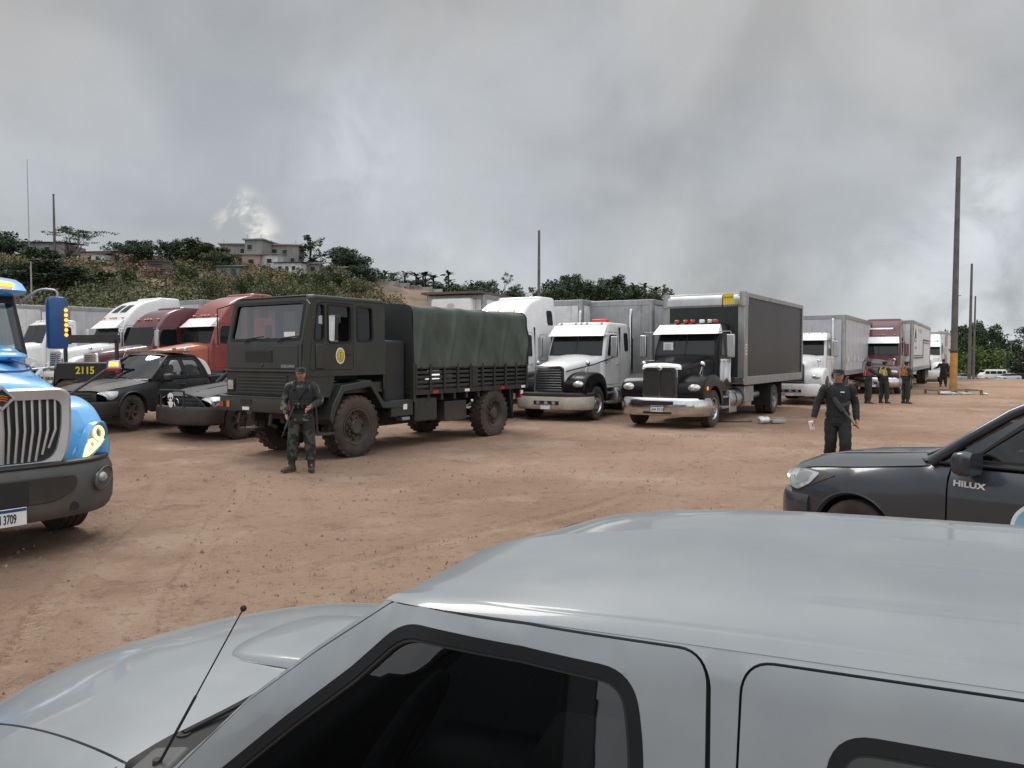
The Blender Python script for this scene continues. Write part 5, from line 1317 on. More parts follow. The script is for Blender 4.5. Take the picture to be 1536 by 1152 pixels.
    # bed with slatted sides
    x0, x1, hw = -1.66, -6.12, 1.20
    m = MB(); m.bx(x1, x0, -hw+.04, hw-.04, 1.16, 1.27)
    for s in (-1, 1): m.bx(x1, x0, s*(hw-.04), s*(hw+.015), 1.14, 1.24)
    for k in range(10): m.bx(x1+.2+k*.46, x1+.28+k*.46, -hw+.05, hw-.05, 1.0, 1.16)
    bed = m.build('bed', 'dark_metal', r)
    for s in (-1, 1):
        m = MB()
        for k in range(5): m.bx(x1+.02, x0-.02, s*(hw-.03), s*hw, 1.28+k*.102, 1.28+k*.102+.062)
        q = m.build('slat', 'army_green', bed, bevel=.006)
        for k in range(10): m = MB(); m.bx(x1+.03+k*.485, x1+.09+k*.485, s*(hw-.01), s*(hw+.028), 1.16, 1.80); m.build('stake', 'black_plastic', bed)
        m = MB(); m.bx(x1+2.2, x1+2.42, s*(hw-.01), s*(hw+.02), 1.26, 1.79); m.build('slat_plate', 'black_plastic', bed)
        for x, mt in ((-2.35, 'red_lens'), (-3.5, 'white_flat'), (-4.95, 'red_lens'), (-5.9, 'white_flat')):
            m = MB(); m.bx(x-.09, x+.09, s*(hw+.016), s*(hw+.022), 1.155, 1.215); m.build('reflector', mt, bed)
    m = MB(); m.bx(x1-.03, x1+.02, -hw, hw, 1.14, 1.80); m.build('tailgate', 'army_green', bed)
    for s in (-1, 1):
        m = MB(); m.bx(x0-.02, x0+.05, s*(hw-.08), s*(hw+.02), 1.0, 1.82); m.build('corner_post', 'army_green', bed)
    # canvas
    random.seed(12); nx = 110; prof = []
    for k in range(17): prof.append((hw+.02-.055*(k/16), 1.74+1.14*k/16))
    for k in range(1, 9): a = pi/2*k/8; prof.append((hw-.035-.20*(1-cos(a)), 2.88+.20*sin(a)))
    for k in range(1, 7): prof.append(((hw-.235)*(1-k/6), 3.08+.035*(1-(1-k/6)**2)))
    prof = prof+[(-a, b) for a, b in prof[-2::-1]]; R = []
    bows = [x0-.05-i*(x0-x1-.1)/5 for i in range(6)]
    for i in range(nx+1):
        x = x0+(x1-x0)*i/nx; row = []
        bd = min(abs(x-b) for b in bows)/.45; sag = .035*min(1, bd)
        for y, z in prof:
            t = (z-1.74)/1.34; sgn = 1 if y > 0 else -1
            f = .020*math.sin(x*7.+2.2*math.sin(t*2+x))*(1-t)*t*3
            for q in range(9):      # tension folds running from the bows to the hem
                cx = x0-.3-q*.52; sl = (.45 if q % 2 else -.38); d = (x-cx-sl*(t-.5)); f += .065*exp(-(d/.05)**2)*(.25+.75*sin(pi*min(1, t*1.05)))*(1 if q % 3 else .6)
            f += .012*noise.noise((x*3, t*4, sgn*3)); side = abs(y) > hw-.12
            row.append((x, y+sgn*(f-(sag*.6*sin(pi*min(1, t)))) if side else y, z-(sag if abs(y) < hw-.1 else 0)+.008*noise.noise((x*2.5, y*2.5, 1))-(.012*(1+math.sin(x*9)) if t < .02 else 0)))
        R.append(row)
    m = MB(); m.loft(R, False, False); cv = m.build('canvas', 'tarp_green', r, angle=180)
    for x, nm in ((x0+.01, 'canvas_front'), (x1-.01, 'canvas_rear')):
        m = MB(); P = [(y*.985, z-.01) for y, z in prof]+[(-hw, 1.27), (hw, 1.27)]; m.prism([(y, z) for y, z in P], x-.012, x+.012, 'x'); m.build(nm, 'tarp_black', cv)
    m = MB(); m.tube([(R[-1][k][0], R[-1][k][1]*1.003, R[-1][k][2]+.004) for k in range(len(prof))], .02, 6); m.build('canvas_hem', 'black_rubber', cv)
    m = MB()
    for k in range(12):
        x = x0-.2-k*.36; m.tube([(x, hw+.035, 1.76), (x-.03, hw+.034, 1.6)], .006, 4)
    m.build('lashing', 'black_rubber', cv)
    # under the bed
    chassis_rails(r, x1+.1, 1.2, .72, .98, .42); axle(r, 0, .6, .95); axle(r, -4.62, .57, .95)
    for s in (-1, 1):
        m = MB(); m.bx(-2.5, -1.75, s*.7, s*1.15, .55, 1.08); m.build('fuel_tank', 'army_green', r, bevel=.05, seg=3); m = MB(); m.bx(-3.55, -2.75, s*.75, s*1.16, .50, .95); m.build('tool_box', 'black_plastic', r, bevel=.02)
        m = MB(); m.tube([(-3.9, s*1.0, .85), (-3.7, s*1.0, .80), (-3.6, s*1.0, .92)], .03, 6); m.ball((-3.72, s*1.18, .92), .05, 10, 6); m.build('pipe_fitting', 'alu', r)
        m = MB(); m.tube([(-5.35, s*.6, 1.12), (-5.35, s*1.15, 1.12), (-5.45, s*1.18, .5)], .03, 6); m.bx(-5.46, -5.44, s*.7, s*1.2, .38, 1.1); m.build('mud_flap', 'black_rubber', r)
        m = MB(); m.bx(-5.95, -5.85, s*.95, s*1.18, 1.0, 1.09); m.build('tail_lamp', 'white_flat', r); m = MB(); m.bx(-6.14, -6.05, s*.88, s*1.02, .88, 1.0); m.build('rear_lamp', 'red_lens', r)
        m = MB(); m.bx(.55, .95, s*.7, s*1.16, .50, .545); m.tube([(.6, s*1.05, .52), (.6, s*1.05, 1.2)], .02, 6); m.tube([(.9, s*1.05, .52), (.95, s*1.05, 1.2)], .02, 6); m.build('step', 'army_green_light', r)
    m = MB(); m.tube([(-1.1, 1.1, .72), (-1.3, 1.16, .66), (-1.5, 1.14, .7)], .02, 6); m.build('hose', 'black_rubber', r); m = MB(); m.bx(-1.55, -1.3, 1.0, 1.18, .62, .70); m.build('coupling', 'alu_dull', r, bevel=.02)
    m = MB(); m.bx(-3.2, .4, -.35, .35, .45, .85); m.tube([(-1, 0, .6), (-4.6, 0, .57)], .07, 8); m.build('gearbox', 'chassis', r, bevel=.06)
    m = MB(); m.bx(-1.6, -.95, -1.0, 1.0, 1.02, 2.3); m.build('air_intake', 'tarp_black', r, bevel=.05)
    m = MB(); m.tube([(.6, -.9, 3.08), (.55, -.9, 3.2)], .015, 5); m.build('aerial_mount', 'black_plastic', r)
army_lorry()

# ================================================================ blue tractor at the left edge
def blue_truck():
    r = empty('semi_truck', (-5.80, 7.98, 0), -36.5, 'bright blue tractor with lit headlight and grey plastic bumper at the left edge', 'truck', 'parked tractor units')
    xf = [(.95, -.80), (2.02, -.92), (2.70, -1.14), (2.82, -1.22), (2.95, -1.5)]; w = [(.95, 1.02), (2.0, 1.06), (2.75, 1.01), (3., .98)]
    m = MB(); tower(m, [.95, 1.3, 1.7, 2.02, 2.05], xf, -2.4, w, .14, 5, .01); tower(m, [2.74, 2.8, 2.86, 2.9], xf, -2.4, w, .14, 5, .1)
    m.bx(-2.42, -1.75, -1.03, 1.03, 2.0, 2.8); m.build('cab', 'blue_paint', r)
    for s in (-1, 1):       # windscreen pillars
        m = MB(); m.tube([(lerp_tab(xf, z)-.05, s*(lerp_tab(w, z)-.055), z) for z in (2.0, 2.2, 2.4, 2.6, 2.78)], .055, 10); m.build('windscreen_pillar', 'black_plastic', r)
    m = MB(); front_pane(m, xf, 2.03, 2.76, -.99, .99, -.95, .95, .012); ws = m.build('windscreen', 'glass_clear', r); m = MB(); front_pane(m, xf, 2.62, 2.77, -.97, .97, None, None, .016, 2); front_pane(m, xf, 2.0, 2.06, -1.0, 1.0, None, None, .018, 2); m.build('windscreen_band', 'black_plastic', ws)
    m = MB(); m.bx(-1.7, -1.0, -.98, .98, 1.75, 2.05); m.build('dashboard', 'interior', r, bevel=.06)
    for s in (-1, 1): m = MB(); m.box((-1.66, s*.5, 2.3), (.16, .5, .75)); m.build('seat', 'interior', r, bevel=.06, seg=3)
    # hood with side bulges
    m = MB(); hood(m, [(1.10, .60, .86, 1.60, .10, .02), (1.04, .63, .86, 1.66, .14, .04), (.8, .66, .9, 1.74, .20, .07), (.3, .74, .95, 1.84, .24, .09), (-.3, .86, 1.0, 1.94, .26, .09), (-.7, .95, 1.0, 2.0, .26, .08), (-.95, 1.0, 1.0, 2.03, .24, .06)], 10); hd = m.build('hood', 'blue_paint', r)
    m = MB()
    for s in (-1, 1): m.ball((-.60, s*.62, 1.98), 1., 18, 10, (.34, .20, .13)); m.ball((-.15, s*.45, 1.98), 1., 18, 10, (.40, .26, .07))
    m.build('hood_bulge', 'blue_paint', hd)
    m = MB(); pts = catmull([(-.4, .30, 2.045), (.2, .42, 1.96), (.55, .50, 1.87), (.70, .35, 1.83), (.72, 0, 1.835)], 6); m.tube(pts, .012, 5); m.tube([(p.x, -p.y, p.z) for p in pts], .012, 5); m.build('hood_crease', 'blue_dark', hd)
    for k, (x, y, z) in enumerate(((-.36, .86, 1.86), (-.05, .815, 1.80))):
        m = MB(); m.bx(-.06, .06, -.006, .006, -.06, .06); o = m.build('decal', 'white_flat', hd, loc=(x, y, z)); o.rotation_euler = (radians(-38), 0, radians(-10)); m = MB(); m.bx(-.035, .035, .006, .009, -.03, .03); m.build('decal_print', 'vest_pink', o)
    # grille
    sh = lambda a, zt, zb, r_: rpoly([(-a*.86, zb), (a*.86, zb), (a, zb+.35), (a, zt), (-a, zt)], [r_*1.6, r_*1.6, .2, r_, r_], 7)
    A = sh(.645, 1.67, .84, .13); B = sh(.545, 1.555, .935, .10)
    m = MB(); m.prism(B, 1.105, 1.113, 'x'); g = m.build('grille', 'black_flat', r)
    m = MB(); m.loft([[(1.02, y, z) for y, z in A], [(1.14, y*.99, 1.25+(z-1.25)*.985) for y, z in A], [(1.165, y*.94, 1.25+(z-1.25)*.95) for y, z in A], [(1.15, y, z) for y, z in B], [(1.10, y, z) for y, z in B]], True, False); m.build('grille_surround', 'grille_grey', g)
    m = MB()
    for k in range(-7, 8):
        y = k*.071; zb = .945+.12*max(0, abs(k)-5)/2; yb = y*.86; m.tube([(1.115, yb, zb), (1.145, y*.97, 1.25), (1.115, y, 1.56)], .028 if k == 0 else .0125, 6)
    m.build('grille_bar', 'grille_grey', g)
    m = MB(); d = .125; m.loft([[(1.15, y*k, 1.585+z*k) for y, z in ((0, d), (d, 0), (0, -d), (-d, 0))] for k in (1.,)]+[[(x, y*k, 1.585+z*k) for y, z in ((0, d), (d, 0), (0, -d), (-d, 0))] for x, k in ((1.19, .95), (1.19, .72), (1.175, .70))]); e = m.build('emblem', 'grille_grey', g)
    m = MB(); m.prism([(0, 1.585+d*.66), (d*.66, 1.585), (0, 1.585-d*.66), (-d*.66, 1.585)], 1.174, 1.180, 'x'); q = m.build('emblem_field', 'black_flat', e); m = MB()
    for k in (-1, 0, 1): m.tube([(1.182, -.045, 1.572+k*.022), (1.182, 0, 1.588+k*.022), (1.182, .045, 1.572+k*.022)], .006, 4)
    m.build('emblem_mark', 'amber_lens', q)
    # fenders with headlights, bumper
    path = [(.80, .86), (.82, .98), (.78, 1.12), (.62, 1.30), (.40, 1.45), (.05, 1.53), (-.3, 1.47), (-.6, 1.22), (-.78, .9), (-.85, .6)]
    for s in (-1, 1):
        m = MB(); fender(m, path, .52, 1.20, s, .62); m.loft([[(1.02, s*.60, z), (.90, s*.80, z+.0), (.80, s*1.0, z-.01)] for z in (.86, 1.0, 1.1)]+[[(.98, s*.60, 1.25), (.84, s*.76, 1.25), (.76, s*.98, 1.18)], [(.86, s*.62, 1.48), (.62, s*.76, 1.44), (.55, s*.96, 1.38)]], False, False); f = m.build('fender', 'blue_paint', r)
        # teardrop lamp
        N = V((.88, s*.45, .15)).normalized(); U = V((-.35, s*.80, .42)).normalized(); U = (U-N*U.dot(N)).normalized(); W = N.cross(U)*s
        C = V((.905, s*.93, 1.08)); out = catmull([V((-.30, -.09, 0)), V((-.12, .03, 0)), V((.08, .115, 0)), V((.22, .105, 0)), V((.265, .02, 0)), V((.20, -.075, 0)), V((0, -.115, 0)), V((-.2, -.12, 0)), V((-.30, -.09, 0))], 5)[:-1]
        P = lambda u, v, h: C+U*u+W*v+N*h
        m = MB(); m.loft([[P(p.x*k, p.y*k, h) for p in out] for k, h in ((1.06, -.06), (1.06, .03), (.98, .042), (.94, .03))], True, False); hl = m.build('headlight', 'blue_paint', r)
        m = MB(); m.poly([P(p.x*.98, p.y*.98, .018) for p in out]); m.build('reflector', 'headlight_glass', hl)
        m = MB()
        for cu, cv, rr in ((.13, .02, .066), (-.03, -.03, .046)):
            m.tube([P(cu+rr*cos(2*pi*k/18), cv+rr*sin(2*pi*k/18), .03) for k in range(19)], .015, 6)
        m.tube([P(-.25, -.085, .03), P(-.1, -.09, .03), P(.04, -.085, .03), P(.14, -.065, .03)], .016, 6); m.tube([P(-.27, -.08, .03), P(-.16, -.025, .03), P(-.09, -.0, .03)], .016, 6); m.tube([P(-.20, -.06, .03), P(-.12, -.055, .03)], .022, 6)
        m.build('running_light', 'lamp_lit', hl)
        m = MB(); m.loft([[P(p.x*k, p.y*k, h) for p in out] for k, h in ((1.0, .042), (.9, .06), (.6, .075), (.2, .08))], True, False); m.build('lens', 'glass_clear', hl)
        wheel(r, 0, s*1.0, s, .52, .28, 'alu')
        tank(r, -2.7, -1.5, .86, .68, .30, s)
        for x in (-4.3, -5.6): wheel(r, x, s*1.04, s, .52, .26, 'dual')
        m = MB(); side_frame(m, rpoly([(-1.02, 1.05), (-2.1, 1.05), (-2.1, 2.68), (-1.26, 2.68), (-1.04, 2.05)], .06), w, s, .012, .004); d_ = m.build('door', 'black_rubber', r)
        m = MB(); side_pane(m, rpoly([(-1.14, 2.05), (-1.72, 2.05), (-1.72, 2.62), (-1.30, 2.62)], .06), w, s, -.02); m.build('side_window', 'glass_clear', d_)
        # mirror
        m = MB(); m.loft([[(x, y, z) for x, y in rrect(-.07*k, .09*k, -.145*k, .145*k, .05*k, 4)] for z, k in ((-.43, .7), (-.42, .9), (-.38, 1.), (.30, 1.), (.38, .96), (.42, .8), (.43, .6))])
        mo = m.build('mirror', 'blue_dark' if s > 0 else 'blue_paint', r, loc=(-.95, s*1.40, 2.40)); mo.rotation_euler = (0, 0, s*radians(-6)); mo.scale = (.8, .8, .76)
        mo.data.materials[0] = MATS['mirror_blue'] if 'mirror_blue' in MATS else mat('mirror_blue', (.008, .065, .21), .4, coat=.3)
        m = MB(); m.bx(.075, .094, s*.075, s*.125, -.24, .26); pl = m.build('lamp_strip', 'amber_lens', mo, bevel=.015); pl.location = (0, s*.005, 0)
        for k in range(6):
            m = MB(); m.ball((.098, s*.105, -.20+k*.082), .026, 10, 6, (.6, 1, 1)); m.build('led', 'amber_lit', mo)
        m = MB(); m.tube(catmull([(-1.28, s*.98, 2.70), (-1.15, s*1.2, 2.93), (-1.0, s*1.36, 2.945), (-.96, s*1.42, 2.90), (-.95, s*1.41, 2.8)], 5), .019, 8); m.build('mirror_arm', 'wood' if False else 'alu_dull', mo).matrix_parent_inverse = Matrix.Translation((-.95, s*1.40, 2.40)).inverted()
        m = MB(); m.tube([(-1.1, s*1.02, 1.8), (-.98, s*1.38, 1.84), (-.95, s*1.40, 2.0)], .017, 6); m.build('mirror_bracket', 'alu_dull', r)
    m = MB(); bumper(m, [(1.22, 0), (1.21, .45), (1.13, .80), (.92, 1.06), (.60, 1.22), (.30, 1.27)], .36, .90, .12, .07); b = m.build('bumper', 'grey_plastic', r)
    m = MB(); bumper(m, [(1.20, 0), (1.19, .45), (1.11, .80), (.90, 1.05), (.58, 1.21)], .88, .93, .10, .05); m.build('bumper_step', 'black_plastic', b)
    m = MB(); m.prism(rpoly([(-.55, .54), (.40, .54), (.62, .66), (.62, .80), (-.60, .80), (-.62, .66)], .08), 1.265, 1.292, 'x'); q = m.build('bumper_recess', 'black_plastic', b, bevel=.01); m = MB(); m.bx(1.29, 1.297, -.17, .17, .55, .78); m.build('bracket_panel', 'black_flat', q)
    for s in (-1, 1):
        A_ = V((1.10, s*.93, .70)); nn = V((.72, s*.69, 0)); ux = V((-.69, s*.72, 0)); k_ = 24
        m = MB(); m.loft([[A_+nn*h+ux*(.22*q_*cos(2*pi*i/k_)*(1.1 if cos(2*pi*i/k_) > 0 else .9))+V((0, 0, .115*q_*sin(2*pi*i/k_)+(.03*cos(2*pi*i/k_)))) for i in range(k_)] for h, q_ in ((.03, 1.0), (.045, .94), (.02, .8), (-.01, .7))], True, True); fl = m.build('fog_recess', 'grey_plastic', b)
        m = MB(); m.ball(A_+nn*.015-ux*.04+V((0, 0, .02)), .075, 14, 8, (1, 1, .75)); m.build('fog_lamp', 'headlight_glass', fl)
        m = MB(); m.cyl((1.235, s*.60, .47), .045, .05, 'x', 14); m.build('tow_hole', 'black_flat', b)
    pl = plate(r, 1.31, -.05, .455, 'C I 3709', .38, .17, xs=.46)
    # visor with marker lamps
    R = []
    for k in range(21):
        y = -1.04+2.08*k/20; e = 1-abs(y/1.06)**6; f = .30*sqrt(max(0, 1-(y/1.12)**4))
        R.append([(-1.22, y, 2.70+.0), (-1.06+f*.95, y, 2.74), (-1.02+f*.92, y, 2.77), (-1.10+f*.6, y, 2.86+.02*e), (-1.22+f*.2, y, 2.92+.03*e), (-1.45, y, 2.94+.03*e), (-1.45, y, 2.75)])
    m = MB(); m.loft(R); v = m.build('visor', 'blue_paint', r)
    for k in (-.80, -.2, 0, .2, .80):
        f = .30*sqrt(max(0, 1-(k/1.12)**4)); m = MB(); m.ball((-1.06+f*.78, k, 2.835), 1., 12, 8, (.05, .10, .03)); m.build('marker_light', 'amber_lit', v)
    chassis_rails(r, -6.3, 1.0); axle(r, 0, .45)
    for x in (-4.3, -5.6): axle(r, x, .52)
    m = MB(); m.bx(-2.4, .9, -.5, .5, .5, 1.0); m.build('underbody', 'chassis', r)
blue_truck()
# ================================================================ pickups
def grid_loft(mb, G): return mb.loft(G, False, False)
def pickup(name, loc, yaw, label, paint, group='pickups in the yard', bull=False, roofbits=False, z=None, bedrack=False, headlight=True, glass='glass_tint', wheelstyle='mud', badge=None, decal=False, cat='pickup', cabin=True, az=.40, ar=.46, wr=.39):
    r = empty(name, (loc[0], loc[1], terrain(*loc) if z is None else z), yaw, label, cat, group)
    P = [[(.93, 0, .90), (.92, .30, .90), (.86, .58, .88), (.74, .76, .84), (.66, .84, .78), (.63, .86, .65), (.62, .86, .5), (.62, .85, .35)],
         [(.60, 0, 1.02), (.60, .35, 1.01), (.55, .64, .965), (.50, .80, .90), (.45, .88, .80), (.45, .90, .65), (.45, .90, .5), (.45, .88, .35)],
         [(0, 0, 1.09), (0, .38, 1.08), (0, .68, 1.03), (0, .83, .96), (0, .90, .86), (0, .92, .68), (0, .92, .5), (0, .89, .35)],
         [(-.5, 0, 1.14), (-.5, .40, 1.13), (-.5, .70, 1.09), (-.5, .83, 1.03), (-.5, .89, .92), (-.5, .91, .70), (-.5, .91, .5), (-.5, .88, .35)],
         [(-.9, 0, 1.16), (-.9, .42, 1.15), (-.9, .74, 1.13), (-.9, .825, 1.08), (-.9, .89, .97), (-.9, .91, .72), (-.9, .91, .5), (-.9, .87, .33)],
         [(-1.8, 0, 1.17), (-1.8, .42, 1.16), (-1.8, .75, 1.15), (-1.8, .825, 1.12), (-1.8, .89, 1.0), (-1.8, .91, .74), (-1.8, .91, .5), (-1.8, .87, .33)],
         [(-2.75, 0, 1.18), (-2.75, .42, 1.17), (-2.75, .75, 1.16), (-2.75, .825, 1.14), (-2.75, .89, 1.02), (-2.75, .91, .76), (-2.75, .91, .5), (-2.75, .87, .33)]]
    S = Surf(P); n = S.nrm(2, 4); sg = 1 if n[1] > 0 else -1
    seam = [S.at(u, 2.72) for u in np.linspace(.12, 3.45, 14)]
    # bonnet
    S.lim(0, 2.75); m = MB(); zt = 1 if S.nrm(2, 1)[2] > 0 else -1
    out = [(p[0], p[1]-.004) for p in seam]+[(-.56, .55), (-.47, .25), (-.45, 0)]+[(.925, 0), (.91, .30)]
    panel(m, S, (0, 1), [(a, max(b, 0)) for a, b in out], (), .006, .02, .12, zt); mirror_mb(m); hd = m.build('bonnet', paint, r)
    m = MB()
    for s in (-1, 1): m.tube([V((x, s*(.33+.02*x), S.at(*S.inv((0, 1), x, .33+.02*x))[2]+.004)) for x in (.7, .4, 0, -.4)], [.012, .016, .016, .008], 6)
    m.build('bonnet_crease', paint, hd)
    S.lim(2.6, 7.)
    arch = arc(0, az, ar, 180, 0, 16)
    head = rpoly([(.87, .875), (.72, .70), (.60, .675), (.42, .78), (.20, .885), (.34, .905), (.60, .905)], .03)
    # front wing
    wing = [(p[0], p[2]-.006) for p in seam[::-1]]+[(.68, .62), (.56, .42)]+[(a, b) for a, b in arch[::-1] if b > .34]+[(-.60, .34), (-.845, .34), (-.835, 1.09), (-.62, 1.10)]
    for s in (-1, 1):
        S2 = S if s > 0 else Surf(P, True).lim(2.6, 7.); q = sg if s > 0 else (1 if S2.nrm(2, 4)[1] < 0 else -1)
        m = MB(); panel(m, S2, (0, 2), wing, (), .0, .03, .09, q); m.build('front_wing', paint, r)
        if headlight:
            m = MB(); panel(m, S2, (0, 2), head, (), .004, .01, .06, q); h = m.build('headlight', 'black_plastic', r)
            m = MB(); panel(m, S2, (0, 2), rpoly([(.85, .865), (.72, .715), (.61, .695), (.46, .78), (.38, .885), (.58, .892)], .03), (), .008, .006, .06, q); m.build('lens', 'headlight_glass', h)
            m = MB(); panel(m, S2, (0, 2), [(.80, .86), (.70, .73), (.68, .73), (.77, .868)], (), .0105, .003, .06, q); panel(m, S2, (0, 2), [(.66, .885), (.64, .74), (.50, .80), (.47, .875)], (), .0105, .003, .06, q); m.build('reflector', 'chrome', h)
        m = MB(); A1 = arc(0, az, ar+.015, 165, 15, 20); A2 = arc(0, az, ar-.025, 165, 15, 20); tr_ = .006 if badge else .022
        def yy(x, z): return S2.at(*S2.inv((0, 2), x, z))
        m.loft([[V(yy(x, z))+V((0, s*.002, 0)) for x, z in A1], [V(yy(x, z))+V((0, s*tr_, 0)) for x, z in arc(0, az, ar-.002, 165, 15, 20)], [V(yy(x, z))+V((0, -s*.03, 0)) for x, z in A2]], False, False); m.build('wheel_arch', paint, r)
        m = MB(); m.lathe([(ar+.01, s*.55), (ar+.01, s*.885)], (0, 0, az), 'y', 24, -10, 190); m.lathe([(.05, s*.56), (ar+.01, s*.56)], (0, 0, az), 'y', 24, -10, 190); m.build('arch_liner', 'black_plastic', r)
        if cabin:
            d1 = [(-.850, 1.085), (-.86, .36), (-1.87, .36), (-1.86, 1.11)]; d2 = [(-1.875, 1.11), (-1.885, .36), (-2.35, .36), (-2.5, .6), (-2.73, .85), (-2.73, 1.13)]
            for dp in (d1, d2):
                m = MB(); panel(m, S2, (0, 2), rpoly(dp, .02), (), 0, .03, .12, q); d = m.build('door', paint, r)
                hx = dp[2][0]+.20 if dp is d1 else -2.60; p = yy(hx, .98); m = MB(); m.box((p[0], p[1]+s*.025, p[2]), (.17, .03, .035)); m.build('handle', paint if badge else 'black_plastic', d, bevel=.01)
                if dp is d1 and badge and s > 0:
                    text('lettering', badge, .066, 'white_flat', d, frame_M(V(yy(-1.02, .965))+V((0, .006, 0)), (-1, -.02, -.02), (0, -.05, 1)), .004, .002, 1.3)
                    if decal:
                        c = V(yy(-1.56, .68)); k = 40; m = MB(); E = lambda rr, o: [c+V((rr*cos(2*pi*i/k), .004+o-.04*rr*sin(2*pi*i/k), rr*sin(2*pi*i/k))) for i in range(k)]
                        m.poly(E(.215, .002)); e = m.build('door_decal', 'white_flat', d); m = MB(); m.poly([c+V((rr*cos(a), .008, rr*sin(a))) for a, rr in [(radians(x), .185) for x in range(-75, 256, 10)]]); m.build('decal_field', mat('decal_blue', (.20, .42, .52), .5).name, e)
                        m = MB(); m.poly([c+V((.15, .010, -.10)), c+V((-.13, .010, -.10)), c+V((-.10, .010, -.03)), c+V((.05, .010, .02)), c+V((.10, .010, -.02))]); m.poly([c+V((.02, .010, .03)), c+V((-.02, .010, .03)), c+V((-.01, .010, .13)), c+V((.01, .010, .13))]); m.build('decal_mark', mat('decal_navy', (.03, .09, .22), .5).name, e)
                        m = MB(); m.poly([c+V((.215*cos(a)*f, .006, .215*sin(a)*f)) for a, f in [(radians(x), .97) for x in range(100, 262, 8)]]); m.build('decal_rim', 'cream_plastic', e)
    # cabin
    if cabin:
        G = []
        for i, ti in enumerate((0, .12, .5, 1.)):
            row = []
            for t in (0, .33, .66, 1.):
                xa = -.74-.76*t; xb = -2.68+.2*t; row.append((xa+(xb-xa)*ti, .822-.05*t-.165*t*t, 1.115+.03*ti*(1-t)+.575*t))
            G.append(row)
        for s in (-1, 1):
            Q = Surf(G, s < 0); q = 1 if Q.nrm(1, 1)[1]*s > 0 else -1
            w1 = rpoly([(-1.00, 1.165), (-1.81, 1.175), (-1.81, 1.62), (-1.51, 1.62)], [.05, .05, .04, .10]); w2 = rpoly([(-1.91, 1.18), (-2.50, 1.195), (-2.42, 1.61), (-1.91, 1.62)], [.04, .06, .09, .04])
            m = MB(); panel(m, Q, (0, 2), [(-.77, 1.118), (-1.49, 1.66), (-1.60, 1.69), (-2.40, 1.69), (-2.50, 1.62), (-2.66, 1.15)], [w1, w2], 0, .02, .10, q); fr_ = m.build('window_frame', paint, r)
            for wp in (w1, w2):
                m = MB(); panel(m, Q, (0, 2), wp, (), -.012, 0, .2, q); g = m.build('side_window', glass, r)
                c = V((sum(p[0] for p in wp)/len(wp), sum(p[1] for p in wp)/len(wp))); o_ = [tuple(V(p)+(V(p)-c).normalized()*.016) for p in wp]; i_ = [tuple(V(p)-(V(p)-c).normalized()*.022) for p in wp]
                m = MB(); panel(m, Q, (0, 2), o_, [i_], .005, .02, .2, q); m.build('window_seal', 'black_rubber', g)
            m = MB(); m.tube([(-.66, s*.80, 1.11), (-.95, s*.755, 1.34), (-1.25, s*.69, 1.565), (-1.46, s*.61, 1.685), (-1.8, s*.60, 1.715), (-2.4, s*.59, 1.70)], [.05, .045, .043, .042, .035, .03], 10); m.build('pillar', paint, r)
            m = MB(); m.tube([(-2.44, s*.585, 1.70), (-2.54, s*.66, 1.55), (-2.64, s*.74, 1.34), (-2.70, s*.80, 1.13)], [.05, .06, .065, .07], 10); m.build('rear_pillar', paint, r)
            # door mirror
            m = MB(); R = []
            for k_, h_ in ((.0, .55), (.03, .85), (.08, 1.), (.14, 1.), (.17, .9)): R.append([(-1.08+k_, y, z_) for y, z_ in rrect(s*1.0-.125*h_, s*1.0+.125*h_, 1.16-.10*h_, 1.16+.10*h_, .05*h_, 4)])
            R2 = [[(-2.03-p[0]+.0, p[1], p[2]) for p in ring] for ring in R]; m.loft(R2); mo = m.build('mirror', paint if badge else 'black_plastic', r)
            m = MB(); m.hexa([(-.98, s*.80, 1.06), (-1.08, s*.80, 1.06), (-1.08, s*.93, 1.08), (-.98, s*.93, 1.08), (-.99, s*.79, 1.13), (-1.07, s*.79, 1.13), (-1.07, s*.93, 1.12), (-.99, s*.93, 1.12)]); m.build('mirror_foot', 'black_plastic', mo)
            m = MB(); m.tube([V(yy_) for yy_ in [Q.at(i, .02) for i in np.linspace(0, 3, 9)]], .012, 6); m.build('belt_moulding', 'black_rubber', r)
        m = MB(); R = []
        for k in range(9):
            t = k/8; row = []
            for j in range(17):
                y = -1+2*j/16; xb, zb = -.42-.27*y*y, 1.10; xt, zt_ = -1.36-.13*y*y, 1.735-.035*y*y; row.append((xb+(xt-xb)*t, y*(.76+(.60-.76)*t), zb+(zt_-zb)*t+.03*sin(pi*t)))
            R.append(row)
        m.loft(R, False, False); ws = m.build('windscreen', glass, r)
        m = MB(); m.loft([[(p[0]+.01, p[1], p[2]+.004) for p in R[8]], [(p[0]*.06+R[8][j][0]*.94+.02, p[1], p[2]*.06+R[8][j][2]*.94+.003) for j, p in enumerate(R[7])]], False, False); m.build('windscreen_band', 'black_rubber', ws)
        m = MB(); m.loft([[(p[0]+.14-.05*abs(p[1]), p[1]*1.0, p[2]+.012) for p in R[0]], [(p[0]+.0, p[1], p[2]+.018) for p in R[0]], [(p[0]-.05, p[1], p[2]+.04) for p in R[0]]], False, False); m.build('scuttle', 'black_plastic', r)
        m = MB(); m.tube([(-.46, .45, 1.13), (-.52, .1, 1.20), (-.50, -.3, 1.185)], .010, 5); m.build('wiper', 'black_rubber', r)
        m = MB(); R = []
        for x, dz, wy in ((-1.34, .0, .60), (-1.42, .022, .61), (-1.6, .04, .615), (-2.0, .05, .615), (-2.35, .04, .605), (-2.5, .01, .59), (-2.54, -.06, .58)):
            R.append([(x-.10*(abs(y)/.6)**2*(1 if x > -1.5 else 0), y, 1.70+dz+.035*(1-(y/wy)**4)) for y in [wy*(-1+2*j/18) for j in range(19)]])
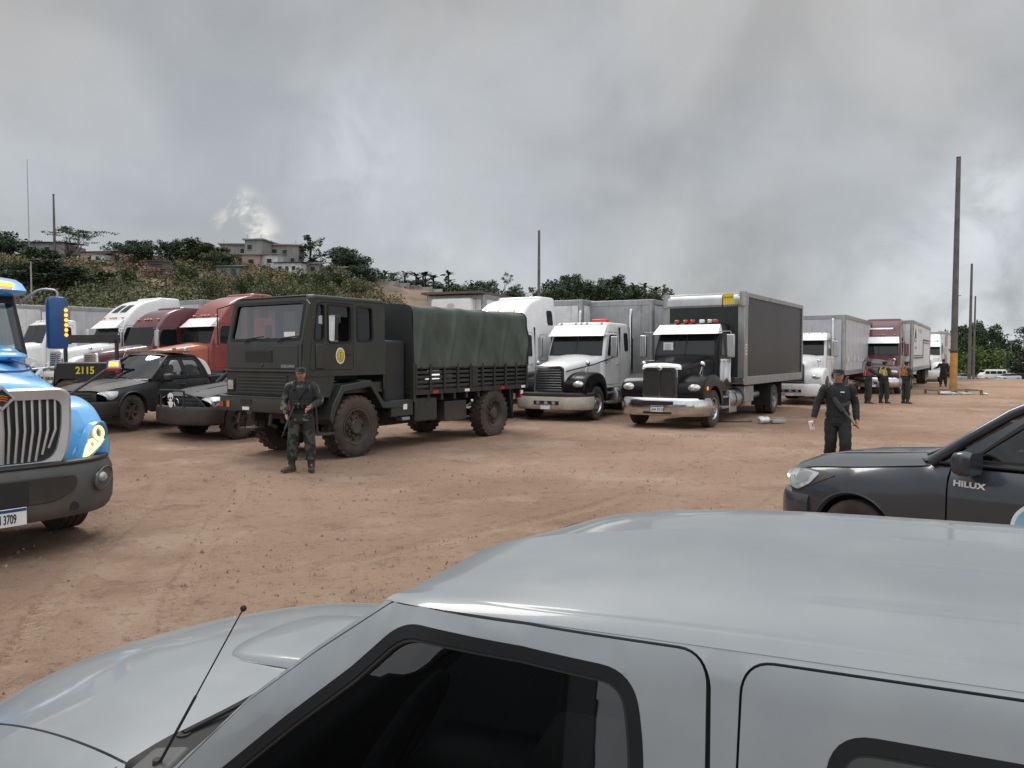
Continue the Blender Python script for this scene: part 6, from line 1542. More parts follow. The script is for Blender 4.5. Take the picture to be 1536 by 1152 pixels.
        m.loft(R, False, False); m.build('roof', paint, r)
        m = MB(); m.loft([[(-2.54, y, 1.66) for y in (-.55, .55)], [(-2.70, y*1.25, 1.16) for y in (-.58, .58)]], False, False); m.build('rear_window', glass, r)
        m = MB(); m.bx(-2.72, -.70, -.84, .84, .45, .62); m.bx(-2.74, -2.68, -.80, .80, .5, 1.16); m.bx(-1.0, -.55, -.72, .72, .95, 1.09)
        m.build('interior', 'interior', r)
        for s in (-1, 1):
            for x in (-1.75, -2.5):
                m = MB(); m.box((x, s*.38, .98), (.16, .46, .62)); m.box((x-.03, s*.38, 1.38), (.09, .26, .18)); m.box((x+.25, s*.38, .72), (.5, .48, .18)); m.build('seat', 'interior', r, bevel=.04, seg=3)
        m = MB(); m.lathe([(.18+.015*cos(t*pi/4), .015*sin(t*pi/4)) for t in range(9)], (0, 0, 0), 'z', 24); o = m.build('steering_wheel', 'black_rubber', r, loc=(-1.10, .38, 1.10)); o.rotation_euler = (0, radians(-62), 0)
    # front: grille and bumper
    m = MB(); R = []
    for z_, xo in ((.62, .0), (.70, .02), (.80, .015), (.885, -.02)): R.append([(.925+xo-.16*(y/.62)**2 if abs(y) < .5 else .925+xo-.16*(y/.62)**2-.02, y, z_) for y in [.60*(-1+2*j/16) for j in range(17)]])
    m.loft(R, False, False); g = m.build('grille', 'black_plastic', r); m = MB()
    for k in range(3): m.tube([(.945-.16*(y/.62)**2, y, .68+k*.07) for y in [.52*(-1+2*j/12) for j in range(13)]], .012, 6)
    m.build('grille_bar', 'chrome' if badge else 'black_rubber', g)
    m = MB(); m.lathe([(.075+.012*cos(t*pi/3), .012*sin(t*pi/3)) for t in range(7)], (.965, 0, .775), 'x', 20); m.build('grille_ring', 'chrome', g)
    m = MB(); bumper(m, [(1.02, 0), (1.0, .35), (.92, .62), (.78, .80), (.60, .885), (.47, .90)], .33, .66, .10, .03); b = m.build('bumper', paint, r)
    m = MB(); m.prism(rpoly([(-.5, .40), (.5, .40), (.42, .54), (-.42, .54)], .03), 1.03, 1.056, 'x'); m.build('bumper_grille', 'black_flat', b)
    plate(r, 1.06, 0, .60, '', .32, .13)
    # load bed
    m = MB()
    for s in (-1, 1):
        m.prism(rpoly([(-2.78, 1.16), (-4.25, 1.18), (-4.25, .55), (-3.55, .5), (-3.5, .62), (-3.28, .82), (-2.9, .82), (-2.72, .62), (-2.78, .42)], .03), s*.88, s*.76)
    m.bx(-4.2, -2.8, -.78, .78, .70, .76); m.bx(-2.84, -2.79, -.78, .78, .7, 1.15); m.bx(-4.27, -4.21, -.78, .78, .6, 1.16); m.build('load_bed', paint, r, bevel=.015)
    for s in (-1, 1):
        m = MB(); m.bx(-4.28, -4.2, s*.78, s*.90, .75, 1.08); m.build('tail_lamp', 'red_lens', r, bevel=.02)
        wheel(r, 0, s*.76, s, wr, .25, wheelstyle); wheel(r, -3.08, s*.76, s, wr, .25, wheelstyle)
    axle(r, -3.08, .39, .7); m = MB(); m.bx(-4.0, .7, -.45, .45, .38, .58); m.build('underbody', 'chassis', r)
    if bull:
        m = MB(); m.tube(catmull([(.78, -.84, .62), (.95, -.66, .88), (1.05, -.42, .97), (1.07, -.36, 1.02), (1.07, .36, 1.02), (1.05, .42, .97), (.95, .66, .88), (.78, .84, .62)], 4), .024, 8)
        for y in (-.40, .40): m.tube([(1.05, y, .97), (1.06, y, .60)], .022, 8)
        m.build('bull_bar', 'dark_metal', r); m = MB(); bumper(m, [(1.08, 0), (1.06, .4), (.97, .68), (.80, .86), (.6, .93), (.48, .94)], .36, .70, .12, .03); m.build('bull_bumper', 'black_plastic', r)
        m = MB(); m.poly([(1.10, y, .89+z_) for y, z_ in [(.10*cos(a)*(1 if sin(a) > -.3 else .75), .09*sin(a)) for a in [2*pi*i/20 for i in range(20)]]]); m.prism([(.0, .68), (.05, .70), (.10, .80), (.05, .79), (.03, .82), (-.03, .82), (-.05, .79), (-.10, .80), (-.05, .70)], 1.095, 1.10, 'x'); sk = m.build('grille_emblem', 'white_flat', r)
        m = MB()
        for y in (-.038, .038): m.ball((1.101, y, .875), 1., 10, 6, (.006, .024, .026))
        m.build('emblem_mark', 'black_flat', sk)
    if roofbits:
        m = MB(); m.bx(-2.0, -1.5, -.5, .5, 1.80, 1.84); m.build('roof_bracket', 'black_plastic', r)
    return r
pickup('pickup', (3.95, 7.69), 125, 'dark grey pickup with a round white and blue door decal, at right', 'hilux_grey', badge='HILUX', decal=True, glass='glass_tint', z=-.05, wheelstyle='car', az=.33, ar=.42, wr=.34)
pol = pickup('pickup', (-9.78, 18.28), -107, 'matt black patrol pickup with a wooden board on its roof', 'police_black', z=.27, glass='glass_clear')
p3 = pickup('pickup', (-7.15, 18.4), -122, 'dark blue pickup with a bull bar and white skull emblem, partly behind the army lorry', 'navy_paint', z=.02, bull=True, glass='glass_clear')
p3.scale = (1.06, 1.06, 1.14)
# board and light bar on the patrol pickup, number lamp on its post
def roof_board():
    m = MB(); m.bx(-.32, .32, -.72, .72, 0, .05); o = m.build('wooden_board', 'wood', None, bevel=.008, loc=(pol.location.x+cos(radians(-107))*-1.85, pol.location.y+sin(radians(-107))*-1.85, pol.location.z+1.79))
    o.rotation_euler = (0, 0, radians(-107)); tag(o, 'pale wooden board lying across the roof of the matt black pickup', 'board')
    for y in (-.55, .5):
        m = MB(); m.bx(-.03, .03, y-.04, y+.04, .05, .11); m.build('wood_block', 'wood', o, bevel=.005)
roof_board()
p2 = pickup('pickup', (-14.5, 20.4), 176, 'black patrol pickup numbered 2115 with a bed rack, behind the blue mirror', 'police_black', z=.48, cabin=False, headlight=False)
p2.scale = (1.12,)*3
text('lettering', '2115', .22, 'yellow_flat', p2, frame_M((-3.5, .886, 1.0), (-1, 0, 0), (0, 0, 1)), .003, .006)
m = MB(); m.bx(-4.22, -2.9, .70, .76, 1.62, 1.80)
for x in (-2.95, -4.15): m.bx(x-.03, x+.03, .70, .76, 1.16, 1.7)
m.build('bed_rack', 'black_plastic', p2)
m = MB(); m.bx(-4.22, -2.9, .78, .885, 1.165, 1.19); m.build('bed_rail', 'alu_dull', p2)
def beacon():
    p = px(170, 545, 16.4); g = empty('warning_light', (p.x, p.y, p.z-.10), -75, 'lit yellow number lamp on a white and blue box by the patrol pickup bonnet', 'warning light', sc=.62)
    m = MB(); m.hexa([(-.14, -.17, 0), (.14, -.17, 0), (.14, .22, 0), (-.14, .22, 0), (-.10, -.13, .24), (.10, -.13, .24), (.10, .20, .27), (-.10, .20, .27)]); m.build('housing', 'trailer_white', g, bevel=.03, seg=3)
    m = MB(); m.hexa([(-.145, -.21, .0), (.145, -.21, .0), (.145, -.16, .0), (-.145, -.16, .0), (-.11, -.17, .25), (.11, -.17, .25), (.11, -.12, .25), (-.11, -.12, .25)]); m.build('blue_lens', 'blue_dark', g, bevel=.02)
    for k in range(4):
        m = MB(); m.bx(.128, .150, -.10+k*.075, -.045+k*.075, .07, .19); m.build('led', 'yellow_lit', g, bevel=.01)
    m = MB(); m.bx(-.15, .15, -.2, .24, -.09, 0); m.build('base', 'red_lens', g, bevel=.02)
    m = MB(); m.tube([(0, -.2, -.04), (.30, -.75, -.50), (.45, -1.3, -.9), (.30, -1.35, -1.3)], .045, 8); m.build('arm', 'black_plastic', g)
beacon()
# ================================================================ silver pickup in the foreground
def silver_pickup():
    r = empty('pickup', (.607, 2.019, -.117), 160.5, 'silver pickup filling the foreground, with a thin black aerial and tinted side windows', 'pickup', 'pickups in the yard')
    Z0 = [(-1.7, 1.634), (-1.1, 1.652), (-.57, 1.660), (0, 1.655), (.4, 1.614)]
    def zc(x): return lerp_tab(Z0, x)
    cols = []
    for x, dz in ((-1.7, -.03), (-1.1, -.02), (-.57, -.012), (0, 0), (.40, .007)):
        c = zc(x); fl = .5 if x > .3 else 1; cols.append([(x, 0, c), (x, .3, c-.012*fl), (x, .48, c-.045*fl), (x, .60, 1.548+dz), (x, .648, 1.45+dz), (x, .688, 1.33+dz*.5), (x, .735, 1.19), (x, .775, 1.03)])
    cols.append([(.62, 0, 1.576), (.62, .28, 1.573), (.625, .44, 1.567), (.66, .56, 1.545), (.83, .615, 1.43), (.99, .658, 1.31), (1.14, .70, 1.17), (1.28, .745, 1.03)])
    cols.append([(.735, 0, 1.538), (.745, .27, 1.540), (.76, .43, 1.540), (.79, .505, 1.532), (.95, .56, 1.415), (1.105, .60, 1.295), (1.235, .645, 1.16), (1.365, .69, 1.03)])
    S = Surf(cols).lim(2.4, 7); sg = 1 if S.nrm(3, 5)[1] > 0 else -1
    far_ = []       # the far shoulder of the roof falls away a little more
    for i, col in enumerate(cols):
        k = {4: (.015, .02), 5: (.04, .07), 6: (.05, .12)}.get(i, (0, 0)); far_.append([(x-k[1]*min(1, y/.5), y, z-k[0]*min(1, y/.5)) for x, y, z in col])
    SM = Surf(far_, True).lim(2.4, 7); sm_ = 1 if SM.nrm(3, 5)[1] < 0 else -1
    paint = 'silver_paint'
    # roof skin with pressed grooves, from drip line to drip line
    ribs = [(.45, -.14), (.225, -.25), (0, -.36), (-.225, -.25), (-.45, -.14)]
    us = np.linspace(0, 6, 150); vs = np.concatenate([np.linspace(0, 2, 90), np.linspace(2.02, 2.972, 26)])
    def skin(Q, g, u):
        row = []
        for v in vs:
            p = Q.at(u, v); d = 0
            for yk, xs in ribs:
                if yk >= 0: d += .0115*exp(-((abs(p[1])-yk)/.013)**2)*smooth(xs+.04, xs-.16, p[0])
            d += .0035*exp(-((v-2.62)/.022)**2)*smooth(.62, .3, p[0])
            n = Q.nrm(u, v)*g; row.append(V(p)-V(n)*d)
        return row
    R = [skin(SM, sm_, u)[:0:-1]+skin(S, sg, u) for u in us]
    m = MB(); m.loft(R, False, False); m.build('roof', paint, r, angle=60)
    def dline(z=0.): return [(.68, 1.538), (.40, 1.548), (.2, 1.545)]
    front_door = rpoly([(.755, 1.536), (.66, 1.546), (.40, 1.552), (.030, 1.542), (.018, 1.03), (1.33, 1.03), (1.21, 1.165), (1.08, 1.297), (.925, 1.418)], [.012, 0, 0, .055, 0, 0, 0, 0, 0], 8)
    rear_door = rpoly([(-.038, 1.536), (-.57, 1.525), (-1.10, 1.515), (-1.62, 1.50), (-1.62, 1.03), (-.025, 1.03)], [.055, 0, 0, .05, 0, 0], 8)
    win_f = rpoly([(.695, 1.515), (.40, 1.512), (.168, 1.495), (.140, 1.36), (.140, 1.03), (1.20, 1.03), (1.10, 1.165), (.95, 1.295), (.80, 1.415)], [.05, 0, .10, .1, 0, 0, 0, 0, 0], 8)
    win_r = rpoly([(-.188, 1.442), (-.57, 1.432), (-1.25, 1.415), (-1.36, 1.30), (-1.36, 1.03), (-.165, 1.03)], [.075, 0, .08, .05, 0, 0], 8)
    def shrink(poly, d, k=None):
        n = len(poly); out = []
        A = sum(poly[i][0]*poly[(i+1) % n][1]-poly[(i+1) % n][0]*poly[i][1] for i in range(n)); sgn_ = 1 if A > 0 else -1
        for i in range(n):
            a, p, b = V(poly[i-1]), V(poly[i]), V(poly[(i+1) % n]); t = ((p-a).normalized()+(b-p).normalized()).normalized(); out.append(tuple(p+V((-t.y, t.x))*d*sgn_))
        return out
    for s, Q, g in ((1, S, sg), (-1, SM, sm_)):
        # body between the doors: pillars and sill under the drip line
        m = MB(); strip = [(float(p[0]), float(p[2])) for p in [Q.at(u, 2.955) for u in np.linspace(5.97, .1, 44)]]+[(-1.66, 1.03), (1.355, 1.03), (1.228, 1.165), (1.098, 1.297), (.943, 1.42)]
        panel(m, Q, (0, 2), strip, [[(a-(.007*smooth(1.54, 1.44, b) if a < .08 else 0), b) for a, b in shrink(front_door, -.005)], shrink(rear_door, -.005)], -.001, .02, .05, g); m.build('body_side', paint, r)
        for dp, wp, nm in ((front_door, win_f, 'door'), (rear_door, win_r, 'door')):
            m = MB(); panel(m, Q, (0, 2), dp, [wp], .001, .022, .035, g); d = m.build(nm, paint, r)
            m = MB(); panel(m, Q, (0, 2), shrink(wp, -.004), [shrink(wp, .021)], .002, .02, .03, g); se = m.build('window_seal', 'seal_rubber', d, bevel=0)
            m = MB(); panel(m, Q, (0, 2), shrink(wp, .018), [shrink(wp, .027)], -.002, .012, .03, g); m.build('glass_run', 'black_rubber', se)
            m = MB(); panel(m, Q, (0, 2), shrink(wp, .020), (), -.012, 0, .06, g); m.build('side_window', 'glass_dark', d)
            m = MB(); panel(m, Q, (0, 2), shrink(dp, -.012), [shrink(dp, .03)], -.026, 0, .06, g); m.build('door_seal', 'black_rubber', d)
        # lower body
        m = MB(); m.loft([[(1.42 if k else 1.40, s*y, z) for k in (0,)]+[(x, s*y, z) for x in (.8, 0, -.8, -1.66)] for y, z in ((.775, 1.03), (.80, .9), (.82, .7), (.80, .45), (.74, .35))], False, False); m.build('lower_body', paint, r)
    # windscreen and rear window
    m = MB(); R = []
    for k in range(9):
        t = k/8; row = []
        for j in range(17):
            y = -1+2*j/16; xb = 1.355-.06*y*y; xt = .74+.03*y*y; w_ = max(0, -y)*t; row.append((xb+(xt-xb)*t-.12*w_, y*(.64+(.49-.64)*t), 1.085+(1.53-.01*y*y-1.085)*t-.01*sin(pi*t)-.05*w_))
        R.append(row)
    m.loft(R, False, False); m.build('windscreen', 'glass_tint', r)
    E = [S.at(0, v) for v in np.linspace(0, 7, 30)]; F = [(-1.715, -p[1], p[2]-.004) for p in E[:0:-1]]+[(-1.715, p[1], p[2]-.004) for p in E]
    m = MB(); hole = [(-1.73, y, z) for y, z in rrect(-.55, .55, 1.12, 1.50, .06, 5)]
    m.loft([F, [(-1.74, y*.97, 1.03+(z-1.03)*.97) for x, y, z in F]], False, False); m.poly([(-1.741, y*.97, 1.03+(z-1.03)*.97) for x, y, z in F]); m.build('rear_panel', paint, r)
    m = MB(); m.poly([(-1.752, y, z) for x, y, z in hole]); m.build('rear_glass', 'glass_black', r)
    # inside
    m = MB(); m.bx(-1.7, 1.2, -.74, .74, .5, .62); m.bx(1.05, 1.45, -.66, .66, .95, 1.10); m.bx(-1.72, -1.68, -.7, .7, .5, 1.1); m.build('interior', 'interior', r, bevel=.04)
    for s in (-1, 1):
        for x in (.15, -.75):
            m = MB(); m.box((x, s*.36, .98), (.18, .46, .62)); m.box((x-.02, s*.36, 1.36), (.09, .25, .17)); m.box((x+.28, s*.36, .72), (.5, .48, .18)); m.build('seat', 'interior', r, bevel=.05, seg=3)
    m = MB(); m.lathe([(.185+.017*cos(t*pi/4), .017*sin(t*pi/4)) for t in range(9)], (0, 0, 0), 'z', 32); m.bx(-.18, .18, -.03, .03, -.02, .01); o = m.build('steering_wheel', 'black_rubber', r, loc=(.82, .36, 1.12)); o.rotation_euler = (0, radians(62), 0)
    # bonnet and wings from one surface
    ys = [-.88, -.86, -.80, -.72, -.5, -.25, 0, .25, .5, .66, .76, .82, .84]; dz = [-.40, -.20, -.085, -.04, -.012, 0, .006, 0, -.010, -.035, -.085, -.20, -.40]
    ts = [0, .2, .4, .58, .72, .84, .92, .97, 1.]; zz = [1.110, 1.104, 1.080, 1.040, .992, .925, .855, .77, .65]
    H = []
    for t, z in zip(ts, zz): H.append([(1.34+(2.66-.42*(y/.86)**2-1.34)*t, y, z+d) for y, d in zip(ys, dz)])
    HS = Surf(H); hz = 1 if HS.nrm(2, 6)[2] > 0 else -1
    ysn = lambda x: .635-.22*(x-1.44)
    def hx(y): return 1.355+.105*min(1.1, (abs(y)/.63)**2)
    far = [(x, -ysn(x)) for x in np.linspace(1.455, 2.42, 12)]; near = [(x, ysn(x)) for x in np.linspace(2.42, 1.455, 12)]
    rear = [(hx(y), y) for y in np.linspace(.60, -.60, 17)]
    bon = far+[(2.57, -.30), (2.605, 0), (2.57, .30)]+near+rear
    m = MB(); panel(m, HS, (0, 1), bon, (), .001, .02, .045, hz); bo = m.build('bonnet', paint, r, angle=60)
    for s in (-1, 1):
        wing = [(x, s*(ysn(x)+.007)) for x in np.linspace(1.36, 2.40, 14)]+[(2.34, s*.74), (2.24, s*.81), (1.9, s*.835), (1.36, s*.838)]
        m = MB(); panel(m, HS, (0, 1), wing, (), 0, .02, .04, hz); m.build('front_wing', paint, r, angle=60)
        m = MB(); m.loft([[(x, s*y, z) for x in (1.3, 1.8, 2.2, 2.36)] for y, z in ((.838, .80), (.84, .6), (.82, .4))], False, False); m.build('wing_side', paint, r)
        m = MB(); m.bx(2.2, 2.42, s*.5, s*.78, .62, .82); m.build('headlight', 'headlight_glass', r, bevel=.06, seg=3)
        wheel(r, 1.75, s*.74, s, .36, .24, 'car'); wheel(r, -1.35, s*.74, s, .36, .24, 'car')
    m = MB(); m.loft([[(x, y, HS.at(*HS.inv((0, 1), x, y))[2]-.03) for x, y in ((1.38, k), (2.35, k*.6))] for k in (-.72, -.3, 0, .3, .72)], False, False); m.bx(1.3, 1.8, -.6, .6, .4, .9); m.build('engine_bay', 'black_flat', r)
    m = MB(); bumper(m, [(2.62, 0), (2.58, .4), (2.46, .66), (2.3, .8), (2.0, .86)], .38, .62, .12, .04); m.build('bumper', paint, r)
    m = MB(); m.bx(2.44, 2.52, -.5, .5, .62, .74); m.build('grille', 'black_plastic', r, bevel=.03)
    # bonnet scoop
    m = MB(); R = []
    for x, k, hgt in ((1.69, .86, .002), (1.665, .93, .010), (1.61, 1., .018), (1.49, 1.03, .024), (1.36, 1.05, .028)):
        row = []
        for j in range(25):
            q = -1+2*j/24; y = -.18+.245*k*q; e = min(1, (1-abs(q))*8); zz_ = HS.at(*HS.inv((0, 1), x, y))[2]; row.append((x-.05*abs(q)**3, y, zz_+hgt*sqrt(max(0, 1-(1-e)**2))-.002))
        R.append(row)
    m.loft(R, False, False); sc_ = m.build('bonnet_scoop', paint, bo, angle=70)
    m = MB(); m.tube([V(R[i][24])+V((0, 0, .002)) for i in range(5)], .004, 5); m.build('scoop_shade_line', 'black_rubber', sc_)  # dark line standing in for the shadow along the scoop's near side
    # scuttle, wipers, washer jets, aerial
    m = MB(); R = []
    for k, (dx, z) in enumerate(((.0, .006), (-.04, .0), (-.09, -.004), (-.16, .02))): R.append([(hx(y)+.012+dx+(.10*(1-(y/.70)**2) if k > 1 else .0)*.5, y, 1.100+z-.035*(abs(y)/.7)**2) for y in np.linspace(-.70, .70, 25)])
    m.loft(R, False, False); sc2 = m.build('scuttle', 'grey_plastic', r)
    m = MB()
    for k in range(22): y = -.5+k*.05; m.box((hx(y)-.02, y, 1.103-.03*(y/.7)**2), (.05, .018, .004))
    m.build('vent_slot', 'black_flat', sc2)
    m = MB(); m.tube([(1.40, .50, 1.105), (1.36, .36, 1.115), (1.33, .22, 1.12)], .009, 6); m.cyl((1.40, .50, 1.095), .018, .02); m.build('wiper', 'black_rubber', r)
    m = MB(); m.hexa([(1.40, .60, 1.09), (1.27, .60, 1.09), (1.27, .72, 1.06), (1.42, .71, 1.06), (1.39, .605, 1.125), (1.28, .60, 1.145), (1.28, .70, 1.12), (1.40, .70, 1.10)]); m.build('pillar_foot', 'grey_plastic', r, bevel=.015, seg=3)
    m = MB(); m.lathe([(.030, 0), (.028, .012), (.012, .022), (.010, .045), (.001, .05)], (1.328, .665, 1.085), 'z', 18); ab = m.build('aerial_base', 'black_plastic', r)
    m = MB(); a, b = V((1.328, .665, 1.11)), V((1.07, .66, 1.53)); m.tube([a, a.lerp(b, .45), a.lerp(b, .47), b], [.0040, .0036, .0020, .0017], 8); m.ball(b, .0075, 12, 8); m.build('aerial', 'black_rubber', ab)
    m = MB(); R = []
    for k_, h_ in ((.0, .6), (.03, .9), (.08, 1.), (.13, .95)): R.append([(1.16+k_, y, z_) for y, z_ in rrect(.90-.10*h_, .90+.10*h_, .98-.075*h_, .98+.075*h_, .04*h_, 4)])
    m.loft(R); m.build('mirror', 'black_plastic', r)
    # load bed
    m = MB()
    for s in (-1, 1): m.bx(-3.4, -1.8, s*.78, s*.70, .5, 1.06)
    m.bx(-3.4, -1.8, -.74, .74, .6, .66); m.bx(-3.42, -3.36, -.78, .78, .5, 1.06); m.build('load_bed', paint, r, bevel=.02)
    m = MB(); m.bx(-3.3, 2.3, -.45, .45, .34, .5); m.build('underbody', 'chassis', r)
silver_pickup()
# ================================================================ poles and things at the right
def pole(xpx, bot, top, d, r, label, band=False, z=None):
    p = px(xpx, bot, d); z0 = terrain(p.x, d) if z is None else z; h = px(xpx, top, d).z-z0
    g = empty('pole', (p.x, d, z0), 0, label, 'pole', 'bare poles in the yard')
    m = MB(); m.tube([(0, 0, -.3), (.0, 0, h*.3), (.01, 0, h*.7), (.02, 0, h)], [r, r*.9, r*.72, r*.6], 12); m.build('shaft', 'steel_pole', g)
    m = MB(); m.cyl((.02, 0, h+.02), r*.62, .05, 'z', 12); m.build('cap', 'dark_metal', g)
    if band:
        m = MB(); m.lathe([(r*1.02, .25), (r*1.04, .3), (r*.99, 2.05), (r*.97, 2.1)], (0, 0, 0), 'z', 12); m.build('painted_band', 'pole_yellow', g)
        m = MB(); m.lathe([(r*1.02, 2.1), (r*1.06, 2.12), (r*1.05, 2.2), (r*1.0, 2.22)], (0, 0, 0), 'z', 12); m.build('clamp', 'dark_metal', g)
        m = MB(); m.tube([(r*.8, 0, h*.42), (r*.8+.14, 0, h*.42)], .02, 5); m.build('bolt', 'dark_metal', g)
    return g
P1 = pole(1430.5, 592, 240, 38.6, .17, 'tallest and nearest pole with a yellow painted band at its foot', True)
pole(1454, 572, 397, 78, .17, 'second pole at right, standing between the banded pole and the farthest one')
pole(1460.5, 565, 445, 102, .16, 'farthest and shortest looking of the three poles at right')
pole(808, 470, 348, 62, .155, 'lone bare pole rising behind the white sleeper roof')
def pole_frame():
    x, y = P1.location.x, P1.location.y; g = empty('timber_frame', (x, y-.05, terrain(x, y)), 4, 'low timber frame on the ground round the foot of the banded pole', 'timber frame')
    for k, (a, b) in enumerate((((-1.1, -.5), (1.1, -.5)), ((-1.1, .6), (1.1, .6)), ((-1.1, -.5), (-1.1, .6)), ((1.1, -.5), (1.1, .6)))):
        m = MB(); dx = V(b+(0,))-V(a+(0,)); c = (V(a+(0,))+V(b+(0,)))/2; m.box((c.x, c.y, .22+k*.003), (max(abs(dx.x), .09)+.0, max(abs(dx.y), .09), .07)); m.build('rail', 'wood', g, bevel=.01)
    for px_, py_ in ((-1.1, -.5), (1.1, -.5), (-1.1, .6), (1.1, .6)): m = MB(); m.box((px_, py_, .1), (.10, .10, .3)); m.build('peg', 'wood', g, bevel=.01)
    for k, (dx, dy, s) in enumerate(((-.55, -.25, .24), (-.25, -.3, .18), (.35, -.25, .16), (.62, -.3, .14), (1.35, -.4, .13))):
        m = MB(); m.ball((0, 0, 0), s, 9, 6, (1.3, .9, .5))
        for v in m.bm.verts: v.co += V((noise.noise(v.co*9+V((k, 0, 0))), noise.noise(v.co*9+V((0, k, 0))), noise.noise(v.co*9)))*.05
        o = m.build('white_bag', 'trailer_white', None, loc=(x+dx, y+dy-.05, terrain(x, y)+s*.35)); tag(o, 'crumpled pale bag lying by the foot of the banded pole', 'bag', 'pale bags at the pole foot')
pole_frame()
def debris():
    p = (7.35, 22.3); z = terrain(*p); m = MB(); m.ball((0, 0, .10), .17, 12, 8, (1.2, .8, .65))
    for v in m.bm.verts: v.co += V((noise.noise(v.co*8), noise.noise(v.co*8+V((3, 0, 0))), noise.noise(v.co*8+V((0, 3, 0)))))*.06
    o = m.build('rag_bundle', 'trailer_white', None, loc=(p[0], p[1], z)); tag(o, 'white rag bundle on the dirt right of the black box truck', 'bundle')
    m = MB(); m.box((0, 0, .06), (.42, .22, .10), Matrix.Rotation(.2, 4, 'Z')); m.box((.05, .12, .13), (.36, .07, .05), Matrix.Rotation(-.3, 4, 'Z')); o = m.build('broken_block', 'block_wall', None, bevel=.02, loc=(p[0]+.42, p[1]+.05, z)); tag(o, 'grey broken block lying beside the white rag bundle', 'block')
    m = MB(); m.tube([(0, 0, .03), (.5, .12, .035), (1.0, .10, .03), (1.5, .2, .03)], .018, 6); o = m.build('stick', 'bark', None, loc=(p[0]-1.75, p[1]+.1, z)); tag(o, 'thin dark stick lying left of the white rag bundle', 'stick')
debris()
def weeds():
    random.seed(31); mb = MB()
    for cx, cy, sx, sy, n in ((4.9, 18.6, 1.3, .35, 260), (6.2, 19.8, 1.6, .5, 120), (16, 27, 3, 1, 200), (11, 16.5, 1.5, .5, 110), (9, 13.5, 1.2, .5, 70)):
        for _ in range(n):
            x, y = random.gauss(cx, sx*.5), random.gauss(cy, sy*.5); z = terrain(x, y); h = random.uniform(.02, .06); a = random.uniform(0, 6.28); w = .006; dx, dy = random.gauss(0, .03), random.gauss(0, .03)
            mb.poly([(x-w*cos(a), y-w*sin(a), z-.01), (x+w*cos(a), y+w*sin(a), z-.01), (x+dx, y+dy, z+h)])
    o = mb.build('weeds', mat('weed_green', (.15, .15, .06), .8, island=.4).name, merge=False); tag(o, 'thin yellowish green weeds growing on the dirt', 'weeds', kind='stuff')
weeds()
def car(loc, yaw, label, paint, van=False, z=None, group='vehicles beyond the yard'):
    r = empty('van' if van else 'car', (loc[0], loc[1], terrain(*loc) if z is None else z), yaw, label, 'van' if van else 'car', group)
    L, H, W = (4.7, 2.1, .86) if van else (4.2, 1.45, .84)
    m = MB()
    if van: R = [(2.30, .55, .80, .5), (2.35, .5, .95, .55), (2.15, .32, 1.15, .8), (1.75, .3, 1.55, .84), (1.35, .3, 2.0, .84), (.5, .3, 2.1, .86), (-1.8, .3, 2.1, .86), (-2.25, .32, 2.02, .84), (-2.32, .5, 1.2, .8)]
    else: R = [(2.05, .45, .62, .5), (2.1, .35, .72, .65), (1.7, .26, .86, .80), (.95, .25, .95, .84), (0, .25, .98, .84), (-1.2, .25, 1.0, .84), (-1.75, .27, .98, .82), (-2.05, .35, .92, .72), (-2.08, .45, .7, .6)]
    m.loft([[(x, y, z_) for y, z_ in rrect(-w, w, a, b, .12, 3)] for x, a, b, w in R]); m.build('body', paint, r)
    if not van:
        m = MB(); m.loft([[(x, y, z_) for y, z_ in rrect(-w, w, .9, h, .08, 3)] for x, h, w in ((1.05, .98, .70), (.45, 1.38, .62), (-.2, 1.45, .62), (-.8, 1.42, .61), (-1.45, 1.0, .68))]); c = m.build('cabin', 'glass_black', r); m = MB(); m.loft([[(x, y, z_) for y, z_ in rrect(-w, w, h-.05, h+.02, .03, 2)] for x, h, w in ((.42, 1.38, .60), (-.2, 1.45, .61), (-.82, 1.42, .60))]); m.build('roof', paint, r)
    else:
        for s in (-1, 1):
            for a, b in ((1.5, .75), (.65, -.45), (-.55, -1.45), (-1.55, -2.1)): m = MB(); m.bx(a, b, s*.862, s*.868, 1.25, 1.8); m.build('side_window', 'glass_black', r)
        m = MB(); m.poly([(1.80, -.7, 1.55), (1.80, .7, 1.55), (1.44, .66, 1.95), (1.44, -.66, 1.95)]); m.build('windscreen', 'glass_black', r)
    for s in (-1, 1):
        m = MB(); m.bx(2.0 if not van else 2.2, 2.12 if not van else 2.38, s*.45, s*.68, .62 if not van else .8, .75 if not van else .98); m.build('headlight', 'headlight_glass', r)
        for x in (1.3, -1.3): wheel(r, x, s*.76, s, .32, .2, 'car')
    return r
def far(xpx, d): return ((xpx-768)/1150*d, d)
car(far(1488, 146), 172, 'white minibus parked beyond the yard, left of the small dark cars', 'white_paint', True)
car(far(1446, 140), 10, 'small silver car parked beyond the yard, behind the poles', 'alu_dull')
car(far(1424, 142), 160, 'small grey car parked beyond the yard, left of the banded pole', 'gun_grey')
car(far(1513, 143), 185, 'small pale car parked right of the white minibus', 'trailer_grey')
car(far(1529, 145), 5, 'small dark car at the right edge of the photo', 'black_paint')
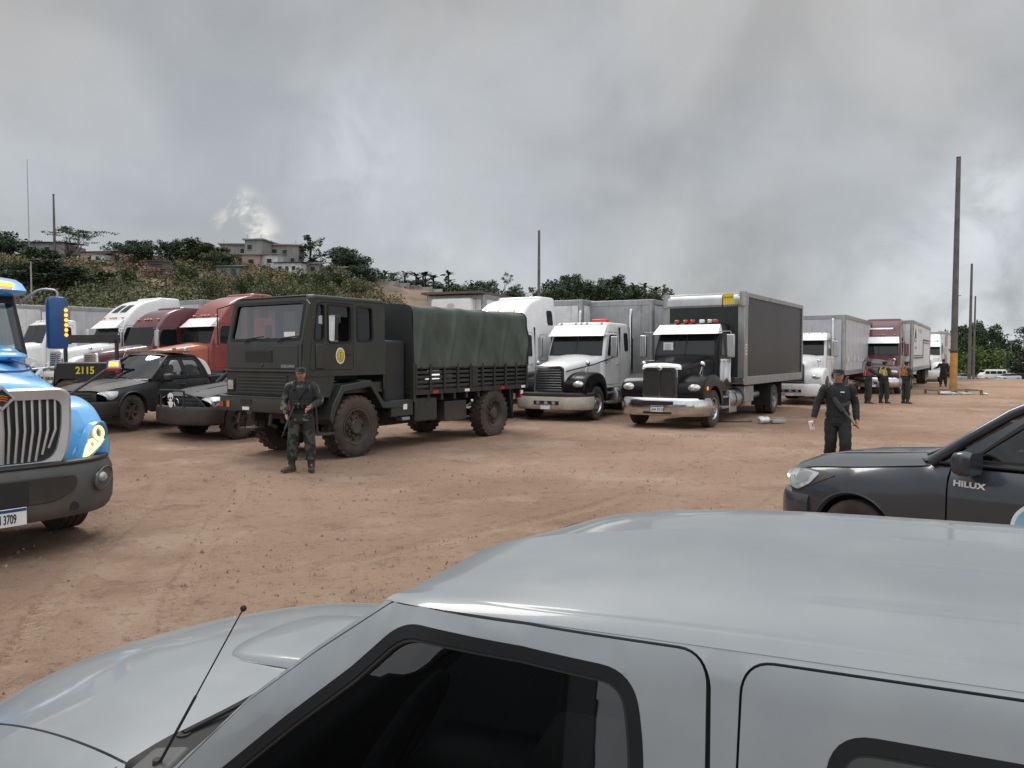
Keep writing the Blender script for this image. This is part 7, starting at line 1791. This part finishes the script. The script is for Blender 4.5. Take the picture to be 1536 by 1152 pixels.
def far_building():
    g = empty('building', (118, 186, -2.9), -8, 'low building with a pale sheet roof among the trees at the far right', 'building')
    m = MB(); m.bx(-10, 14, -5, 5, 0, 5.3); m.build('wall', 'house_concrete', g); m = MB(); m.hexa([(-11, -6, 5.3), (15, -6, 5.3), (15, 6, 7.4), (-11, 6, 7.4), (-11, -6, 5.5), (15, -6, 5.5), (15, 6, 7.6), (-11, 6, 7.6)]); m.build('roof', 'roof_pale', g)
    for x in (-7, -2, 3, 8): m = MB(); m.bx(x-.9, x+.9, -5.05, -4.98, 2, 3.6); m.build('window', 'black_flat', g)
    g = empty('shed', (106, 160, -2.9), -4, 'open shed with a thin pale roof edge behind the minibus', 'shed')
    m = MB(); m.hexa([(-5, -2.5, 3.0), (9, -2.5, 3.4), (9, 2.5, 3.4), (-5, 2.5, 3.0), (-5, -2.5, 3.15), (9, -2.5, 3.55), (9, 2.5, 3.55), (-5, 2.5, 3.15)]); m.build('roof', 'roof_pale', g)
    for x in (-4.5, 0, 4.5, 8.5):
        for y in (-2.2, 2.2): m = MB(); m.box((x, y, 1.5), (.15, .15, 3.1)); m.build('post', 'dark_metal', g)
    m = MB(); m.bx(-5, 9, 2.3, 2.45, 0, 3.0); m.build('wall', 'roof_dark', g)
far_building()
mast('utility_pole', 1516, 512, 560, 158, .14, 'distant utility pole right of the white minibus', 'pole')

# ================================================================ people
def skin_body(name, verts, edges, mt, parent, root=0, sub=1):
    me = bpy.data.meshes.new(name); me.from_pydata([v[0] for v in verts], edges, []); o = bpy.data.objects.new(name, me); COL.objects.link(o); o.parent = parent
    o.modifiers.new('skin', 'SKIN')
    for i, v in enumerate(verts):
        d = me.skin_vertices[0].data[i]; r = v[1]; d.radius = (r, r) if isinstance(r, float) else r; d.use_root = i == root
    s = o.modifiers.new('sub', 'SUBSURF'); s.levels = s.render_levels = sub
    me.materials.append(MATS[mt]); return o
def sleeve(mb, pts, rad, n=12, wr=.008, seed=0):
    P = catmull(pts, 6); k = len(pts)-1; rr = []
    for i in range(len(P)):
        t = i/(len(P)-1)*k; a = int(min(t, k-1)); rr.append(rad[a]+(rad[a+1]-rad[a])*(t-a)+wr*math.sin(i*1.9+seed)*(.6 if 0 < i < len(P)-1 else 0))
    mb.tube(P, rr, n)
def torso(mb, rings, n=20):
    """rings: (x, y, z, half width, half depth)"""
    R = []
    for x, y, z, w, d in rings: R.append([(x+d*cos(2*pi*k/n)*(1 if cos(2*pi*k/n) > 0 else .95), y+w*math.copysign(abs(sin(2*pi*k/n))**.85, sin(2*pi*k/n)), z+.006*noise.noise((z*14, k*.6, x))) for k in range(n)])
    mb.loft(R); return mb
def person(loc, yaw, label, J, shirt='cloth_black', trousers='cloth_black', vest=None, cap='cloth_black', mask=None, group=None, lean=0., collar=True, pouches=False, sc=1.0, strap=None):
    r = empty('person', (loc[0], loc[1], terrain(*loc)), yaw, label, 'person', group, sc)
    D = dict(pel=(0, 0, .95), wai=(.0, 0, 1.10), che=(.01, 0, 1.32), nek=(.0, 0, 1.465), hd0=(.035, 0, 1.555), hd1=(.024, 0, 1.625), hd2=(.012, 0, 1.70),
             shL=(0, .185, 1.42), shR=(0, -.185, 1.42), elL=(-.02, .25, 1.15), elR=(-.02, -.25, 1.15), wrL=(.05, .26, .92), wrR=(.05, -.26, .92),
             hiL=(0, .095, .90), hiR=(0, -.095, .90), knL=(.02, .12, .50), knR=(.02, -.12, .50), anL=(-.02, .14, .10), anR=(-.02, -.14, .10), toL=(.16, .16, .035), toR=(.16, -.16, .035)); D.update(J)
    Q = {k: V(v) for k, v in D.items()}
    V_ = []; ix = {}; E = []
    def add(k, p, rad, par=None):
        ix[k] = len(V_); V_.append((tuple(p), rad))
        if par: E.append((ix[par], ix[k]))
    add('pel', Q['pel'], .12); add('wai', Q['wai'], .11, 'pel'); add('che', Q['che'], .115, 'wai'); add('nek', Q['nek'], .052, 'che'); add('nk2', Q['nek']+V((.006, 0, .045)), .047, 'nek'); add('hd0', Q['hd0'], (.060, .066), 'nk2'); add('hd1', Q['hd1'], (.080, .095), 'hd0'); add('hd2', Q['hd2'], (.076, .088), 'hd1')
    f = (Q['hd1']-Q['nek']); fw = V((1, 0, 0)); add('nose', Q['hd1']+V((.098, 0, -.018)), .013, 'hd1')
    for s, y in (('L', 1), ('R', -1)):
        add('ear'+s, Q['hd1']+V((-.005, y*.078, -.005)), .016, 'hd1')
        add('sh'+s, Q['sh'+s]-V((0, 0, .015)), .045, 'che'); add('el'+s, Q['el'+s], .043, 'sh'+s); add('wr'+s, Q['wr'+s], .028, 'el'+s)
        d = (Q['wr'+s]-Q['el'+s]).normalized(); side = d.cross(V((0, y, 0))); side = side.normalized() if side.length > .1 else V((1, 0, 0)); pn = d.cross(side).normalized()
        pm = Q['wr'+s]+d*.065; add('pm'+s, pm, (.034, .018), 'wr'+s)
        for i, (o, l) in enumerate(((-.027, .070), (-.009, .080), (.009, .076), (.026, .060))):
            b = pm+side*o+d*.02; c1 = b+d*l*.5-pn*.006*y; c2 = b+d*l*.85-pn*.028*y; add(f'f{s}{i}', c1, .0095, 'pm'+s); add(f'g{s}{i}', c2, .0080, f'f{s}{i}')
        add('th'+s, Q['wr'+s]+d*.05+side*.045, .0105, 'wr'+s); add('ti'+s, Q['wr'+s]+d*.085+side*.050-pn*.01*y, .009, 'th'+s)
        add('hi'+s, Q['hi'+s], .085, 'pel'); add('kn'+s, Q['kn'+s], .058, 'hi'+s); add('an'+s, Q['an'+s], .034, 'kn'+s); add('to'+s, Q['an'+s].lerp(Q['to'+s], .55)+V((0, 0, .01)), .022, 'an'+s)
    body = skin_body('body', V_, E, 'skin', r)
    m = MB(); W = Q['wai']; C = Q['che']
    torso(m, [(Q['pel'].x, 0, .84, .185, .135), (Q['pel'].x, 0, .95, .180, .135), (W.x, 0, 1.06, .172, .13), (W.x, 0, 1.15, .178, .13), (C.x, 0, 1.28, .195, .135), (C.x, 0, 1.37, .198, .125), (Q['nek'].x, 0, 1.44, .16, .095), (Q['nek'].x, 0, 1.475, .085, .075), (Q['nek'].x+.005, 0, 1.50, .068, .068)])
    for s, y in (('L', 1), ('R', -1)):
        sleeve(m, [Q['sh'+s]-V((0, y*.04, -.01)), Q['sh'+s]+V((0, y*.02, -.03)), Q['sh'+s].lerp(Q['el'+s], .55), Q['el'+s], Q['el'+s].lerp(Q['wr'+s], .5), Q['wr'+s]], [.070, .078, .068, .062, .056, .045], 12, .005, y)
    m.build('shirt', shirt, r)
    m = MB(); torso(m, [(Q['pel'].x, 0, .80, .165, .115), (Q['pel'].x, 0, .88, .182, .130), (Q['pel'].x, 0, 1.0, .168, .122)])
    for s, y in (('L', 1), ('R', -1)): sleeve(m, [Q['hi'+s]+V((0, 0, .0)), Q['hi'+s].lerp(Q['kn'+s], .35), Q['kn'+s], Q['kn'+s].lerp(Q['an'+s], .5), Q['kn'+s].lerp(Q['an'+s], .80)], [.104, .108, .092, .094, .082], 12, .007, y+2)
    m.build('trousers', trousers, r)
    m = MB(); m.lathe([(.186, -.02), (.19, -.02), (.19, .025), (.186, .025)], (0, 0, 0), 'z', 24); o = m.build('belt', 'cloth_black', r, loc=(Q['pel'].x, 0, .985)); o.scale = (.76, 1., 1)
    for s in 'LR':
        a, t = Q['an'+s], Q['to'+s]; d = (t-a); d.z = 0; d.normalize(); m = MB(); sleeve(m, [Q['kn'+s].lerp(a, .70), Q['kn'+s].lerp(a, .85), a+V((0, 0, .0))+d*.004, a+d*.004-V((0, 0, .05))], [.062, .062, .061, .062], 12, .002)
        R = []; sd = V((-d.y, d.x, 0))
        for u, w_, h in ((-.075, .028, .05), (-.06, .042, .10), (0, .047, .125), (.07, .048, .10), (.14, .048, .062), (.185, .040, .05), (.205, .022, .035)): c = V((a.x, a.y, 0))+d*u; R.append([c+sd*w_*yy+V((0, 0, zz*h)) for yy, zz in ((-1, 0), (-1.05, .35), (-.8, .8), (-.3, 1), (.3, 1), (.8, .8), (1.05, .35), (1, 0))])
        m.loft(R); m.build('boot', 'boot_black', r)
    if vest:
        m = MB(); torso(m, [(W.x, 0, 1.02 if pouches else 1.14, .190, .150), (W.x, 0, 1.12 if pouches else 1.18, .195, .152), (C.x, 0, 1.27, .208, .155), (C.x, 0, 1.36, .190, .145), (C.x, 0, 1.40, .15, .13)]); ve = m.build('vest', vest, r)
        m = MB()
        for y in (-.10, .10): m.tube(catmull([(C.x+.14, y, 1.36), (C.x+.07, y*1.05, 1.475), (C.x-.05, y*1.05, 1.475), (C.x-.12, y, 1.36)], 4), .028, 8)
        m.build('vest_strap', vest, ve)
        if pouches:
            for k in range(4): m = MB(); m.box((W.x+.165, -.105+k*.07, 1.12), (.05, .055, .14)); m.build('pouch', 'cloth_black', ve, bevel=.012)
            for k in range(3): m = MB(); m.box((W.x+.193, -.085+k*.07, 1.135), (.004, .05, .035)); m.build('pouch_tab', 'camo', ve)
    h = Q['hd1']
    if cap:
        m = MB(); m.lathe([(.093, .02), (.095, .03), (.093, .075), (.084, .092), (.05, .10), (.001, .102)], (0, 0, 0), 'z', 20); c = m.build('cap', cap, r, loc=tuple(h+V((-.008, 0, .0)))); c.scale = (1.08, .95, 1)
        m = MB(); m.loft([[(.07, y, .03-.12*y*y) for y in np.linspace(-.08, .08, 9)], [(.165-3.5*y*y, y, .016-.9*y*y) for y in np.linspace(-.075, .075, 9)]], False, False); m.build('peak', cap, c, solid=.006)
    m = MB(); m.lathe([(.083, -.05), (.088, -.01), (.088, .03)], (0, 0, 0), 'z', 18, 95, 265); o = m.build('hair', 'hair', r, loc=tuple(h)); o.scale = (1.03, .97, 1)
    for y in (-.03, .03): m = MB(); m.ball(tuple(h+V((.080, y, .008))), .013, 8, 6, (.8, 1.2, .7)); m.build('eye', 'black_flat', r)
    m = MB(); m.box(tuple(h+V((.083, 0, -.055))), (.012, .042, .010)); m.build('mouth', mat('lip', (.20, .07, .055), .6).name if 'lip' not in MATS else 'lip', r, bevel=.003)
    if mask:
        m = MB(); m.ball(tuple(h+V((-.005, 0, -.01))), .092, 16, 10, (1, .92, 1.25)); m.build('balaclava', mask, r)
    if strap:
        m = MB(); m.tube(catmull([V(p) for p in strap], 5), .013, 6); m.build('sling', 'black_rubber', r)
    r['_'] = 0; del r['_']
    return r, Q
def rifle(per, M, label, col='gun_metal'):
    g = empty('rifle', per.location, 0, label, 'rifle'); g.rotation_euler = per.rotation_euler; g.scale = per.scale
    def B(nm, mt, f, **k): m = MB(); f(m); m.bm.transform(M); return m.build(nm, mt, g, **k)
    B('receiver', col, lambda m: (m.bx(-.14, .16, -.018, .018, -.03, .035), m.bx(-.10, .14, -.01, .01, .035, .06)), bevel=.005)
    B('barrel', 'gun_metal', lambda m: (m.tube([(.16, 0, .015), (.52, 0, .015)], .009, 8), m.bx(.46, .48, -.004, .004, .015, .05)))
    B('handguard', col, lambda m: m.tube([(.16, 0, .012), (.36, 0, .012)], [.026, .022], 10))
    B('stock', 'gun_metal', lambda m: m.prism([(-.14, .03), (-.14, -.015), (-.36, -.075), (-.36, .035)], -.016, .016), bevel=.006)
    B('magazine', col, lambda m: m.prism([(.03, -.03), (.09, -.03), (.13, -.17), (.075, -.185)], -.012, .012), bevel=.004)
    B('grip', 'gun_metal', lambda m: m.prism([(-.09, -.03), (-.045, -.03), (-.08, -.13), (-.125, -.12)], -.014, .014), bevel=.004)
    return g
# standing soldier in front of the lorry, turned a little to his right
s1, Q = person((-3.63, 13.2), -82, 'soldier in camouflage and black vest standing in front of the army lorry', dict(elL=(-.02, .30, 1.17), wrL=(.17, .16, 1.07), elR=(-.05, -.29, 1.16), wrR=(.06, -.24, .95), anL=(.0, .15, .10), anR=(.02, -.17, .10), toL=(.17, .17, .035), toR=(.15, -.30, .035), knL=(.03, .13, .52), knR=(.03, -.14, .52)),
   'camo', 'camo_dark', 'cloth_black', 'camo_dark', pouches=True, sc=1.03, strap=[(.15, .12, 1.40), (.175, 0, 1.25), (.17, -.14, 1.08)])
rifle(s1, Matrix.Translation((.19, -.13, 1.0)) @ Matrix.Rotation(radians(-20), 4, 'X') @ Matrix.Rotation(radians(72), 4, 'Y') @ Matrix.Scale(.85, 4), 'black rifle slung in front of the soldier by the army lorry')
# walking policeman
s2, Q = person((5.45, 12.8), -108, 'police officer in black uniform walking towards the silver pickup with a slung rifle', dict(elR=(.02, -.31, 1.17), wrR=(.10, -.37, .93), elL=(-.05, .27, 1.15), wrL=(.06, .28, .90), knL=(.14, .11, .53), anL=(.04, .12, .12), toL=(.21, .14, .06), knR=(.0, -.10, .50), anR=(-.22, -.11, .15), toR=(-.05, -.12, .045)),
   'cloth_black', 'cloth_black', None, 'camo_dark', sc=1.02, strap=[(.02, -.13, 1.49), (.11, -.12, 1.40), (.15, .0, 1.24), (.13, .15, 1.06)])
m = MB(); m.bx(.138, .142, .025, .085, 1.345, 1.365); m.build('name_tag', 'white_flat', s2); m = MB(); m.box((.0, -.262, 1.33), (.05, .004, .06)); m.build('sleeve_patch', 'decal_blue', s2); m = MB(); m.box((.03, .262, 1.33), (.02, .004, .10), Matrix.Rotation(.25, 4, 'X')); m.build('sleeve_stripe', 'white_flat', s2)
rifle(s2, frame_M((.175, .0, 1.17), (.06, .60, -.80), (1, -.3, 0)) @ Matrix.Scale(.88, 4), 'grey black rifle hanging across the chest of the walking police officer', 'gun_grey')
def paper():
    m = MB(); m.box((0, 0, 0), (.035, .075, .16)); o = m.build('paper_roll', 'white_flat', None, bevel=.012, seg=2); a = radians(-108); c, s = cos(a), sin(a); q = V((.125, -.405, .80))*1.02
    o.location = (5.45+c*q.x-s*q.y, 12.8+s*q.x+c*q.y, terrain(5.45, 12.8)+q.z); o.rotation_euler = (.2, .25, a); tag(o, 'folded white paper in the right hand of the walking police officer', 'paper')
paper()
GP = 'officers beside the maroon sleeper'
s3, Q = person((14.6, 31.4), -5, 'officer in olive with a pink red vest, reaching forward beside the grey trailer', dict(elR=(.22, -.24, 1.22), wrR=(.48, -.20, 1.18), elL=(-.05, .25, 1.16)), 'cloth_olive', 'cloth_olive', 'vest_pink', 'cloth_black', group=GP, mask='cloth_black')
s4, Q = person((15.3, 31.5), 28, 'officer with a yellow vest standing between the two other officers', dict(elR=(.02, -.25, 1.17), wrR=(.22, -.2, 1.10)), 'cloth_olive', 'cloth_olive', 'vest_yellow', 'cloth_black', group=GP)
s5, Q = person((16.1, 31.3), 5, 'officer with an orange vest, rightmost of the three beside the maroon sleeper', dict(elR=(.0, -.26, 1.17), wrR=(.2, -.2, 1.05)), 'cloth_olive', 'cloth_olive', 'vest_orange', 'cloth_olive', group=GP)
for q_ in (s3, s4, s5):
    m = MB()
    for y in (-.1, .1): m.box((.165, y, 1.25), (.006, .035, .20)); m.box((-.152, y, 1.25), (.006, .035, .20))
    m.build('reflective_band', 'vest_yellow' if q_ is not s4 else 'white_flat', q_)
s6, Q = person((26.9, 47.8), 60, 'man in black clothes standing left of the banded pole beside the far trailer', dict(elL=(.05, .32, 1.2), wrL=(.2, .45, 1.15)), 'cloth_black', 'cloth_black', None, 'cloth_black')

trailer('trailer', (-4.1, -5.3), -17, 'black box trailer behind the viewpoint, reflected dark in the silver pickup window', 14., 1.0, 4.1, side='box_black', front='box_black', frame='dark_metal', group='box trailers', z=0)
